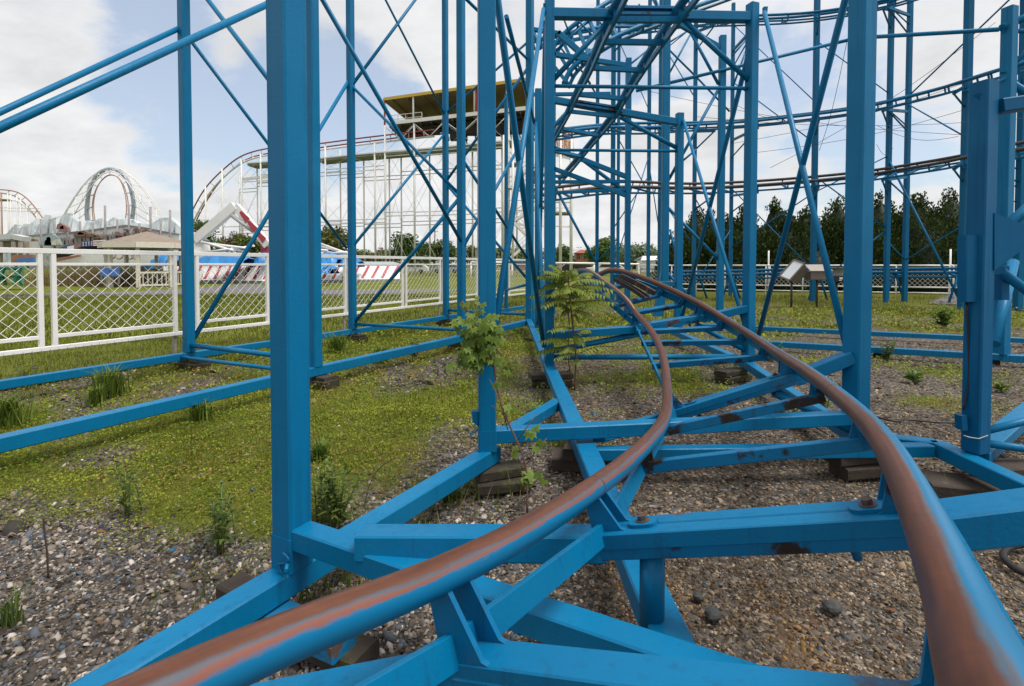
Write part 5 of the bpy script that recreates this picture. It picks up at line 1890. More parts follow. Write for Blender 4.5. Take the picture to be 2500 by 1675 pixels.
for k in range(34):
    u = 150 + k * 7.0
    v = 588 - (k * 0.75 if k < 22 else 16 - (k - 22) * 0.2) + (k * 37 % 5)
    p = at(u, v, YT - 2.9)
    w = 0.11 + 0.05 * (k % 3)
    MB().plate([p + V((-w, 0, -0.3)), p + V((w, 0, -0.3)), p + V((w * 0.9, 0, 0.1)), p + V((0, 0, 0.25 + 0.08 * (k % 4))), p + V((-w, 0, 0.05))], V((0, 1, 0)), 0.12).build('painted_figure', 'mural_grey' if k % 4 else 'mural_red', mt_)

# dark awning of the ride below the mountain with banners
aw = thing('ride_canopy', at(260, 672, 42), 'dark arched canopy hung with banners in front of the mountain', 'canopy')
pts = [(130, 618), (170, 606), (210, 598), (250, 595), (290, 596), (330, 600), (370, 607), (420, 612)]
for (u0, v0), (u1, v1) in zip(pts, pts[1:]):
    a, b = at(u0, v0, 42), at(u1, v1, 42)
    a2, b2 = at(u0, v0 + 18, 42), at(u1, v1 + 18, 42)
    MB().plate([a, b, b2, a2], V((0, 1, 0)), 0.4).build('canopy_panel', 'black_void', aw)
    MB().beam(at(u0, v0 - 3, 41.5), at(u1, v1 - 3, 41.5), 0.3, 0.26, ch=0).build('trim', 'banner_blue', aw)
q0, q1 = at(200, 589, 41), at(258, 585, 41)
bn_ = MB().plate([at(200, 590, 41), at(228, 588, 41), at(228, 600, 41), at(200, 603, 41)], V((0, 1, 0)), 0.06).build('banner', 'banner_blue', aw)
for k in range(12):
    p = at(203 + (k % 4) * 7, 592.5 + (k // 4) * 3.6 - (k % 4) * 0.5, 40.93)
    MB().plate([p + V((-0.035, 0, -0.03)), p + V((0.035, 0, -0.03)), p + V((0, 0, 0.06))], V((0, 1, 0)), 0.02).build('star', 'banner_white', bn_)
for k in range(5):
    v0 = 587.5 + k * 2.6
    MB().plate([at(228, v0, 41), at(258, v0 - 2, 41), at(258, v0 + 0.4, 41), at(228, v0 + 2.5, 41)], V((0, 1, 0)), 0.06).build('stripe', 'banner_white' if k % 2 == 0 else 'banner_red', bn_)
MB().plate([at(165, 602, 41), at(181, 599, 41), at(181, 608, 41), at(165, 611, 41)], V((0, 1, 0)), 0.08).build('banner', 'banner_white', aw)
MB().plate([at(182, 597, 41), at(198, 594, 41), at(198, 603, 41), at(182, 607, 41)], V((0, 1, 0)), 0.08).build('banner', 'mural_red', aw)
# white barrier wall with rings below the canopy
aw = thing('barrier_wall', at(280, 650, 40), 'low white wall hung with rings under the dark canopy', 'wall')
MB().plate([at(128, 640, 40), at(195, 618, 40), at(440, 614, 40), at(440, 650, 40), at(128, 650, 40)], V((0, 1, 0)), 0.3).build('barrier', 'white_wall', aw)
MB().plate([at(128, 632, 39.6), at(195, 622, 39.6), at(195, 626, 39.6), at(128, 640, 39.6)], V((0, 1, 0)), 0.2).build('barrier_rail', 'brick_red', aw)
for u in (263, 272, 291, 318, 330):
    MB().tube([at(u + 9 * math.cos(a_), 624 + 8 * math.sin(a_), 39) for a_ in np.linspace(0, 2 * math.pi, 19)], 0.06, 5).build('ring', 'grey_wood', aw)

# shed at the far left
sh = thing('shed', at(40, 690, 34), 'open-fronted brown shed with pale fascia at the far left edge', 'shed')
MB().plate([at(-60, 592, 34), at(62, 586, 34), at(64, 612, 34), at(-60, 612, 34)], V((0, 1, 0)), 0.5).build('wall', 'shed_wall', sh)
MB().beam(at(-60, 583, 33.5), at(38, 578, 33.5), 0.6, 0.35, ch=0).build('fascia', 'shed_fascia', sh)
MB().beam(at(38, 578, 33.5), at(66, 584, 33.5), 0.6, 0.30, ch=0).build('fascia', 'shed_fascia', sh)
for u in (2, 33, 50):
    MB().beam(at(u, 590, 33.2), at(u, 645, 33.2), 0.16, 0.16, up=V((0, 1, 0)), ch=0).build('post', 'grey_wood', sh)
MB().plate([at(-60, 612, 33), at(118, 606, 33), at(118, 612, 33), at(-60, 622, 33)], V((0, 1, 0)), 0.4).build('counter', 'dark_underside', sh)
MB().plate([at(36, 622, 32), at(84, 622, 32), at(84, 640, 32), at(36, 640, 32)], V((0, 1, 0)), 0.3).build('crate', 'brick_red', thing('crate_stack', at(60, 640, 32), 'red-brown crates stacked in front of the shed at far left', 'crates'))
MB().plate([at(44, 632, 31.8), at(84, 628, 31.8), at(84, 640, 31.8), at(44, 640, 31.8)], V((0, 1, 0)), 0.2).build('board', 'seat_blue', thing('leaning_board', at(64, 640, 31.8), 'blue board leaning by the shed at far left', 'board'))
gt = thing('green_table', at(30, 690, 26), 'green picnic table seen through the fence at far left', 'table')
for z, v in ((0, 653), (1, 672)):
    for k in range(3):
        MB().beam(at(-20, v + k * 2, 26 + k * 0.35), at(58, v + k * 2, 26 + k * 0.35), 0.28, 0.06, ch=0).build('plank', 'green_plastic', gt)
for u in (0, 40):
    MB().beam(at(u - 8, 695, 26), at(u + 10, 655, 26), 0.12, 0.12, ch=0).build('leg', 'green_plastic', gt)
    MB().beam(at(u + 14, 695, 26.3), at(u - 4, 655, 26.3), 0.12, 0.12, ch=0).build('leg', 'green_plastic', gt)

# ---------------------------------------------------------------- gazebo
gz = thing('gazebo', at(365, 696, 31), 'white posted gazebo with brown shingle roof left of the second blue column', 'gazebo')
YG = 31.0
gc = at(362, 698, YG)
gc.z = 0
gr = 2.05
ze, zr = at(362, 594, YG).z, at(362, 569, YG).z
ring = [V((gc.x + gr * 1.18 * math.cos(R(22.5 + 45 * k)), gc.y + gr * 1.18 * math.sin(R(22.5 + 45 * k)), ze)) for k in range(8)]
apex = V((gc.x, gc.y, zr + 0.1))
rfz = MB().add(ring + [apex], [(k, (k + 1) % 8, 8) for k in range(8)] + [tuple(range(7, -1, -1))]).build('roof', 'brown_shingle', gz)
for k in range(8):
    MB().beam(ring[k] - V((0, 0, 0.16)), ring[(k + 1) % 8] - V((0, 0, 0.16)), 0.10, 0.32, ch=0).build('fascia', 'cream_wood', rfz)
    a_ = R(22.5 + 45 * k)
    p = V((gc.x + gr * math.cos(a_), gc.y + gr * math.sin(a_), 0))
    MB().beam(p - V((0, 0, 0.03)), p + V((0, 0, ze - 0.3)), 0.19, 0.19, up=V((math.cos(a_), math.sin(a_), 0))).build('post', 'cream_wood', gz)
    a2 = R(22.5 + 45 * (k + 1))
    p2 = V((gc.x + gr * math.cos(a2), gc.y + gr * math.sin(a2), 0))
    if k not in (5,):
        MB().beam(p + V((0, 0, 0.85)), p2 + V((0, 0, 0.85)), 0.09, 0.1, ch=0).build('rail', 'cream_wood', gz)
        MB().beam(p + V((0, 0, 0.12)), p2 + V((0, 0, 0.12)), 0.09, 0.1, ch=0).build('rail', 'cream_wood', gz)
        for j in range(1, 7):
            q_ = lerp(p, p2, j / 7)
            MB().beam(q_ + V((0, 0, 0.12)), q_ + V((0, 0, 0.85)), 0.04, 0.04, up=V((0, 1, 0)), ch=0).build('baluster', 'cream_wood', gz)
for u in (258, 282):
    bt = thing('bench', at(u, 690, 29), 'blue slatted seat behind the fence, %s one' % ('left' if u == 258 else 'right'), 'bench', 'blue seats by the gazebo')
    for k in range(4):
        MB().beam(at(u - 11, 657 + k * 5, 29 - k * 0.06), at(u + 10, 657 + k * 5, 29 - k * 0.06), 0.10, 0.13, ch=0.01).build('slat', 'seat_blue', bt)
    for s in (-9, 8):
        MB().beam(at(u + s, 650, 29.1), at(u + s, 693, 29.1), 0.08, 0.08, up=V((0, 1, 0)), ch=0).build('leg', 'grey_wood', bt)

# ---------------------------------------------------------------- white spider ride with its folded arms and tarps
sr = thing('spider_ride', at(640, 690, 36), 'white ride with folded arm, red stripes and round base behind the fence', 'amusement ride')
YS = 36.0
sp_ = lambda u, v, b=0.0: at(u, v, YS + b)
# striped skirt: separate sloped panels side by side
us = list(range(400, 1000, 24))
for u0, u1 in zip(us, us[1:]):
    d0, d1 = 0.014 * abs(u0 - 640) - 0.00 * u0, 0.014 * abs(u1 - 640)
    a, b = sp_(u0, 650, d0), sp_(u1, 650, d1)
    c, d = sp_(u1, 681, d1 - 1.2), sp_(u0, 681, d0 - 1.2)
    c.z = d.z = 0.18
    nn = (b - a).cross(d - a).normalized()
    pn = MB().plate([a, b, c, d], nn, 0.06).build('skirt_panel', 'ride_white', sr)
    if nn.y > 0:
        nn = -nn
    e_ = nn * 0.045
    MB().plate([lerp(a, b, 0.72) + e_, lerp(a, b, 0.98) + e_, lerp(d, c, 0.34) + e_ + (a - d) * 0.08, lerp(d, c, 0.04) + e_ + (a - d) * 0.08], nn, 0.02).build('stripe', 'ride_red', pn)
    MB().plate([V((d.x, d.y, 0.2)), V((c.x, c.y, 0.2)), V((c.x, c.y, -0.02)), V((d.x, d.y, -0.02))], V((0, 1, 0)), 0.08).build('plinth', 'mural_grey', pn)
# decking behind the skirt
MB().plate([sp_(400, 650, 3.4), sp_(990, 650, 5), sp_(960, 640, 14), sp_(430, 640, 12)], V((0, 0, 1)), 0.1).build('deck', 'ride_grey', sr)
# hub and the raised arm
MB().cyl(sp_(484, 652, 4), sp_(484, 588, 4), 1.0, 0.75, n=14).build('hub', 'ride_white', sr)
MB().cyl(sp_(484, 588, 4), sp_(484, 580, 4), 0.85, 0.4, n=14).build('hub_cap', 'ride_grey', sr)
a, b, c = sp_(478, 586, 3.4), sp_(575, 503, 3.2), sp_(655, 600, 3.0)
MB().sweep([(0.25, -0.33), (0.25, 0.33), (-0.25, 0.33), (-0.25, -0.33)], [a, b]).build('arm', 'ride_white', sr)
MB().sweep([(0.20, -0.28), (0.20, 0.28), (-0.20, 0.28), (-0.20, -0.28)], [b, c]).build('forearm', 'ride_white', sr)
dirn = (c - b).normalized()
for k0, k1 in ((0.18, 0.38), (0.42, 0.62), (0.66, 0.88)):
    p, q_ = lerp(b, c, k0), lerp(b, c, k1)
    up3 = V((0.7, 0, 0.7))
    MB().plate([p + V((0.12, -0.26, 0.16)), q_ + V((0.26, -0.26, 0.20)), q_ + V((-0.05, -0.26, -0.16)), p + V((-0.02, -0.26, 0.0))], V((0, 1, 0)), 0.04).build('stripe', 'ride_red', sr)
MB().tube([sp_(566, 526, 3.0), sp_(620, 566, 3.0)], 0.16, 8).build('hydraulic_ram', 'galvanised', sr)
MB().tube([sp_(618, 565, 3.0), sp_(650, 592, 3.0)], 0.09, 8).build('ram_rod', 'galvanised', sr)
MB().beam(sp_(648, 596, 3.2), sp_(648, 618, 3.2), 0.5, 0.5, ch=0.02).build('arm_end', 'ride_red', sr)
for (u0, v0, u1, v1) in ((490, 592, 600, 606), (492, 590, 570, 612), (500, 622, 620, 600), (560, 610, 605, 614), (500, 616, 560, 608), (566, 606, 578, 622), (566, 606, 556, 622),
                         (780, 594, 850, 620), (776, 600, 850, 618), (770, 612, 852, 622), (782, 620, 840, 616), (700, 586, 790, 620), (690, 600, 800, 612)):
    MB().tube([sp_(u0, v0, 2), sp_(u1, v1, 1)], 0.09, 5).build('sweep_arm', 'ride_white', sr)


def tarp(u0, u1, v0, v1, d, lab):
    """draped blue sheet: a lumpy closed mound"""
    nx, ny = 14, 7
    vs_, fs = [], []
    rng = np.random.default_rng(int(u0))
    for j in range(ny):
        for i in range(nx):
            fu, fv = i / (nx - 1), j / (ny - 1)
            u = lerp(u0, u1, fu)
            zt = at((u0 + u1) / 2, v0, d).z
            zb__ = at((u0 + u1) / 2, v1, d).z
            prof = math.sin(math.pi * (0.08 + 0.84 * fu)) ** 0.45
            ang = math.pi * fv
            x = at(u, v0, d).x
            z = zb__ + (zt - zb__) * max(0, math.sin(ang)) ** 0.6 * prof * (0.85 + 0.3 * rng.random())
            y = d - math.cos(ang) * 1.0 + rng.normal() * 0.06
            vs_.append((x + rng.normal() * 0.05, y, z))
    for j in range(ny - 1):
        for i in range(nx - 1):
            a = j * nx + i
            fs.append((a, a + 1, a + nx + 1, a + nx))
    base = list(range(nx)) + list(range((ny - 1) * nx + nx - 1, (ny - 1) * nx - 1, -1))
    fs.append(tuple(base))
    o = MB().add(vs_, fs, smooth=True).build('tarp', 'tarp_blue')
    tag(o, lab, 'tarp', 'blue tarps over the ride cars')


tarp(492, 612, 618, 646, 35.4, 'long blue tarp bundle on the ride, left of the nearest column')
tarp(636, 662, 616, 646, 35.6, 'small blue tarp bundle at the foot of the red arm end')
tarp(778, 832, 620, 646, 36.5, 'blue tarp bundle on the ride right of the nearest column')
tarp(836, 880, 626, 652, 37.5, 'blue tarp bundle behind the second fence-side column')
tarp(352, 372, 648, 668, 33.5, 'small blue tarp bundle behind the gazebo posts')
tarp(388, 440, 622, 650, 35.0, 'blue tarp bundle right of the gazebo posts')
tarp(780, 818, 646, 668, 32.6, 'low blue tarp bundle in front of the striped skirt')

# ---------------------------------------------------------------- trees and buildings beyond
def leaf_cloud(centres, radii, n, size, c_lo, c_hi, seed, shell=0.42, spray=False):
    """n small bent leaf faces spread through a set of ellipsoid clumps; returns verts, quads, colours"""
    rng = np.random.default_rng(seed)
    centres, radii = np.asarray(centres, float), np.asarray(radii, float)
    w = radii.prod(1) ** (2 / 3.0)
    idx = rng.choice(len(centres), n, p=w / w.sum())
    d = rng.normal(size=(n, 3))
    d /= np.linalg.norm(d, axis=1)[:, None]
    rr = rng.random(n) ** shell
    P = centres[idx] + d * rr[:, None] * radii[idx]
    nrm = d * 0.6 + rng.normal(size=(n, 3)) * 0.7 + np.array([0, 0, 0.4])
    nrm /= np.linalg.norm(nrm, axis=1)[:, None]
    a = np.cross(nrm, rng.normal(size=(n, 3)))
    a /= np.linalg.norm(a, axis=1)[:, None]
    if spray:
        a = d * 0.5 + np.array([0, 0, 0.9]) + rng.normal(size=(n, 3)) * 0.35
        a /= np.linalg.norm(a, axis=1)[:, None]
        nrm = np.cross(a, rng.normal(size=(n, 3)))
        nrm /= np.linalg.norm(nrm, axis=1)[:, None]
    b = np.cross(nrm, a)
    s = size * (0.6 + 0.8 * rng.random(n))[:, None]
    q = np.stack([P - a * s, P - b * s * 0.55 + nrm * s * 0.15, P + a * s, P + b * s * 0.55 + nrm * s * 0.15], 1)
    t = np.clip(rng.random(n) * 0.8 + 0.2 * (rng.random(len(centres))[idx]), 0, 1)[:, None]
    c = np.asarray(c_lo) * (1 - t) + np.asarray(c_hi) * t
    return q.reshape(-1, 3), np.arange(4 * n).reshape(-1, 4), np.repeat(c, 4, 0)


def tree(name, p, h, w, trunk, n, size, lo, hi, lab, cat, seed, group=None, shape='round', mat_='leaf_tint'):
    rng = np.random.default_rng(seed)
    root = thing(name, (p.x, p.y, 0), lab, cat, group)
    cs, rs = [], []
    if shape == 'round':
        for k in range(16):
            a_ = rng.random() * 6.28
            rr = (rng.random() ** 0.6) * w * 0.36
            z = trunk + (h - trunk) * (0.22 + 0.62 * rng.random())
            k2 = 1 - abs((z - trunk) / (h - trunk) - 0.45) * 0.9
            cs.append((p.x + rr * math.cos(a_) * k2, p.y + rr * math.sin(a_) * k2, z))
            s = w * (0.16 + 0.10 * rng.random())
            rs.append((s, s, s * 0.8))
    else:
        for k in range(44):
            f = (k + rng.random()) / 44
            z = h * (0.03 + 0.90 * f)
            half = w * 0.5 * (0.16 + 1.15 * min(1, (1 - f) * 1.75) * (0.8 + 0.2 * min(1, f * 6)))
            a_ = rng.random() * 6.28
            rr = half * 0.70 * rng.random() ** 0.4
            cs.append((p.x + rr * math.cos(a_), p.y + rr * math.sin(a_), z))
            s = max(half * 0.46, w * 0.09)
            rs.append((s, s, s * 1.25))
        for k in range(3):
            cs.append((p.x + rng.normal() * w * 0.015, p.y, h * (0.93 + 0.028 * k)))
            rs.append((w * 0.028, w * 0.028, h * 0.035))
    v, f, c = leaf_cloud(cs, rs, n, size, lo, hi, seed, 0.42 if shape == 'round' else 0.26, shape != 'round')
    raw_mesh('crown', v, f, mat_, root, c)
    if shape != 'round':
        # added core that blocks gaps in the crown, its inner shade put into the colour
        nb, nr_ = 14, 9
        vs2, fs2 = [], []
        for j in range(nr_ + 1):
            f_ = j / nr_
            half = w * 0.42 * (0.10 + 1.05 * min(1, (1 - f_) * 1.4)) * (1 if f_ < 0.97 else 0.3)
            for k in range(nb):
                a_ = 2 * math.pi * k / nb
                q_ = half * (0.78 + 0.4 * rng.random())
                vs2.append((p.x + q_ * math.cos(a_), p.y + q_ * math.sin(a_), h * 0.90 * f_ + (rng.random() - .5) * 0.1))
        for j in range(nr_):
            for k in range(nb):
                fs2.append((j * nb + k, j * nb + (k + 1) % nb, (j + 1) * nb + (k + 1) % nb, (j + 1) * nb + k))
        raw_mesh('dark_core', vs2, fs2, mat_, root, np.repeat(np.array([lo]) * 0.9, len(vs2), 0))
    mb = MB()
    top = V((p.x, p.y, h * (0.62 if shape == 'round' else 0.9)))
    mb.cyl(V((p.x, p.y, -0.1)), top, w * 0.035, w * 0.008, n=8)
    for k in range(6 if shape == 'round' else 0):
        c_ = V(cs[k * 2])
        z0 = lerp(trunk * 0.8, h * 0.5, k / 6)
        mb.cyl(V((p.x, p.y, z0)), c_, w * 0.016, w * 0.004, n=6)
    mb.build('trunk', 'bark', root)
    return root


CON = [(1668, 568, 1.7), (1700, 503, 2.0), (1730, 505, 1.6), (1775, 520, 2.0), (1822, 491, 2.1), (1890, 480, 2.0), (1925, 520, 1.7), (1965, 500, 2.1), (2043, 477, 2.3), (2100, 500, 2.2), (2146, 468, 2.3), (2190, 520, 1.8), (2229, 466, 2.4), (2275, 505, 2.0), (2318, 458, 2.4), (2376, 528, 2.2), (2420, 540, 2.0)]
names_ = ['at the left end of the row, shortest', 'second from the left end of the row', 'third from the left end of the row', 'just left of the portal frame foot', 'behind the right leg of the portal frame', 'above the tilted floodlight',
          'between the floodlights', 'above the middle floodlight', 'hidden partly by the wide right-hand column', 'just right of the wide right-hand column', 'behind the left of two close far columns', 'low one behind the two close far columns',
          'just right of the two close far columns', 'low one left of the tall pointed conifer', 'tall and pointed, left of the junction-box column', 'low one behind the junction-box column', 'last one at the right end of the row']
for k, (u, vt, w) in enumerate(CON):
    d = 26.5 - (u - 1650) * 0.0035 + (k % 3) * 0.5
    p = at(u, 690, d)
    p.z = 0
    tree('conifer', p, at(u, vt, d).z, w * 1.4, 0.2, 17000, 0.066, (0.008, 0.020, 0.004), (0.055, 0.090, 0.014), 'dark dense conifer ' + names_[k], 'tree', 100 + k, 'conifer row behind the far fence', 'cone', 'conifer_tint')

TR = [(1466, 577, 80, 6.2, 'round bright green tree right of the brick house', (0.05, 0.11, 0.012), (0.16, 0.25, 0.05)),
      (1548, 604, 150, 16, 'hazy green tree behind the far blue columns, left of the white shed', (0.09, 0.14, 0.07), (0.19, 0.26, 0.15)),
      (1515, 612, 160, 12, 'hazy low tree right of the round bright one', (0.10, 0.15, 0.08), (0.20, 0.27, 0.16)),
      (1600, 616, 165, 12, 'hazy low tree above the white shed roof', (0.10, 0.14, 0.08), (0.18, 0.24, 0.14)),
      (1378, 602, 95, 6, 'dark green tree left of the brick house', (0.03, 0.07, 0.015), (0.10, 0.16, 0.04)),
      (1342, 610, 100, 6, 'low tree behind the foot of the stair tower', (0.05, 0.09, 0.025), (0.12, 0.18, 0.06)),
      (988, 572, 88, 7.0, 'large dark green tree under the white coaster, left of two', (0.025, 0.060, 0.012), (0.10, 0.17, 0.03)),
      (1030, 590, 92, 6.0, 'dark green tree under the white coaster, right of the largest', (0.03, 0.065, 0.015), (0.11, 0.17, 0.04)),
      (1080, 584, 100, 7, 'olive tree under the white coaster behind the paired columns', (0.05, 0.08, 0.02), (0.14, 0.19, 0.05)),
      (1150, 602, 105, 6, 'pale olive tree left of the vine column', (0.08, 0.11, 0.03), (0.18, 0.22, 0.07)),
      (890, 604, 110, 7, 'pale green low tree right of the second fence-side column', (0.09, 0.13, 0.03), (0.20, 0.25, 0.08)),
      (815, 552, 62, 5.5, 'loose olive tree between the fence-side columns', (0.055, 0.065, 0.015), (0.17, 0.18, 0.05)),
      (790, 560, 70, 5.5, 'reddish green tree just right of the nearest column', (0.06, 0.065, 0.02), (0.15, 0.15, 0.05)),
      (625, 572, 64, 5.5, 'mid green tree behind the folded ride arm', (0.045, 0.075, 0.015), (0.15, 0.19, 0.04)),
      (570, 566, 66, 4.8, 'brownish tree behind the raised ride arm', (0.085, 0.065, 0.03), (0.17, 0.14, 0.06)),
      (498, 532, 58, 3.8, 'thin green tree at the foot of the white coaster hill', (0.04, 0.08, 0.02), (0.13, 0.20, 0.05)),
      (930, 615, 108, 7, 'brown hedge-like tree below the white coaster', (0.11, 0.08, 0.04), (0.18, 0.14, 0.07)),
      (1255, 612, 100, 8, 'low green tree at the foot of the stair tower, left side', (0.05, 0.09, 0.02), (0.13, 0.18, 0.06)),
      (1205, 612, 100, 8, 'low green tree just right of the vine column', (0.07, 0.10, 0.03), (0.16, 0.20, 0.06))]
for k, (u, vt, d, w, lab, lo, hi) in enumerate(TR):
    p = at(u, 672, d)
    h = at(u, vt, d).z
    tree('tree', p, h, w, h * 0.22, 2600, 0.036 * w if w < 9 else 0.03 * w, lo, hi, lab, 'tree', 300 + k)

# the far tree line closing the horizon
rng = np.random.default_rng(5)
cs, rs = [], []
for k in range(170):
    a_ = -1.15 + 2.3 * (k + rng.random()) / 170
    dist = 210 + rng.random() * 40
    h = 3.0 + 4.5 * fbm(np.array([k * 1.0]), np.array([0.0]), 9)[0]
    cs.append((dist * math.tan(a_) * 0.9, dist, h * 0.55))
    rs.append((6.5, 4, h * 0.62))
v, f, c = leaf_cloud(cs, rs, 16000, 0.55, (0.07, 0.10, 0.05), (0.16, 0.20, 0.11), 6)
o = raw_mesh('far_wood', v, f, 'leaf_tint', None, c)
stuff(o)
tag(o, 'far low line of trees along the horizon', 'wood')

# tan dead grass stand by the gazebo
rng = np.random.default_rng(9)
n = 2600
bx = G(210, 700)
base = np.stack([bx.x + rng.normal(size=n) * 2.2, bx.y + 1.5 + rng.normal(size=n) * 0.9, np.zeros(n)], 1)
hh = 0.9 + 0.7 * rng.random(n)
lean = rng.normal(size=(n, 2)) * 0.12
wv = 0.012
tip = base + np.stack([lean[:, 0] * hh, lean[:, 1] * hh, hh], 1)
v = np.stack([base - [wv, 0, 0], base + [wv, 0, 0], tip], 1).reshape(-1, 3)
t = rng.random(n)[:, None]
c = np.repeat(np.array([[0.10, 0.085, 0.035]]) * (1 - t) + np.array([[0.33, 0.22, 0.12]]) * t, 3, 0)
o = raw_mesh('reed_stand', v, np.arange(3 * n).reshape(-1, 3), 'grass_tint', None, c)
stuff(o)
tag(o, 'tall tan dead grass behind the white fence at left', 'grass')

# brick house with a low wing
hs = thing('brick_house', at(1424, 648, 110), 'brick house with a red hipped roof beyond the stair tower', 'house')
YB = 110
w0, w1 = at(1407, 650, YB), at(1439, 650, YB)
zt = at(1420, 618, YB).z
MB().beam(V((w0.x, YB + 1.5, zt / 2)), V((w1.x, YB + 1.5, zt / 2)), 3.0, zt, ch=0).build('wall', 'brick_red', hs)
ap = at(1423, 609, YB)
e0, e1_ = at(1403, 618, YB), at(1442, 618, YB)
MB().add([V((e0.x, YB - 0.6, zt)), V((e1_.x, YB - 0.6, zt)), V((e1_.x, YB + 3.6, zt)), V((e0.x, YB + 3.6, zt)), V((ap.x - 0.3, YB + 1.5, ap.z)), V((ap.x + 0.3, YB + 1.5, ap.z))],
         [(0, 1, 5, 4), (1, 2, 5), (2, 3, 4, 5), (3, 0, 4), (3, 2, 1, 0)]).build('roof', 'red_roof', hs)
wi = at(1428, 626, YB)
MB().boxc((wi.x, YB - 0.03, wi.z), 0.5, 0.1, 1.0).build('window', 'window_dark', hs)
MB().boxc((wi.x - 1.6, YB - 0.03, wi.z), 0.2, 0.1, 1.2).build('window', 'window_dark', hs)
MB().boxc((wi.x - 1.2, YB - 0.03, wi.z), 0.2, 0.1, 1.2).build('window', 'window_dark', hs)
l0_, l1_ = at(1372, 650, YB + 2), at(1450, 650, YB + 2)
zz, zz2 = at(1400, 640, YB).z, at(1400, 632, YB).z
MB().beam(V((l0_.x, YB + 5, zz / 2)), V((l1_.x, YB + 5, zz / 2)), 4.0, zz, ch=0).build('wing_wall', 'brick_red', hs)
MB().plate([V((l0_.x, YB + 1.5, zz)), V((l1_.x, YB + 1.5, zz)), V((l1_.x, YB + 4.5, zz2)), V((l0_.x, YB + 4.5, zz2))], V((0, -1, 1)), 0.15).build('wing_roof', 'red_roof', hs)
hs = thing('red_roofed_house', at(1268, 648, 115), 'red-roofed house glimpsed behind the stair tower', 'house')
a, b = at(1245, 650, 115), at(1292, 650, 115)
zz, zz2 = at(1268, 632, 115).z, at(1268, 612, 115).z
MB().beam(V((a.x, 117, zz / 2)), V((b.x, 117, zz / 2)), 4, zz, ch=0).build('wall', 'brick_red', hs)
MB().plate([V((a.x - .5, 114.5, zz)), V((b.x + .5, 114.5, zz)), V((b.x - 1, 117, zz2)), V((a.x + 1, 117, zz2))], V((0, -1, 1)), 0.15).build('roof', 'red_roof', hs)
MB().plate([V((a.x - .5, 119.5, zz)), V((b.x + .5, 119.5, zz)), V((b.x - 1, 117, zz2)), V((a.x + 1, 117, zz2))], V((0, 1, 1)), 0.15).build('roof', 'red_roof', hs)
hs = thing('white_shed', at(1605, 650, 90), 'long white low shed behind the far blue columns', 'shed')
a, b = at(1568, 650, 90), at(1645, 650, 90)
zz, zz2 = at(1600, 636, 90).z, at(1600, 625, 90).z
MB().beam(V((a.x, 92, zz / 2)), V((b.x, 92, zz / 2)), 4, zz, ch=0).build('wall', 'white_wall', hs)
MB().plate([V((a.x - .4, 89.6, zz)), V((b.x + .4, 89.6, zz)), V((b.x, 92, zz2)), V((a.x + 0.6, 92, zz2))], V((0, -1, 1)), 0.12).build('roof', 'sign_white', hs)
MB().plate([V((a.x - .4, 94.4, zz)), V((b.x + .4, 94.4, zz)), V((b.x, 92, zz2)), V((a.x + 0.6, 92, zz2))], V((0, 1, 1)), 0.12).build('roof', 'sign_white', hs)
for k, (u, v0, d) in enumerate(((1062, 560, 120), (1402, 606, 130), (1414, 600, 140), (1552, 606, 150))):
    p = at(u, 660, d)
    o = thing('utility_pole', (p.x, p.y, 0), 'thin utility pole %s' % ('right of the largest tree under the white coaster', 'left of the brick house', 'above the brick house roof', 'beyond the hazy trees')[k], 'utility pole')
    zt = at(u, v0, d).z
    MB().tube([V((p.x, p.y, -0.1)), V((p.x, p.y, zt))], 0.14, 5).build('pole', 'utility_wood' if k == 0 else 'galvanised', o)
    MB().beam(V((p.x - 0.8, p.y, zt - 0.5)), V((p.x + 0.8, p.y, zt - 0.5)), 0.1, 0.1, ch=0).build('crossarm', 'utility_wood', o)
# parked vehicles reduced to what shows under the distant rail: low white van and dark car
def car(u, d, length, h, m_, lab, kind):
    p = at(u, 650, d)
    root = thing('parked_' + kind, (p.x, p.y, 0), lab, kind)
    x0, x1 = p.x - length / 2, p.x + length / 2
    y0 = d
    prof = [(x0, 0.35), (x0, 0.9), (x0 + 0.18 * length, 1.0), (x0 + 0.32 * length, h), (x0 + 0.80 * length, h), (x0 + 0.95 * length, 1.0), (x1, 0.9), (x1, 0.35)]
    MB().plate([V((x, y0, z)) for x, z in prof], V((0, 1, 0)), 1.7).build('body', m_, root)
    MB().plate([V((x0 + 0.30 * length, y0 - 0.87, 1.02)), V((x0 + 0.38 * length, y0 - 0.87, h - 0.1)), V((x0 + 0.77 * length, y0 - 0.87, h - 0.1)), V((x0 + 0.88 * length, y0 - 0.87, 1.02))], V((0, 1, 0)), 0.05).build('window', 'window_dark', root)
    for fx_ in (0.2, 0.8):
        c_ = V((x0 + fx_ * length, y0 - 0.88, 0.33))
        MB().cyl(c_, c_ + V((0, 0.25, 0)), 0.33, n=14).build('wheel', 'rubber', root)


car(1478, 62, 4.6, 1.5, 'sign_white', 'white car parked beyond the fence, below the round bright tree', 'car')
car(1008, 74, 4.4, 1.45, 'sign_white', 'white car parked below the large dark tree', 'car')
car(1090, 78, 4.4, 1.45, 'ride_grey', 'grey car parked behind the paired columns', 'car')
car(1400, 66, 5.0, 1.6, 'window_dark', 'dark car parked in front of the brick house', 'car')
o = thing('electrical_cabinet', at(1166, 668, 60), 'grey electrical cabinet at the foot of the white coaster', 'cabinet')
MB().beam(at(1166, 672, 59), at(1166, 611, 59), 0.55, 0.5, up=V((0, 1, 0))).build('body', 'grey_box', o)
MB().beam(at(1166, 668, 58.7), at(1166, 615, 58.7), 0.48, 0.04, up=V((0, 1, 0))).build('door', 'grey_box', o)
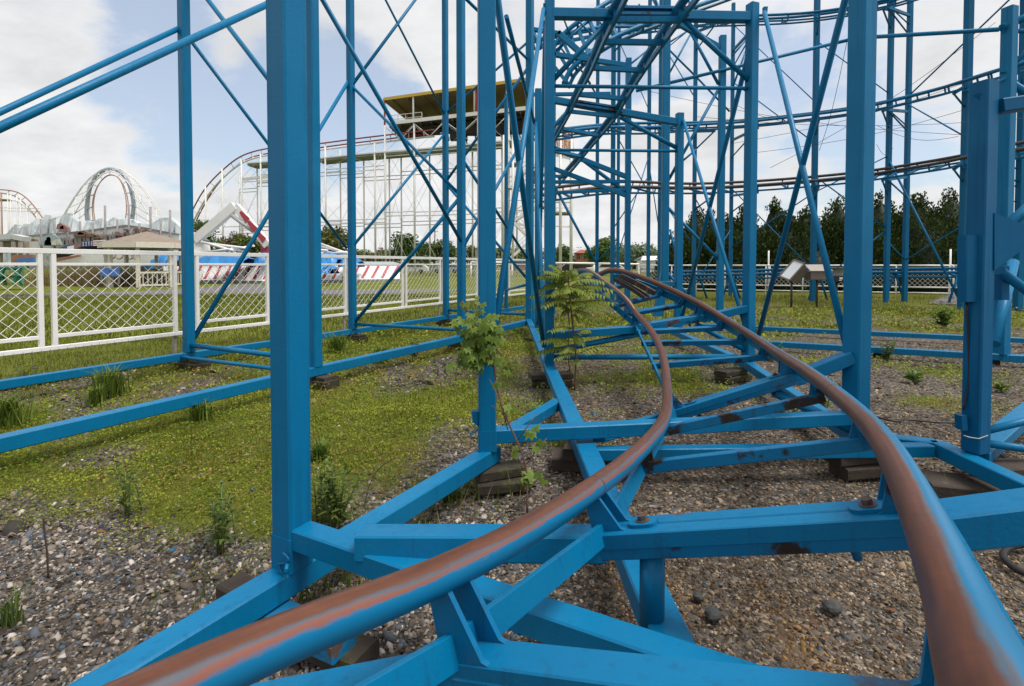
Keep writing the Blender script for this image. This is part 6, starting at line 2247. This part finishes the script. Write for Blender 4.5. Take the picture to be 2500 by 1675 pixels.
# white rail that runs along the far side of the lawn
o = thing('far_fence', at(1350, 660, 42), 'white far fence rail crossing behind the sapling', 'fence')
pts = [at(1150, 640, 40), at(1250, 641, 41), at(1340, 642, 42), at(1450, 643, 43), at(1560, 645, 44)]
for a, b in zip(pts, pts[1:]):
    MB().tube([a, b], 0.09, 6).build('rail', 'white_paint', o)
    MB().tube([V((a.x, a.y, 0)), a], 0.06, 6).build('post', 'white_paint', o)
    MB().tube([a - V((0, 0, 0.7)), b - V((0, 0, 0.7))], 0.05, 6).build('rail', 'galvanised', o)

# ---------------------------------------------------------------- plants in the yard
def leaflet(P, d, nrm, L, W, bend=0.2):
    d, nrm = V(d).normalized(), V(nrm).normalized()
    s = d.cross(nrm).normalized()
    m = P + d * L * 0.45 + nrm * L * bend * 0.35
    tip = P + d * L - nrm * L * bend * 0.5
    return [P, m - s * W / 2, tip, m + s * W / 2]


class Leaves:
    def __init__(self):
        self.v, self.c = [], []

    def add(self, q, c):
        self.v += [tuple(x) for x in q]
        self.c += [c] * 4

    def build(self, name, parent, mat_='leaf_tint'):
        n = len(self.v) // 4
        return raw_mesh(name, np.array(self.v), np.arange(4 * n).reshape(-1, 4), mat_, parent, np.array(self.c))


def mixc(a, b, t):
    return tuple(lerp(x, y, t) for x, y in zip(a, b))


# sumac sapling: slender stems with arching compound leaves
rs_ = random.Random(4)
sb = G(1403, 948)
sm_ = thing('sapling', (sb.x, sb.y, 0), 'young sapling with feathery compound leaves in the middle', 'sapling')
htop = at(1385, 690, sb.y).z
st = MB()
stem_pts = [V((sb.x, sb.y, -0.02)), V((sb.x + 0.01, sb.y, 0.35)), V((sb.x - 0.03, sb.y + 0.02, 0.75)), V((at(1388, 700, sb.y).x, sb.y, htop))]
SPn = spline(stem_pts, 6)
st.tube(SPn, 0.009, 6)
st2 = [V((sb.x - 0.01, sb.y + 0.03, -0.02)), V((sb.x - 0.07, sb.y + 0.02, 0.35)), V((sb.x - 0.06, sb.y, 0.70)), V((sb.x - 0.10, sb.y, 0.95))]
st.tube(spline(st2, 5), 0.006, 6)
lv = Leaves()
LEAVES = [(1330, 655, 1.0), (1345, 640, 1.0), (1402, 650, .8), (1470, 680, 1.0), (1440, 660, .9), (1300, 715, 1.0), (1335, 690, .9), (1330, 740, .9), (1490, 700, 1.0), (1495, 732, 1.0), (1440, 715, .9), (1360, 675, .9), (1420, 690, .9), (1395, 735, .8), (1300, 745, .8),
          (1345, 800, .9), (1440, 800, .8), (1325, 825, 1.0), (1375, 850, .8), (1488, 840, 1.0), (1420, 830, .9), (1310, 855, 1.1), (1360, 868, .8), (1410, 880, .6), (1450, 770, .8), (1375, 760, .8), (1410, 770, .8), (1315, 668, 1.1), (1360, 650, 1.0), (1385, 655, 1.1), (1455, 690, 1.1), (1475, 715, 1.0), (1318, 700, 1.1), (1345, 712, 1.0), (1430, 735, 1.0), (1380, 700, 1.1), (1460, 745, .9), (1355, 735, .9), (1405, 715, 1.0)]
for (u, v, sc) in LEAVES:
    tip = at(u, v + 6, sb.y + rs_.uniform(-0.25, 0.22))
    z0 = min(max(tip.z - 0.02 + rs_.uniform(-0.05, 0.10), 0.15), htop)
    root_pt = min(SPn, key=lambda q: abs(q.z - z0))
    ctrl = (root_pt + tip) / 2 + V((0, 0, 0.07))
    rach = [root_pt * (1 - t) ** 2 + ctrl * 2 * t * (1 - t) + tip * t * t for t in np.linspace(0, 1, 12)]
    st.tube(rach, 0.0030, 4)
    base_c = mixc((0.09, 0.155, 0.016), (0.21, 0.27, 0.035), rs_.random())
    for k in range(2, 12):
        d = (rach[k] - rach[k - 1]).normalized()
        side = d.cross(V((0, 0, 1))).normalized()
        upn = side.cross(d).normalized()
        for s in (-1, 1):
            dd = (side * s * 0.85 + d * 0.45 + V((0, 0, -0.45 - 0.3 * rs_.random()))).normalized()
            L = 0.100 * sc * (1.0 - 0.40 * abs(k - 6) / 6) * rs_.uniform(0.85, 1.15)
            c = mixc(base_c, (0.24, 0.30, 0.06), rs_.random() * 0.5)
            lv.add(leaflet(rach[k], dd, (upn + side * s * 0.4), L, L * 0.36), c)
    lv.add(leaflet(rach[-1], (rach[-1] - rach[-2]), V((0, 0, 1)), 0.08 * sc, 0.024), base_c)
st.build('stem', 'stem_brown', sm_)
lv.build('foliage', sm_)

# leafy vine climbing in front of column B
vn = thing('vine', G(1287, 1252), 'leafy green maple shoot hanging in front of the blue column right of centre-left', 'vine')
vd = cB.y - 0.16
st = MB()
vpts = [G(1287, 1252), at(1282, 1130, vd - 0.10), at(1245, 1040, vd - 0.06), at(1214, 950, vd), at(1202, 880, vd), at(1180, 820, vd), at(1150, 775, vd), at(1128, 735, vd)]
VS = spline(vpts, 5)
st.tube(VS, 0.0055, 6)
for (a, b) in (((1260, 1080), (1310, 1010)), ((1245, 1040), (1200, 990)), ((1240, 1050), (1195, 925)), ((1280, 1140), (1335, 1070)), ((1284, 1200), (1320, 1160)), ((1202, 880), (1150, 850)), ((1190, 840), (1225, 870)), ((1285, 1180), (1250, 1090))):
    st.tube([at(*a, vd - 0.06), at((a[0] + b[0]) / 2 + 4, (a[1] + b[1]) / 2 - 6, vd - 0.05), at(*b, vd - 0.03)], 0.0028, 4)
st.build('stem', 'stem_brown', vn)
lv = Leaves()


def maple(P, nrm, d, s, c):
    d = (V(d) - V(nrm) * V(d).dot(V(nrm))).normalized()
    side = d.cross(nrm).normalized()
    for a_, l in ((0, 1.0), (0.75, 0.85), (-0.75, 0.85), (1.5, 0.6), (-1.5, 0.6)):
        dd = d * math.cos(a_) + side * math.sin(a_)
        lv.add(leaflet(P, dd, nrm, s * l, s * 0.42, 0.15), mixc(c, (0.19, 0.27, 0.04), rs_.random() * 0.4))


for k in range(210):
    f = rs_.random()
    if f < 0.8:
        u = rs_.gauss(1172, 26)
        v = rs_.gauss(835, 36)
        if v > 915 or v < 745:
            continue
        s = 0.050
    elif f < 0.9:
        u, v, s = rs_.uniform(1125, 1185), rs_.uniform(725, 790), 0.035
    else:
        u, v, s = rs_.choice([(1205, 945), (1225, 935), (1330, 1075), (1315, 1085), (1285, 1170), (1270, 1180), (1320, 1165), (1260, 1095), (1300, 1050), (1240, 1000)]) + (0.042,)
        u += rs_.uniform(-10, 10)
        v += rs_.uniform(-10, 10)
    P = at(u, v, vd + rs_.uniform(-0.10, 0.06))
    nr = V((rs_.uniform(-.5, .5), -0.7, rs_.uniform(0.1, 0.9))).normalized()
    maple(P, nr, V((rs_.uniform(-.6, .6), -0.2, -0.8)), s * rs_.uniform(0.7, 1.2), mixc((0.06, 0.115, 0.015), (0.15, 0.22, 0.03), rs_.random()))
for (u, v) in ((1276, 1165), (1290, 1172), (1280, 1185), (1296, 1160)):
    maple(at(u, v, vd - 0.12), V((0.2, -0.7, 0.6)).normalized(), V((rs_.uniform(-1, 1), 0, rs_.uniform(-0.2, 1))), 0.055, (0.14, 0.21, 0.035))
lv.build('foliage', vn)


def weed(u, v, h, nst, L, lab, lo=(0.060, 0.105, 0.018), hi=(0.17, 0.22, 0.045), spread=0.35, dead=False, W=0.28, name='weed'):
    p = G(u, v)
    r = random.Random(int(u * 3 + v))
    root = thing(name, (p.x, p.y, 0), lab, 'weed')
    st = MB()
    lv = Leaves()
    for k in range(nst):
        a_ = r.random() * 6.28
        tipx = V((math.cos(a_) * spread * h * r.random(), math.sin(a_) * spread * h * r.random(), h * r.uniform(0.6, 1.05)))
        base = p + V((r.gauss(0, 0.015), r.gauss(0, 0.015), -0.01))
        mid = base + tipx * 0.5 + V((0, 0, 0.05 * h))
        pts = [base, mid, base + tipx]
        st.tube(pts, 0.0035, 5)
        nlf = max(5, int(h / L * 4))
        for j in range(nlf):
            t = 0.12 + 0.88 * j / nlf
            q = base * (1 - t) ** 2 + mid * 2 * t * (1 - t) + (base + tipx) * t * t
            b_ = j * 2.4 + r.random()
            d = V((math.cos(b_), math.sin(b_), 0.35 + 0.5 * t + r.uniform(-.2, .3)))
            lv.add(leaflet(q, d, V((-d.x * .4, -d.y * .4, 1)), L * (1.15 - 0.6 * t) * r.uniform(0.8, 1.2), L * W, 0.35), mixc(lo, hi, r.random()))
    st.build('stem', 'stem_green' if not dead else 'twig_dark', root)
    lv.build('foliage', root)


weed(540, 1345, 0.30, 6, 0.075, 'leafy weed on the gravel left of the nearest column')
weed(322, 1250, 0.28, 4, 0.075, 'slim green weed at the edge of the moss, lower left', (0.08, 0.12, 0.02), (0.17, 0.21, 0.05))
weed(825, 1290, 0.36, 8, 0.085, 'bushy weed growing against the ground beam right of the nearest column')
weed(790, 1270, 0.30, 6, 0.07, 'second bushy weed close behind the nearest column')
weed(1010, 880, 0.30, 6, 0.09, 'tall weed by the ground beam behind the vine column', (0.06, 0.10, 0.02), (0.15, 0.21, 0.05))
weed(2010, 1030, 0.34, 7, 0.08, 'weed growing between the rails and the wide right-hand column', (0.09, 0.13, 0.03), (0.20, 0.25, 0.07))
weed(1945, 1045, 0.22, 5, 0.07, 'small weed under the right rail', (0.09, 0.13, 0.03), (0.18, 0.22, 0.06))
weed(2235, 935, 0.16, 4, 0.12, 'broad-leaved weed on the gravel left of the junction-box column', (0.07, 0.14, 0.03), (0.15, 0.24, 0.05), W=0.6)
weed(2440, 955, 0.12, 4, 0.10, 'yellow-green weed right of the junction-box column', (0.12, 0.19, 0.03), (0.22, 0.30, 0.05), W=0.5)
weed(1878, 880, 0.26, 10, 0.06, 'round green weed clump at the right foot of the portal frame', (0.05, 0.12, 0.012), (0.13, 0.21, 0.03), spread=0.8)
weed(2302, 800, 0.50, 9, 0.14, 'bushy green plant in the grass before the far fence', (0.06, 0.12, 0.02), (0.17, 0.24, 0.05), spread=0.6, W=0.45)
weed(2165, 880, 0.30, 9, 0.08, 'green clump growing round the right ground beam', (0.05, 0.10, 0.02), (0.13, 0.18, 0.04), spread=0.9)
weed(1655, 1560, 0.05, 3, 0.02, 'tiny green sprout on the gravel near the round post', (0.10, 0.16, 0.02), (0.18, 0.26, 0.03), W=0.5)
weed(1530, 690, 0.9, 7, 0.3, 'leafy shrub at the crest behind the track, left of two', (0.08, 0.12, 0.03), (0.19, 0.24, 0.07), spread=0.7, W=0.32)
weed(1600, 690, 0.8, 7, 0.3, 'leafy shrub at the crest behind the track, right of two', (0.08, 0.12, 0.03), (0.19, 0.24, 0.07), spread=0.7, W=0.32)
weed(1240, 905, 0.10, 5, 0.06, 'low green sprout left of the sapling frame', (0.08, 0.13, 0.02), (0.17, 0.23, 0.05), W=0.5, spread=1.2)
weed(1300, 1010, 0.12, 6, 0.05, 'low sprout beside the diagonal ground strut', (0.10, 0.16, 0.02), (0.20, 0.27, 0.05), W=0.5, spread=1.2)
weed(2100, 800, 0.9, 4, 0.12, 'tall pale weed behind the wide right-hand column', (0.10, 0.13, 0.07), (0.18, 0.22, 0.12))


def tuft(u, v, n, h, lab, lo=(0.055, 0.105, 0.012), hi=(0.17, 0.23, 0.035), w=0.006, spread=0.6):
    p = G(u, v)
    r = np.random.default_rng(int(u * 7 + v))
    ang = r.random(n) * 6.28
    le = h * (0.55 + 0.6 * r.random(n))
    sp__ = spread * (0.3 + r.random(n))
    base = np.stack([p.x + r.normal(size=n) * h * 0.18, p.y + r.normal(size=n) * h * 0.14, np.full(n, -0.01)], 1)
    dr = np.stack([np.cos(ang), np.sin(ang)], 1)
    mid = base + np.stack([dr[:, 0] * le * sp__ * .35, dr[:, 1] * le * sp__ * .35, le * 0.65], 1)
    tip = base + np.stack([dr[:, 0] * le * sp__ * 1.0, dr[:, 1] * le * sp__ * 1.0, le * 0.85], 1)
    sd = np.stack([-dr[:, 1], dr[:, 0], 0 * ang], 1) * w
    q = np.stack([base - sd, base + sd, mid + sd * .8, mid - sd * .8, mid - sd * .8, mid + sd * .8, tip + sd * .08, tip - sd * .08], 1).reshape(-1, 3)
    t = r.random(n)[:, None]
    c = np.repeat(np.array(lo) * (1 - t) + np.array(hi) * t, 8, 0)
    root = thing('grass_tuft', (p.x, p.y, 0), lab, 'grass tuft')
    raw_mesh('blades', q, np.arange(8 * n).reshape(-1, 4), 'grass_tint', root, c)


tuft(268, 965, 160, 0.34, 'large dark grass tuft between the two left ground beams')
tuft(232, 985, 90, 0.20, 'smaller dark grass tuft just left of the large one')
tuft(20, 1035, 160, 0.28, 'dark grass tuft at the left edge below the nearer ground beam')
tuft(70, 945, 70, 0.22, 'dark grass tuft at the left edge behind the nearer ground beam')
tuft(488, 1025, 90, 0.20, 'grass tuft just left of the nearest column')
tuft(820, 860, 110, 0.34, 'bright grass tuft between the fence-side columns')
tuft(930, 885, 120, 0.28, 'grass tuft below the second left ground beam')
tuft(20, 1520, 50, 0.13, 'thin grass tuft on the gravel at the left edge', (0.05, 0.10, 0.02), (0.15, 0.2, 0.05), 0.003)
tuft(780, 1120, 120, 0.16, 'soft bright grass patch right of the nearest column', (0.07, 0.13, 0.015), (0.16, 0.24, 0.04), 0.004)
tuft(1095, 1215, 160, 0.10, 'low bright grass patch beside the wide ground beam', (0.07, 0.13, 0.015), (0.15, 0.23, 0.03), 0.004, 1.2)
tuft(690, 865, 70, 0.24, 'grass tuft at the foot of the fence behind the nearest column')

# bare twigs
for pts_, lab in (([(118, 1412), (114, 1340), (109, 1305), (106, 1262)], 'bare dark stick standing in the gravel at lower left'),
                  ([(575, 1330), (570, 1285), (562, 1240), (548, 1218)], 'forked dead stem in the leafy weed left of the nearest column'),
                  ([(890, 1240), (900, 1190), (930, 1140), (960, 1120)], 'dry tan stem leaning behind the ground beam'),
                  ([(468, 1125), (466, 1090), (468, 1050), (466, 1030)], 'thin dry stem in the moss at left')):
    p0 = G(*pts_[0])
    o = thing('dead_stem', (p0.x, p0.y, 0), lab, 'twig')
    pp_ = [p0] + [at(u, v, p0.y) for u, v in pts_[1:]]
    MB().tube(spline(pp_, 5), 0.0035 if 'dark' in lab else 0.002, 6).build('stick', 'twig_dark', o)

# hoses and cables on the gravel
for pts_, r, lab in (([(2060, 985), (2130, 1015), (2190, 1030), (2210, 1024), (2280, 1031), (2360, 1032)], 0.008, 'thin black cable lying on the gravel behind the wide column'),
                     ([(2400, 1075), (2440, 1105), (2480, 1135), (2540, 1175)], 0.016, 'black hose leaving the foot of the junction-box column'),
                     ([(2540, 1330), (2490, 1330), (2452, 1345), (2455, 1370), (2500, 1400), (2560, 1415)], 0.014, 'black hose loop at the right edge'),
                     ([(2260, 1150), (2300, 1180), (2340, 1198), (2400, 1225)], 0.013, 'black hose on the gravel beside the right rail'),
                     ([(1905, 1005), (1940, 1015), (1985, 1040), (2020, 1060)], 0.006, 'thin cable under the right rail')):
    p0 = G(*pts_[0])
    o = thing('hose', (p0.x, p0.y, 0), lab, 'hose')
    MB().tube(smooth_line(spline([G(u, v, 0.012 + r) for u, v in pts_], 6), 4), r, 8).build('tube', 'rubber', o)

# a few larger stones that stand out
for k, (u, v, s, lab) in enumerate(((2030, 1488, 0.030, 'dark grey stone on the gravel near the right rail'), (1740, 1505, 0.028, 'dark pointed stone right of the round post'), (1705, 1460, 0.020, 'smaller dark stone above the pointed one'))):
    p = G(u, v)
    r = np.random.default_rng(40 + k)
    import bmesh
    bm = bmesh.new()
    bmesh.ops.create_icosphere(bm, subdivisions=2, radius=s)
    for vv_ in bm.verts:
        q_ = vv_.co.normalized()
        vv_.co *= 0.8 + 0.45 * float(vnoise(q_.x * 2 + k * 5, q_.y * 2 + q_.z, 1.0))
        vv_.co.z *= 0.75
    me = bpy.data.meshes.new('stone')
    bm.to_mesh(me)
    bm.free()
    me.materials.append(M['rock'])
    o = bpy.data.objects.new('stone', me)
    o.location = (p.x, p.y, s * 0.3)
    col.objects.link(o)
    tag(o, lab, 'stone')

# ---------------------------------------------------------------- ground cover: gravel stones and moss leaves
def scatter(n, ymin, ymax, rng):
    y = np.sqrt(rng.random(n) * (ymax ** 2 - ymin ** 2) + ymin ** 2)
    x = (rng.random(n) * 2 - 1) * (y * 1.04 + 0.25)
    return x, y


rng = np.random.default_rng(21)
# base stone: squashed low polyhedra, six variants (a deformed octahedron cut to 12..16 faces)
ico = np.array([[0, 0, 1], [.894, 0, .447], [.276, .851, .447], [-.724, .526, .447], [-.724, -.526, .447], [.276, -.851, .447], [.9, .1, -.3], [.1, .9, -.3], [-.8, .4, -.3], [-.5, -.8, -.3], [.6, -.7, -.3]])
icf = np.array([[0, 1, 2], [0, 2, 3], [0, 3, 4], [0, 4, 5], [0, 5, 1], [1, 6, 2], [2, 6, 7], [2, 7, 3], [3, 7, 8], [3, 8, 4], [4, 8, 9], [4, 9, 5], [5, 9, 10], [5, 10, 1], [1, 10, 6]])
PAL = np.array([[.30, .255, .215], [.22, .185, .15], [.13, .108, .09], [.44, .40, .36], [.58, .55, .52], [.095, .10, .11], [.125, .15, .19], [.06, .055, .05], [.26, .20, .14], [.17, .15, .135]])
allv, allf, allc = [], [], []
nv = 0
for (y0, y1, n, s0) in ((0.55, 1.5, 47000, 0.0055), (1.5, 2.6, 42000, 0.0068), (2.6, 4.5, 32000, 0.0094), (4.5, 8.5, 18000, 0.0150)):
    x, y = scatter(n, y0, y1, rng)
    g = green(x, y)
    keep = rng.random(n) > np.clip((g - 0.25) * 2.2, 0, 0.97)
    x, y = x[keep], y[keep]
    n = len(x)
    z = bumpz(x, y)
    s = s0 * np.exp(rng.normal(size=n) * 0.38)
    left = 1 - sstep(-0.2, 0.6, x)
    s = np.where(rng.random(n) < 0.012, s * 1.9, s) * (0.66 + 0.30 * left)
    sc = np.stack([s * rng.uniform(0.8, 1.35, n), s * rng.uniform(0.7, 1.1, n), s * rng.uniform(0.4, 0.75, n)], 1)
    B = ico[None] * (1 + rng.normal(size=(n, 11, 1)) * 0.13) * sc[:, None, :]
    a = rng.random(n) * 6.283
    ca, sa = np.cos(a), np.sin(a)
    tl = rng.normal(size=(n, 2)) * 0.35
    X = B[:, :, 0] * ca[:, None] - B[:, :, 1] * sa[:, None]
    Y = B[:, :, 0] * sa[:, None] + B[:, :, 1] * ca[:, None]
    Z = B[:, :, 2] + X * tl[:, :1] + Y * tl[:, 1:]
    W = np.stack([X + x[:, None], Y + y[:, None], Z + (z + s * 0.16)[:, None]], 2)
    # tan gravel to the right, darker slate with blue-grey and white on the left
    left = 1 - sstep(-0.2, 0.6, x)
    pr_ = np.array([.20, .20, .15, .10, .045, .055, .05, .06, .09, .05])
    pl_ = np.array([.11, .12, .17, .09, .075, .10, .13, .14, .03, .035])
    u = rng.random(n)
    cr_ = np.where(u[:, None] < np.cumsum(pr_ / pr_.sum())[None], 1, 0).argmax(1)
    cl_ = np.where(u[:, None] < np.cumsum(pl_ / pl_.sum())[None], 1, 0).argmax(1)
    ci = np.where(rng.random(n) < left, cl_, cr_)
    C = PAL[ci] * rng.uniform(0.40, 1.20, (n, 1)) * (np.array([[1.0, .95, .90]]) * left[:, None] * 0.80 + np.array([[1.04, .88, .69]]) * (1 - left[:, None]) * 0.76)
    blu = rng.random(n) < 0.006
    C[blu] = np.array([.03, .13, .24])
    rust = gtint(x, y)[:, 1]
    rr_ = rng.random(n) < rust * 0.9
    C[rr_] = np.array([.30, .17, .06]) * rng.uniform(0.6, 1.2, (rr_.sum(), 1))
    allv.append(W.reshape(-1, 3))
    allc.append(np.repeat(C, 11, 0))
    allf.append((icf[None] + (np.arange(n) * 11)[:, None, None]).reshape(-1, 3) + nv)
    nv += n * 11
o = raw_mesh('gravel', np.concatenate(allv), np.concatenate(allf), 'stone_tint', None, np.concatenate(allc))
stuff(o)
tag(o, 'loose mixed gravel stones covering the yard', 'gravel')

# moss, clover and small weeds: little leaves low over the ground
allv, allc = [], []
for (y0, y1, n, s0, hmax) in ((1.2, 3.0, 130000, 0.0056, 0.036), (3.0, 5.2, 140000, 0.0080, 0.050), (5.2, 9.0, 100000, 0.0145, 0.075), (9.0, 15.0, 42000, 0.030, 0.12)):
    x, y = scatter(n, y0, y1, rng)
    g = green(x, y)
    keep = (rng.random(n) < np.clip((g - 0.22) * 1.7, 0, 1) * (0.20 + 0.80 * vnoise(x, y, 0.13)))
    # keep the lawn side clear
    sd = (x - FA.x) * D2.x + (y - FA.y) * D2.y
    keep &= sd < 0.05
    x, y, g = x[keep], y[keep], g[keep]
    n = len(x)
    cl = vnoise(x, y, 0.16)
    z = bumpz(x, y) + rng.random(n) * hmax * (0.25 + 1.1 * cl)
    s = s0 * (0.6 + 0.8 * rng.random(n))
    nr = np.stack([rng.normal(size=n) * 0.55, rng.normal(size=n) * 0.55 - 0.2, np.ones(n)], 1)
    nr /= np.linalg.norm(nr, axis=1)[:, None]
    t_ = np.cross(nr, np.stack([rng.normal(size=n), rng.normal(size=n), rng.normal(size=n) * 0.2], 1))
    t_ /= np.linalg.norm(t_, axis=1)[:, None]
    b_ = np.cross(nr, t_)
    P = np.stack([x, y, z], 1)
    S = s[:, None]
    q = np.stack([P - t_ * S, P - b_ * S * 0.7 + nr * S * .2, P + t_ * S, P + b_ * S * 0.7 + nr * S * .2], 1)
    big = fbm(x, y, 0.8)
    tt = np.clip((fbm(x + 9, y + 4, 0.5) - 0.3) * 2.2 + rng.normal(size=n) * 0.22, 0, 1)[:, None]
    C = np.array([[.100, .148, .006]]) * (1 - tt) + np.array([[.235, .265, .020]]) * tt
    dry = rng.random(n) < np.clip((big - 0.50) * 2.6, 0.04, 0.62)
    C[dry] = np.array([.26, .175, .055]) * rng.uniform(0.55, 1.15, (dry.sum(), 1))
    C *= rng.uniform(0.62, 1.55, (n, 1))
    yel = rng.random(n) < 0.004
    C[yel] = np.array([.50, .36, .02])
    allv.append(q.reshape(-1, 3))
    allc.append(np.repeat(C, 4, 0))
n = 420                    # dead leaves and litter lying about
x, y = scatter(n, 1.2, 6.0, rng)
ang = rng.random(n) * 6.283
L_ = rng.uniform(0.008, 0.024, n)
d_ = np.stack([np.cos(ang), np.sin(ang), rng.normal(size=n) * 0.3], 1) * L_[:, None]
e_ = np.stack([-np.sin(ang), np.cos(ang), rng.normal(size=n) * 0.4], 1) * (L_ * 0.45)[:, None]
P = np.stack([x, y, bumpz(x, y) + 0.014], 1)
allv.append(np.stack([P - d_, P - e_ + [0, 0, 0.004], P + d_, P + e_ + [0, 0, 0.004]], 1).reshape(-1, 3))
C = np.array([[.20, .085, .035]]) * rng.uniform(0.4, 1.5, (n, 1))
allc.append(np.repeat(C, 4, 0))
v = np.concatenate(allv)
o = raw_mesh('ground_cover', v, np.arange(len(v)).reshape(-1, 4), 'cover_tint', None, np.concatenate(allc))
stuff(o)
tag(o, 'low moss, clover and small weeds spreading over the gravel', 'ground cover')

# short upright grass blades: in the yard near the fence, and on the lawn behind it
allv, allc = [], []
for (y0, y1, n, h, w, where) in ((1.9, 4.5, 60000, 0.036, 0.0016, 'turf'), (4.5, 10, 30000, 0.10, 0.0035, 'yard'), (4.2, 9.0, 60000, 0.055, 0.0045, 'lawn'), (9.0, 22.0, 70000, 0.075, 0.010, 'lawn'), (9, 21, 20000, 0.11, 0.010, 'rear')):
    x, y = scatter(n, y0, y1, rng)
    sd = (x - FA.x) * D2.x + (y - FA.y) * D2.y
    if where == 'lawn':
        keep = sd > 0.1
    elif where == 'yard':
        keep = (sd < 0.1) & (rng.random(n) < np.clip((green(x, y) - 0.45) * 1.6, 0, 0.8) * (0.25 + 0.75 * sstep(-1.6, -0.1, sd)))
    elif where == 'turf':
        keep = (sd < 0) & (rng.random(n) < np.clip((green(x, y) - 0.32) * 1.6, 0, 0.9) * (0.1 + 0.9 * vnoise(x, y, 0.3)))
    else:
        keep = (sd < 0) & (x > 1.0) & (rng.random(n) < np.clip((green(x, y) - 0.4) * 2, 0, 1))
    x, y = x[keep], y[keep]
    n = len(x)
    hh = h * (0.5 + 0.9 * rng.random(n)) * (0.6 + 0.8 * vnoise(x, y, 0.5))
    a = rng.random(n) * 6.283
    le = hh * 0.45 * rng.random(n)
    base = np.stack([x, y, np.full(n, -0.005)], 1)
    tip = base + np.stack([np.cos(a) * le, np.sin(a) * le, hh], 1)
    sd2 = np.stack([np.full(n, w), np.zeros(n), np.zeros(n)], 1)
    q = np.stack([base - sd2, base + sd2, tip], 1)
    tt = np.clip(fbm(x, y, 2.0) * 1.3 - 0.15 + rng.normal(size=n) * 0.2, 0, 1)[:, None]
    C = np.array([[.070, .092, .005]]) * (1 - tt) + np.array([[.190, .200, .022]]) * tt
    if where == 'rear':
        fl_ = rng.random(n) < 0.03
        C[fl_] = np.array([.55, .40, .02])
    allv.append(q.reshape(-1, 3))
    allc.append(np.repeat(C, 3, 0))
feet = [(cF, 60), (cE, 90), (cG_, 90), (cI, 90), (cH, 80), (cB, 70), (cC, 90), (cJ, 110), (N_, 60), (cO, 60), (cA, 30), (V((cA.x - 0.25, cA.y + 0.15, 0)), 50), (V((cC.x - 0.3, cC.y + 0.4, 0)), 60)]
for k in range(46):         # straggling along the ground beams
    t = rng.random()
    c_ = (cF + D1 * (t * 10 - 4), cE + D1 * (t * 9 - 4), lerp(cA, cB, t), lerp(cJ, cK, t), G(1868 + t * 600, 850 + t * 33))[k % 5]
    feet.append((V((c_.x + rng.normal() * 0.05, c_.y + 0.06, 0)), int(20 + 40 * rng.random())))
for c_, n in feet:
    x = c_.x + rng.normal(size=n) * 0.13
    y = c_.y + rng.normal(size=n) * 0.10
    hh = 0.13 * (0.4 + rng.random(n))
    a = rng.random(n) * 6.283
    le = hh * 0.7 * rng.random(n)
    base = np.stack([x, y, np.full(n, -0.01)], 1)
    tip = base + np.stack([np.cos(a) * le, np.sin(a) * le, hh], 1)
    sd2 = np.stack([np.full(n, 0.0028), np.zeros(n), np.zeros(n)], 1)
    allv.append(np.stack([base - sd2, base + sd2, tip], 1).reshape(-1, 3))
    tt = rng.random(n)[:, None]
    C = np.array([[.06, .10, .010]]) * (1 - tt) + np.array([[.20, .23, .04]]) * tt
    C[rng.random(n) < 0.18] = np.array([.30, .22, .10])
    allc.append(np.repeat(C, 3, 0))
v = np.concatenate(allv)
o = raw_mesh('grass', v, np.arange(len(v)).reshape(-1, 3), 'grass_tint', None, np.concatenate(allc))
stuff(o)
tag(o, 'short grass blades of the lawn and the yard edges', 'grass')
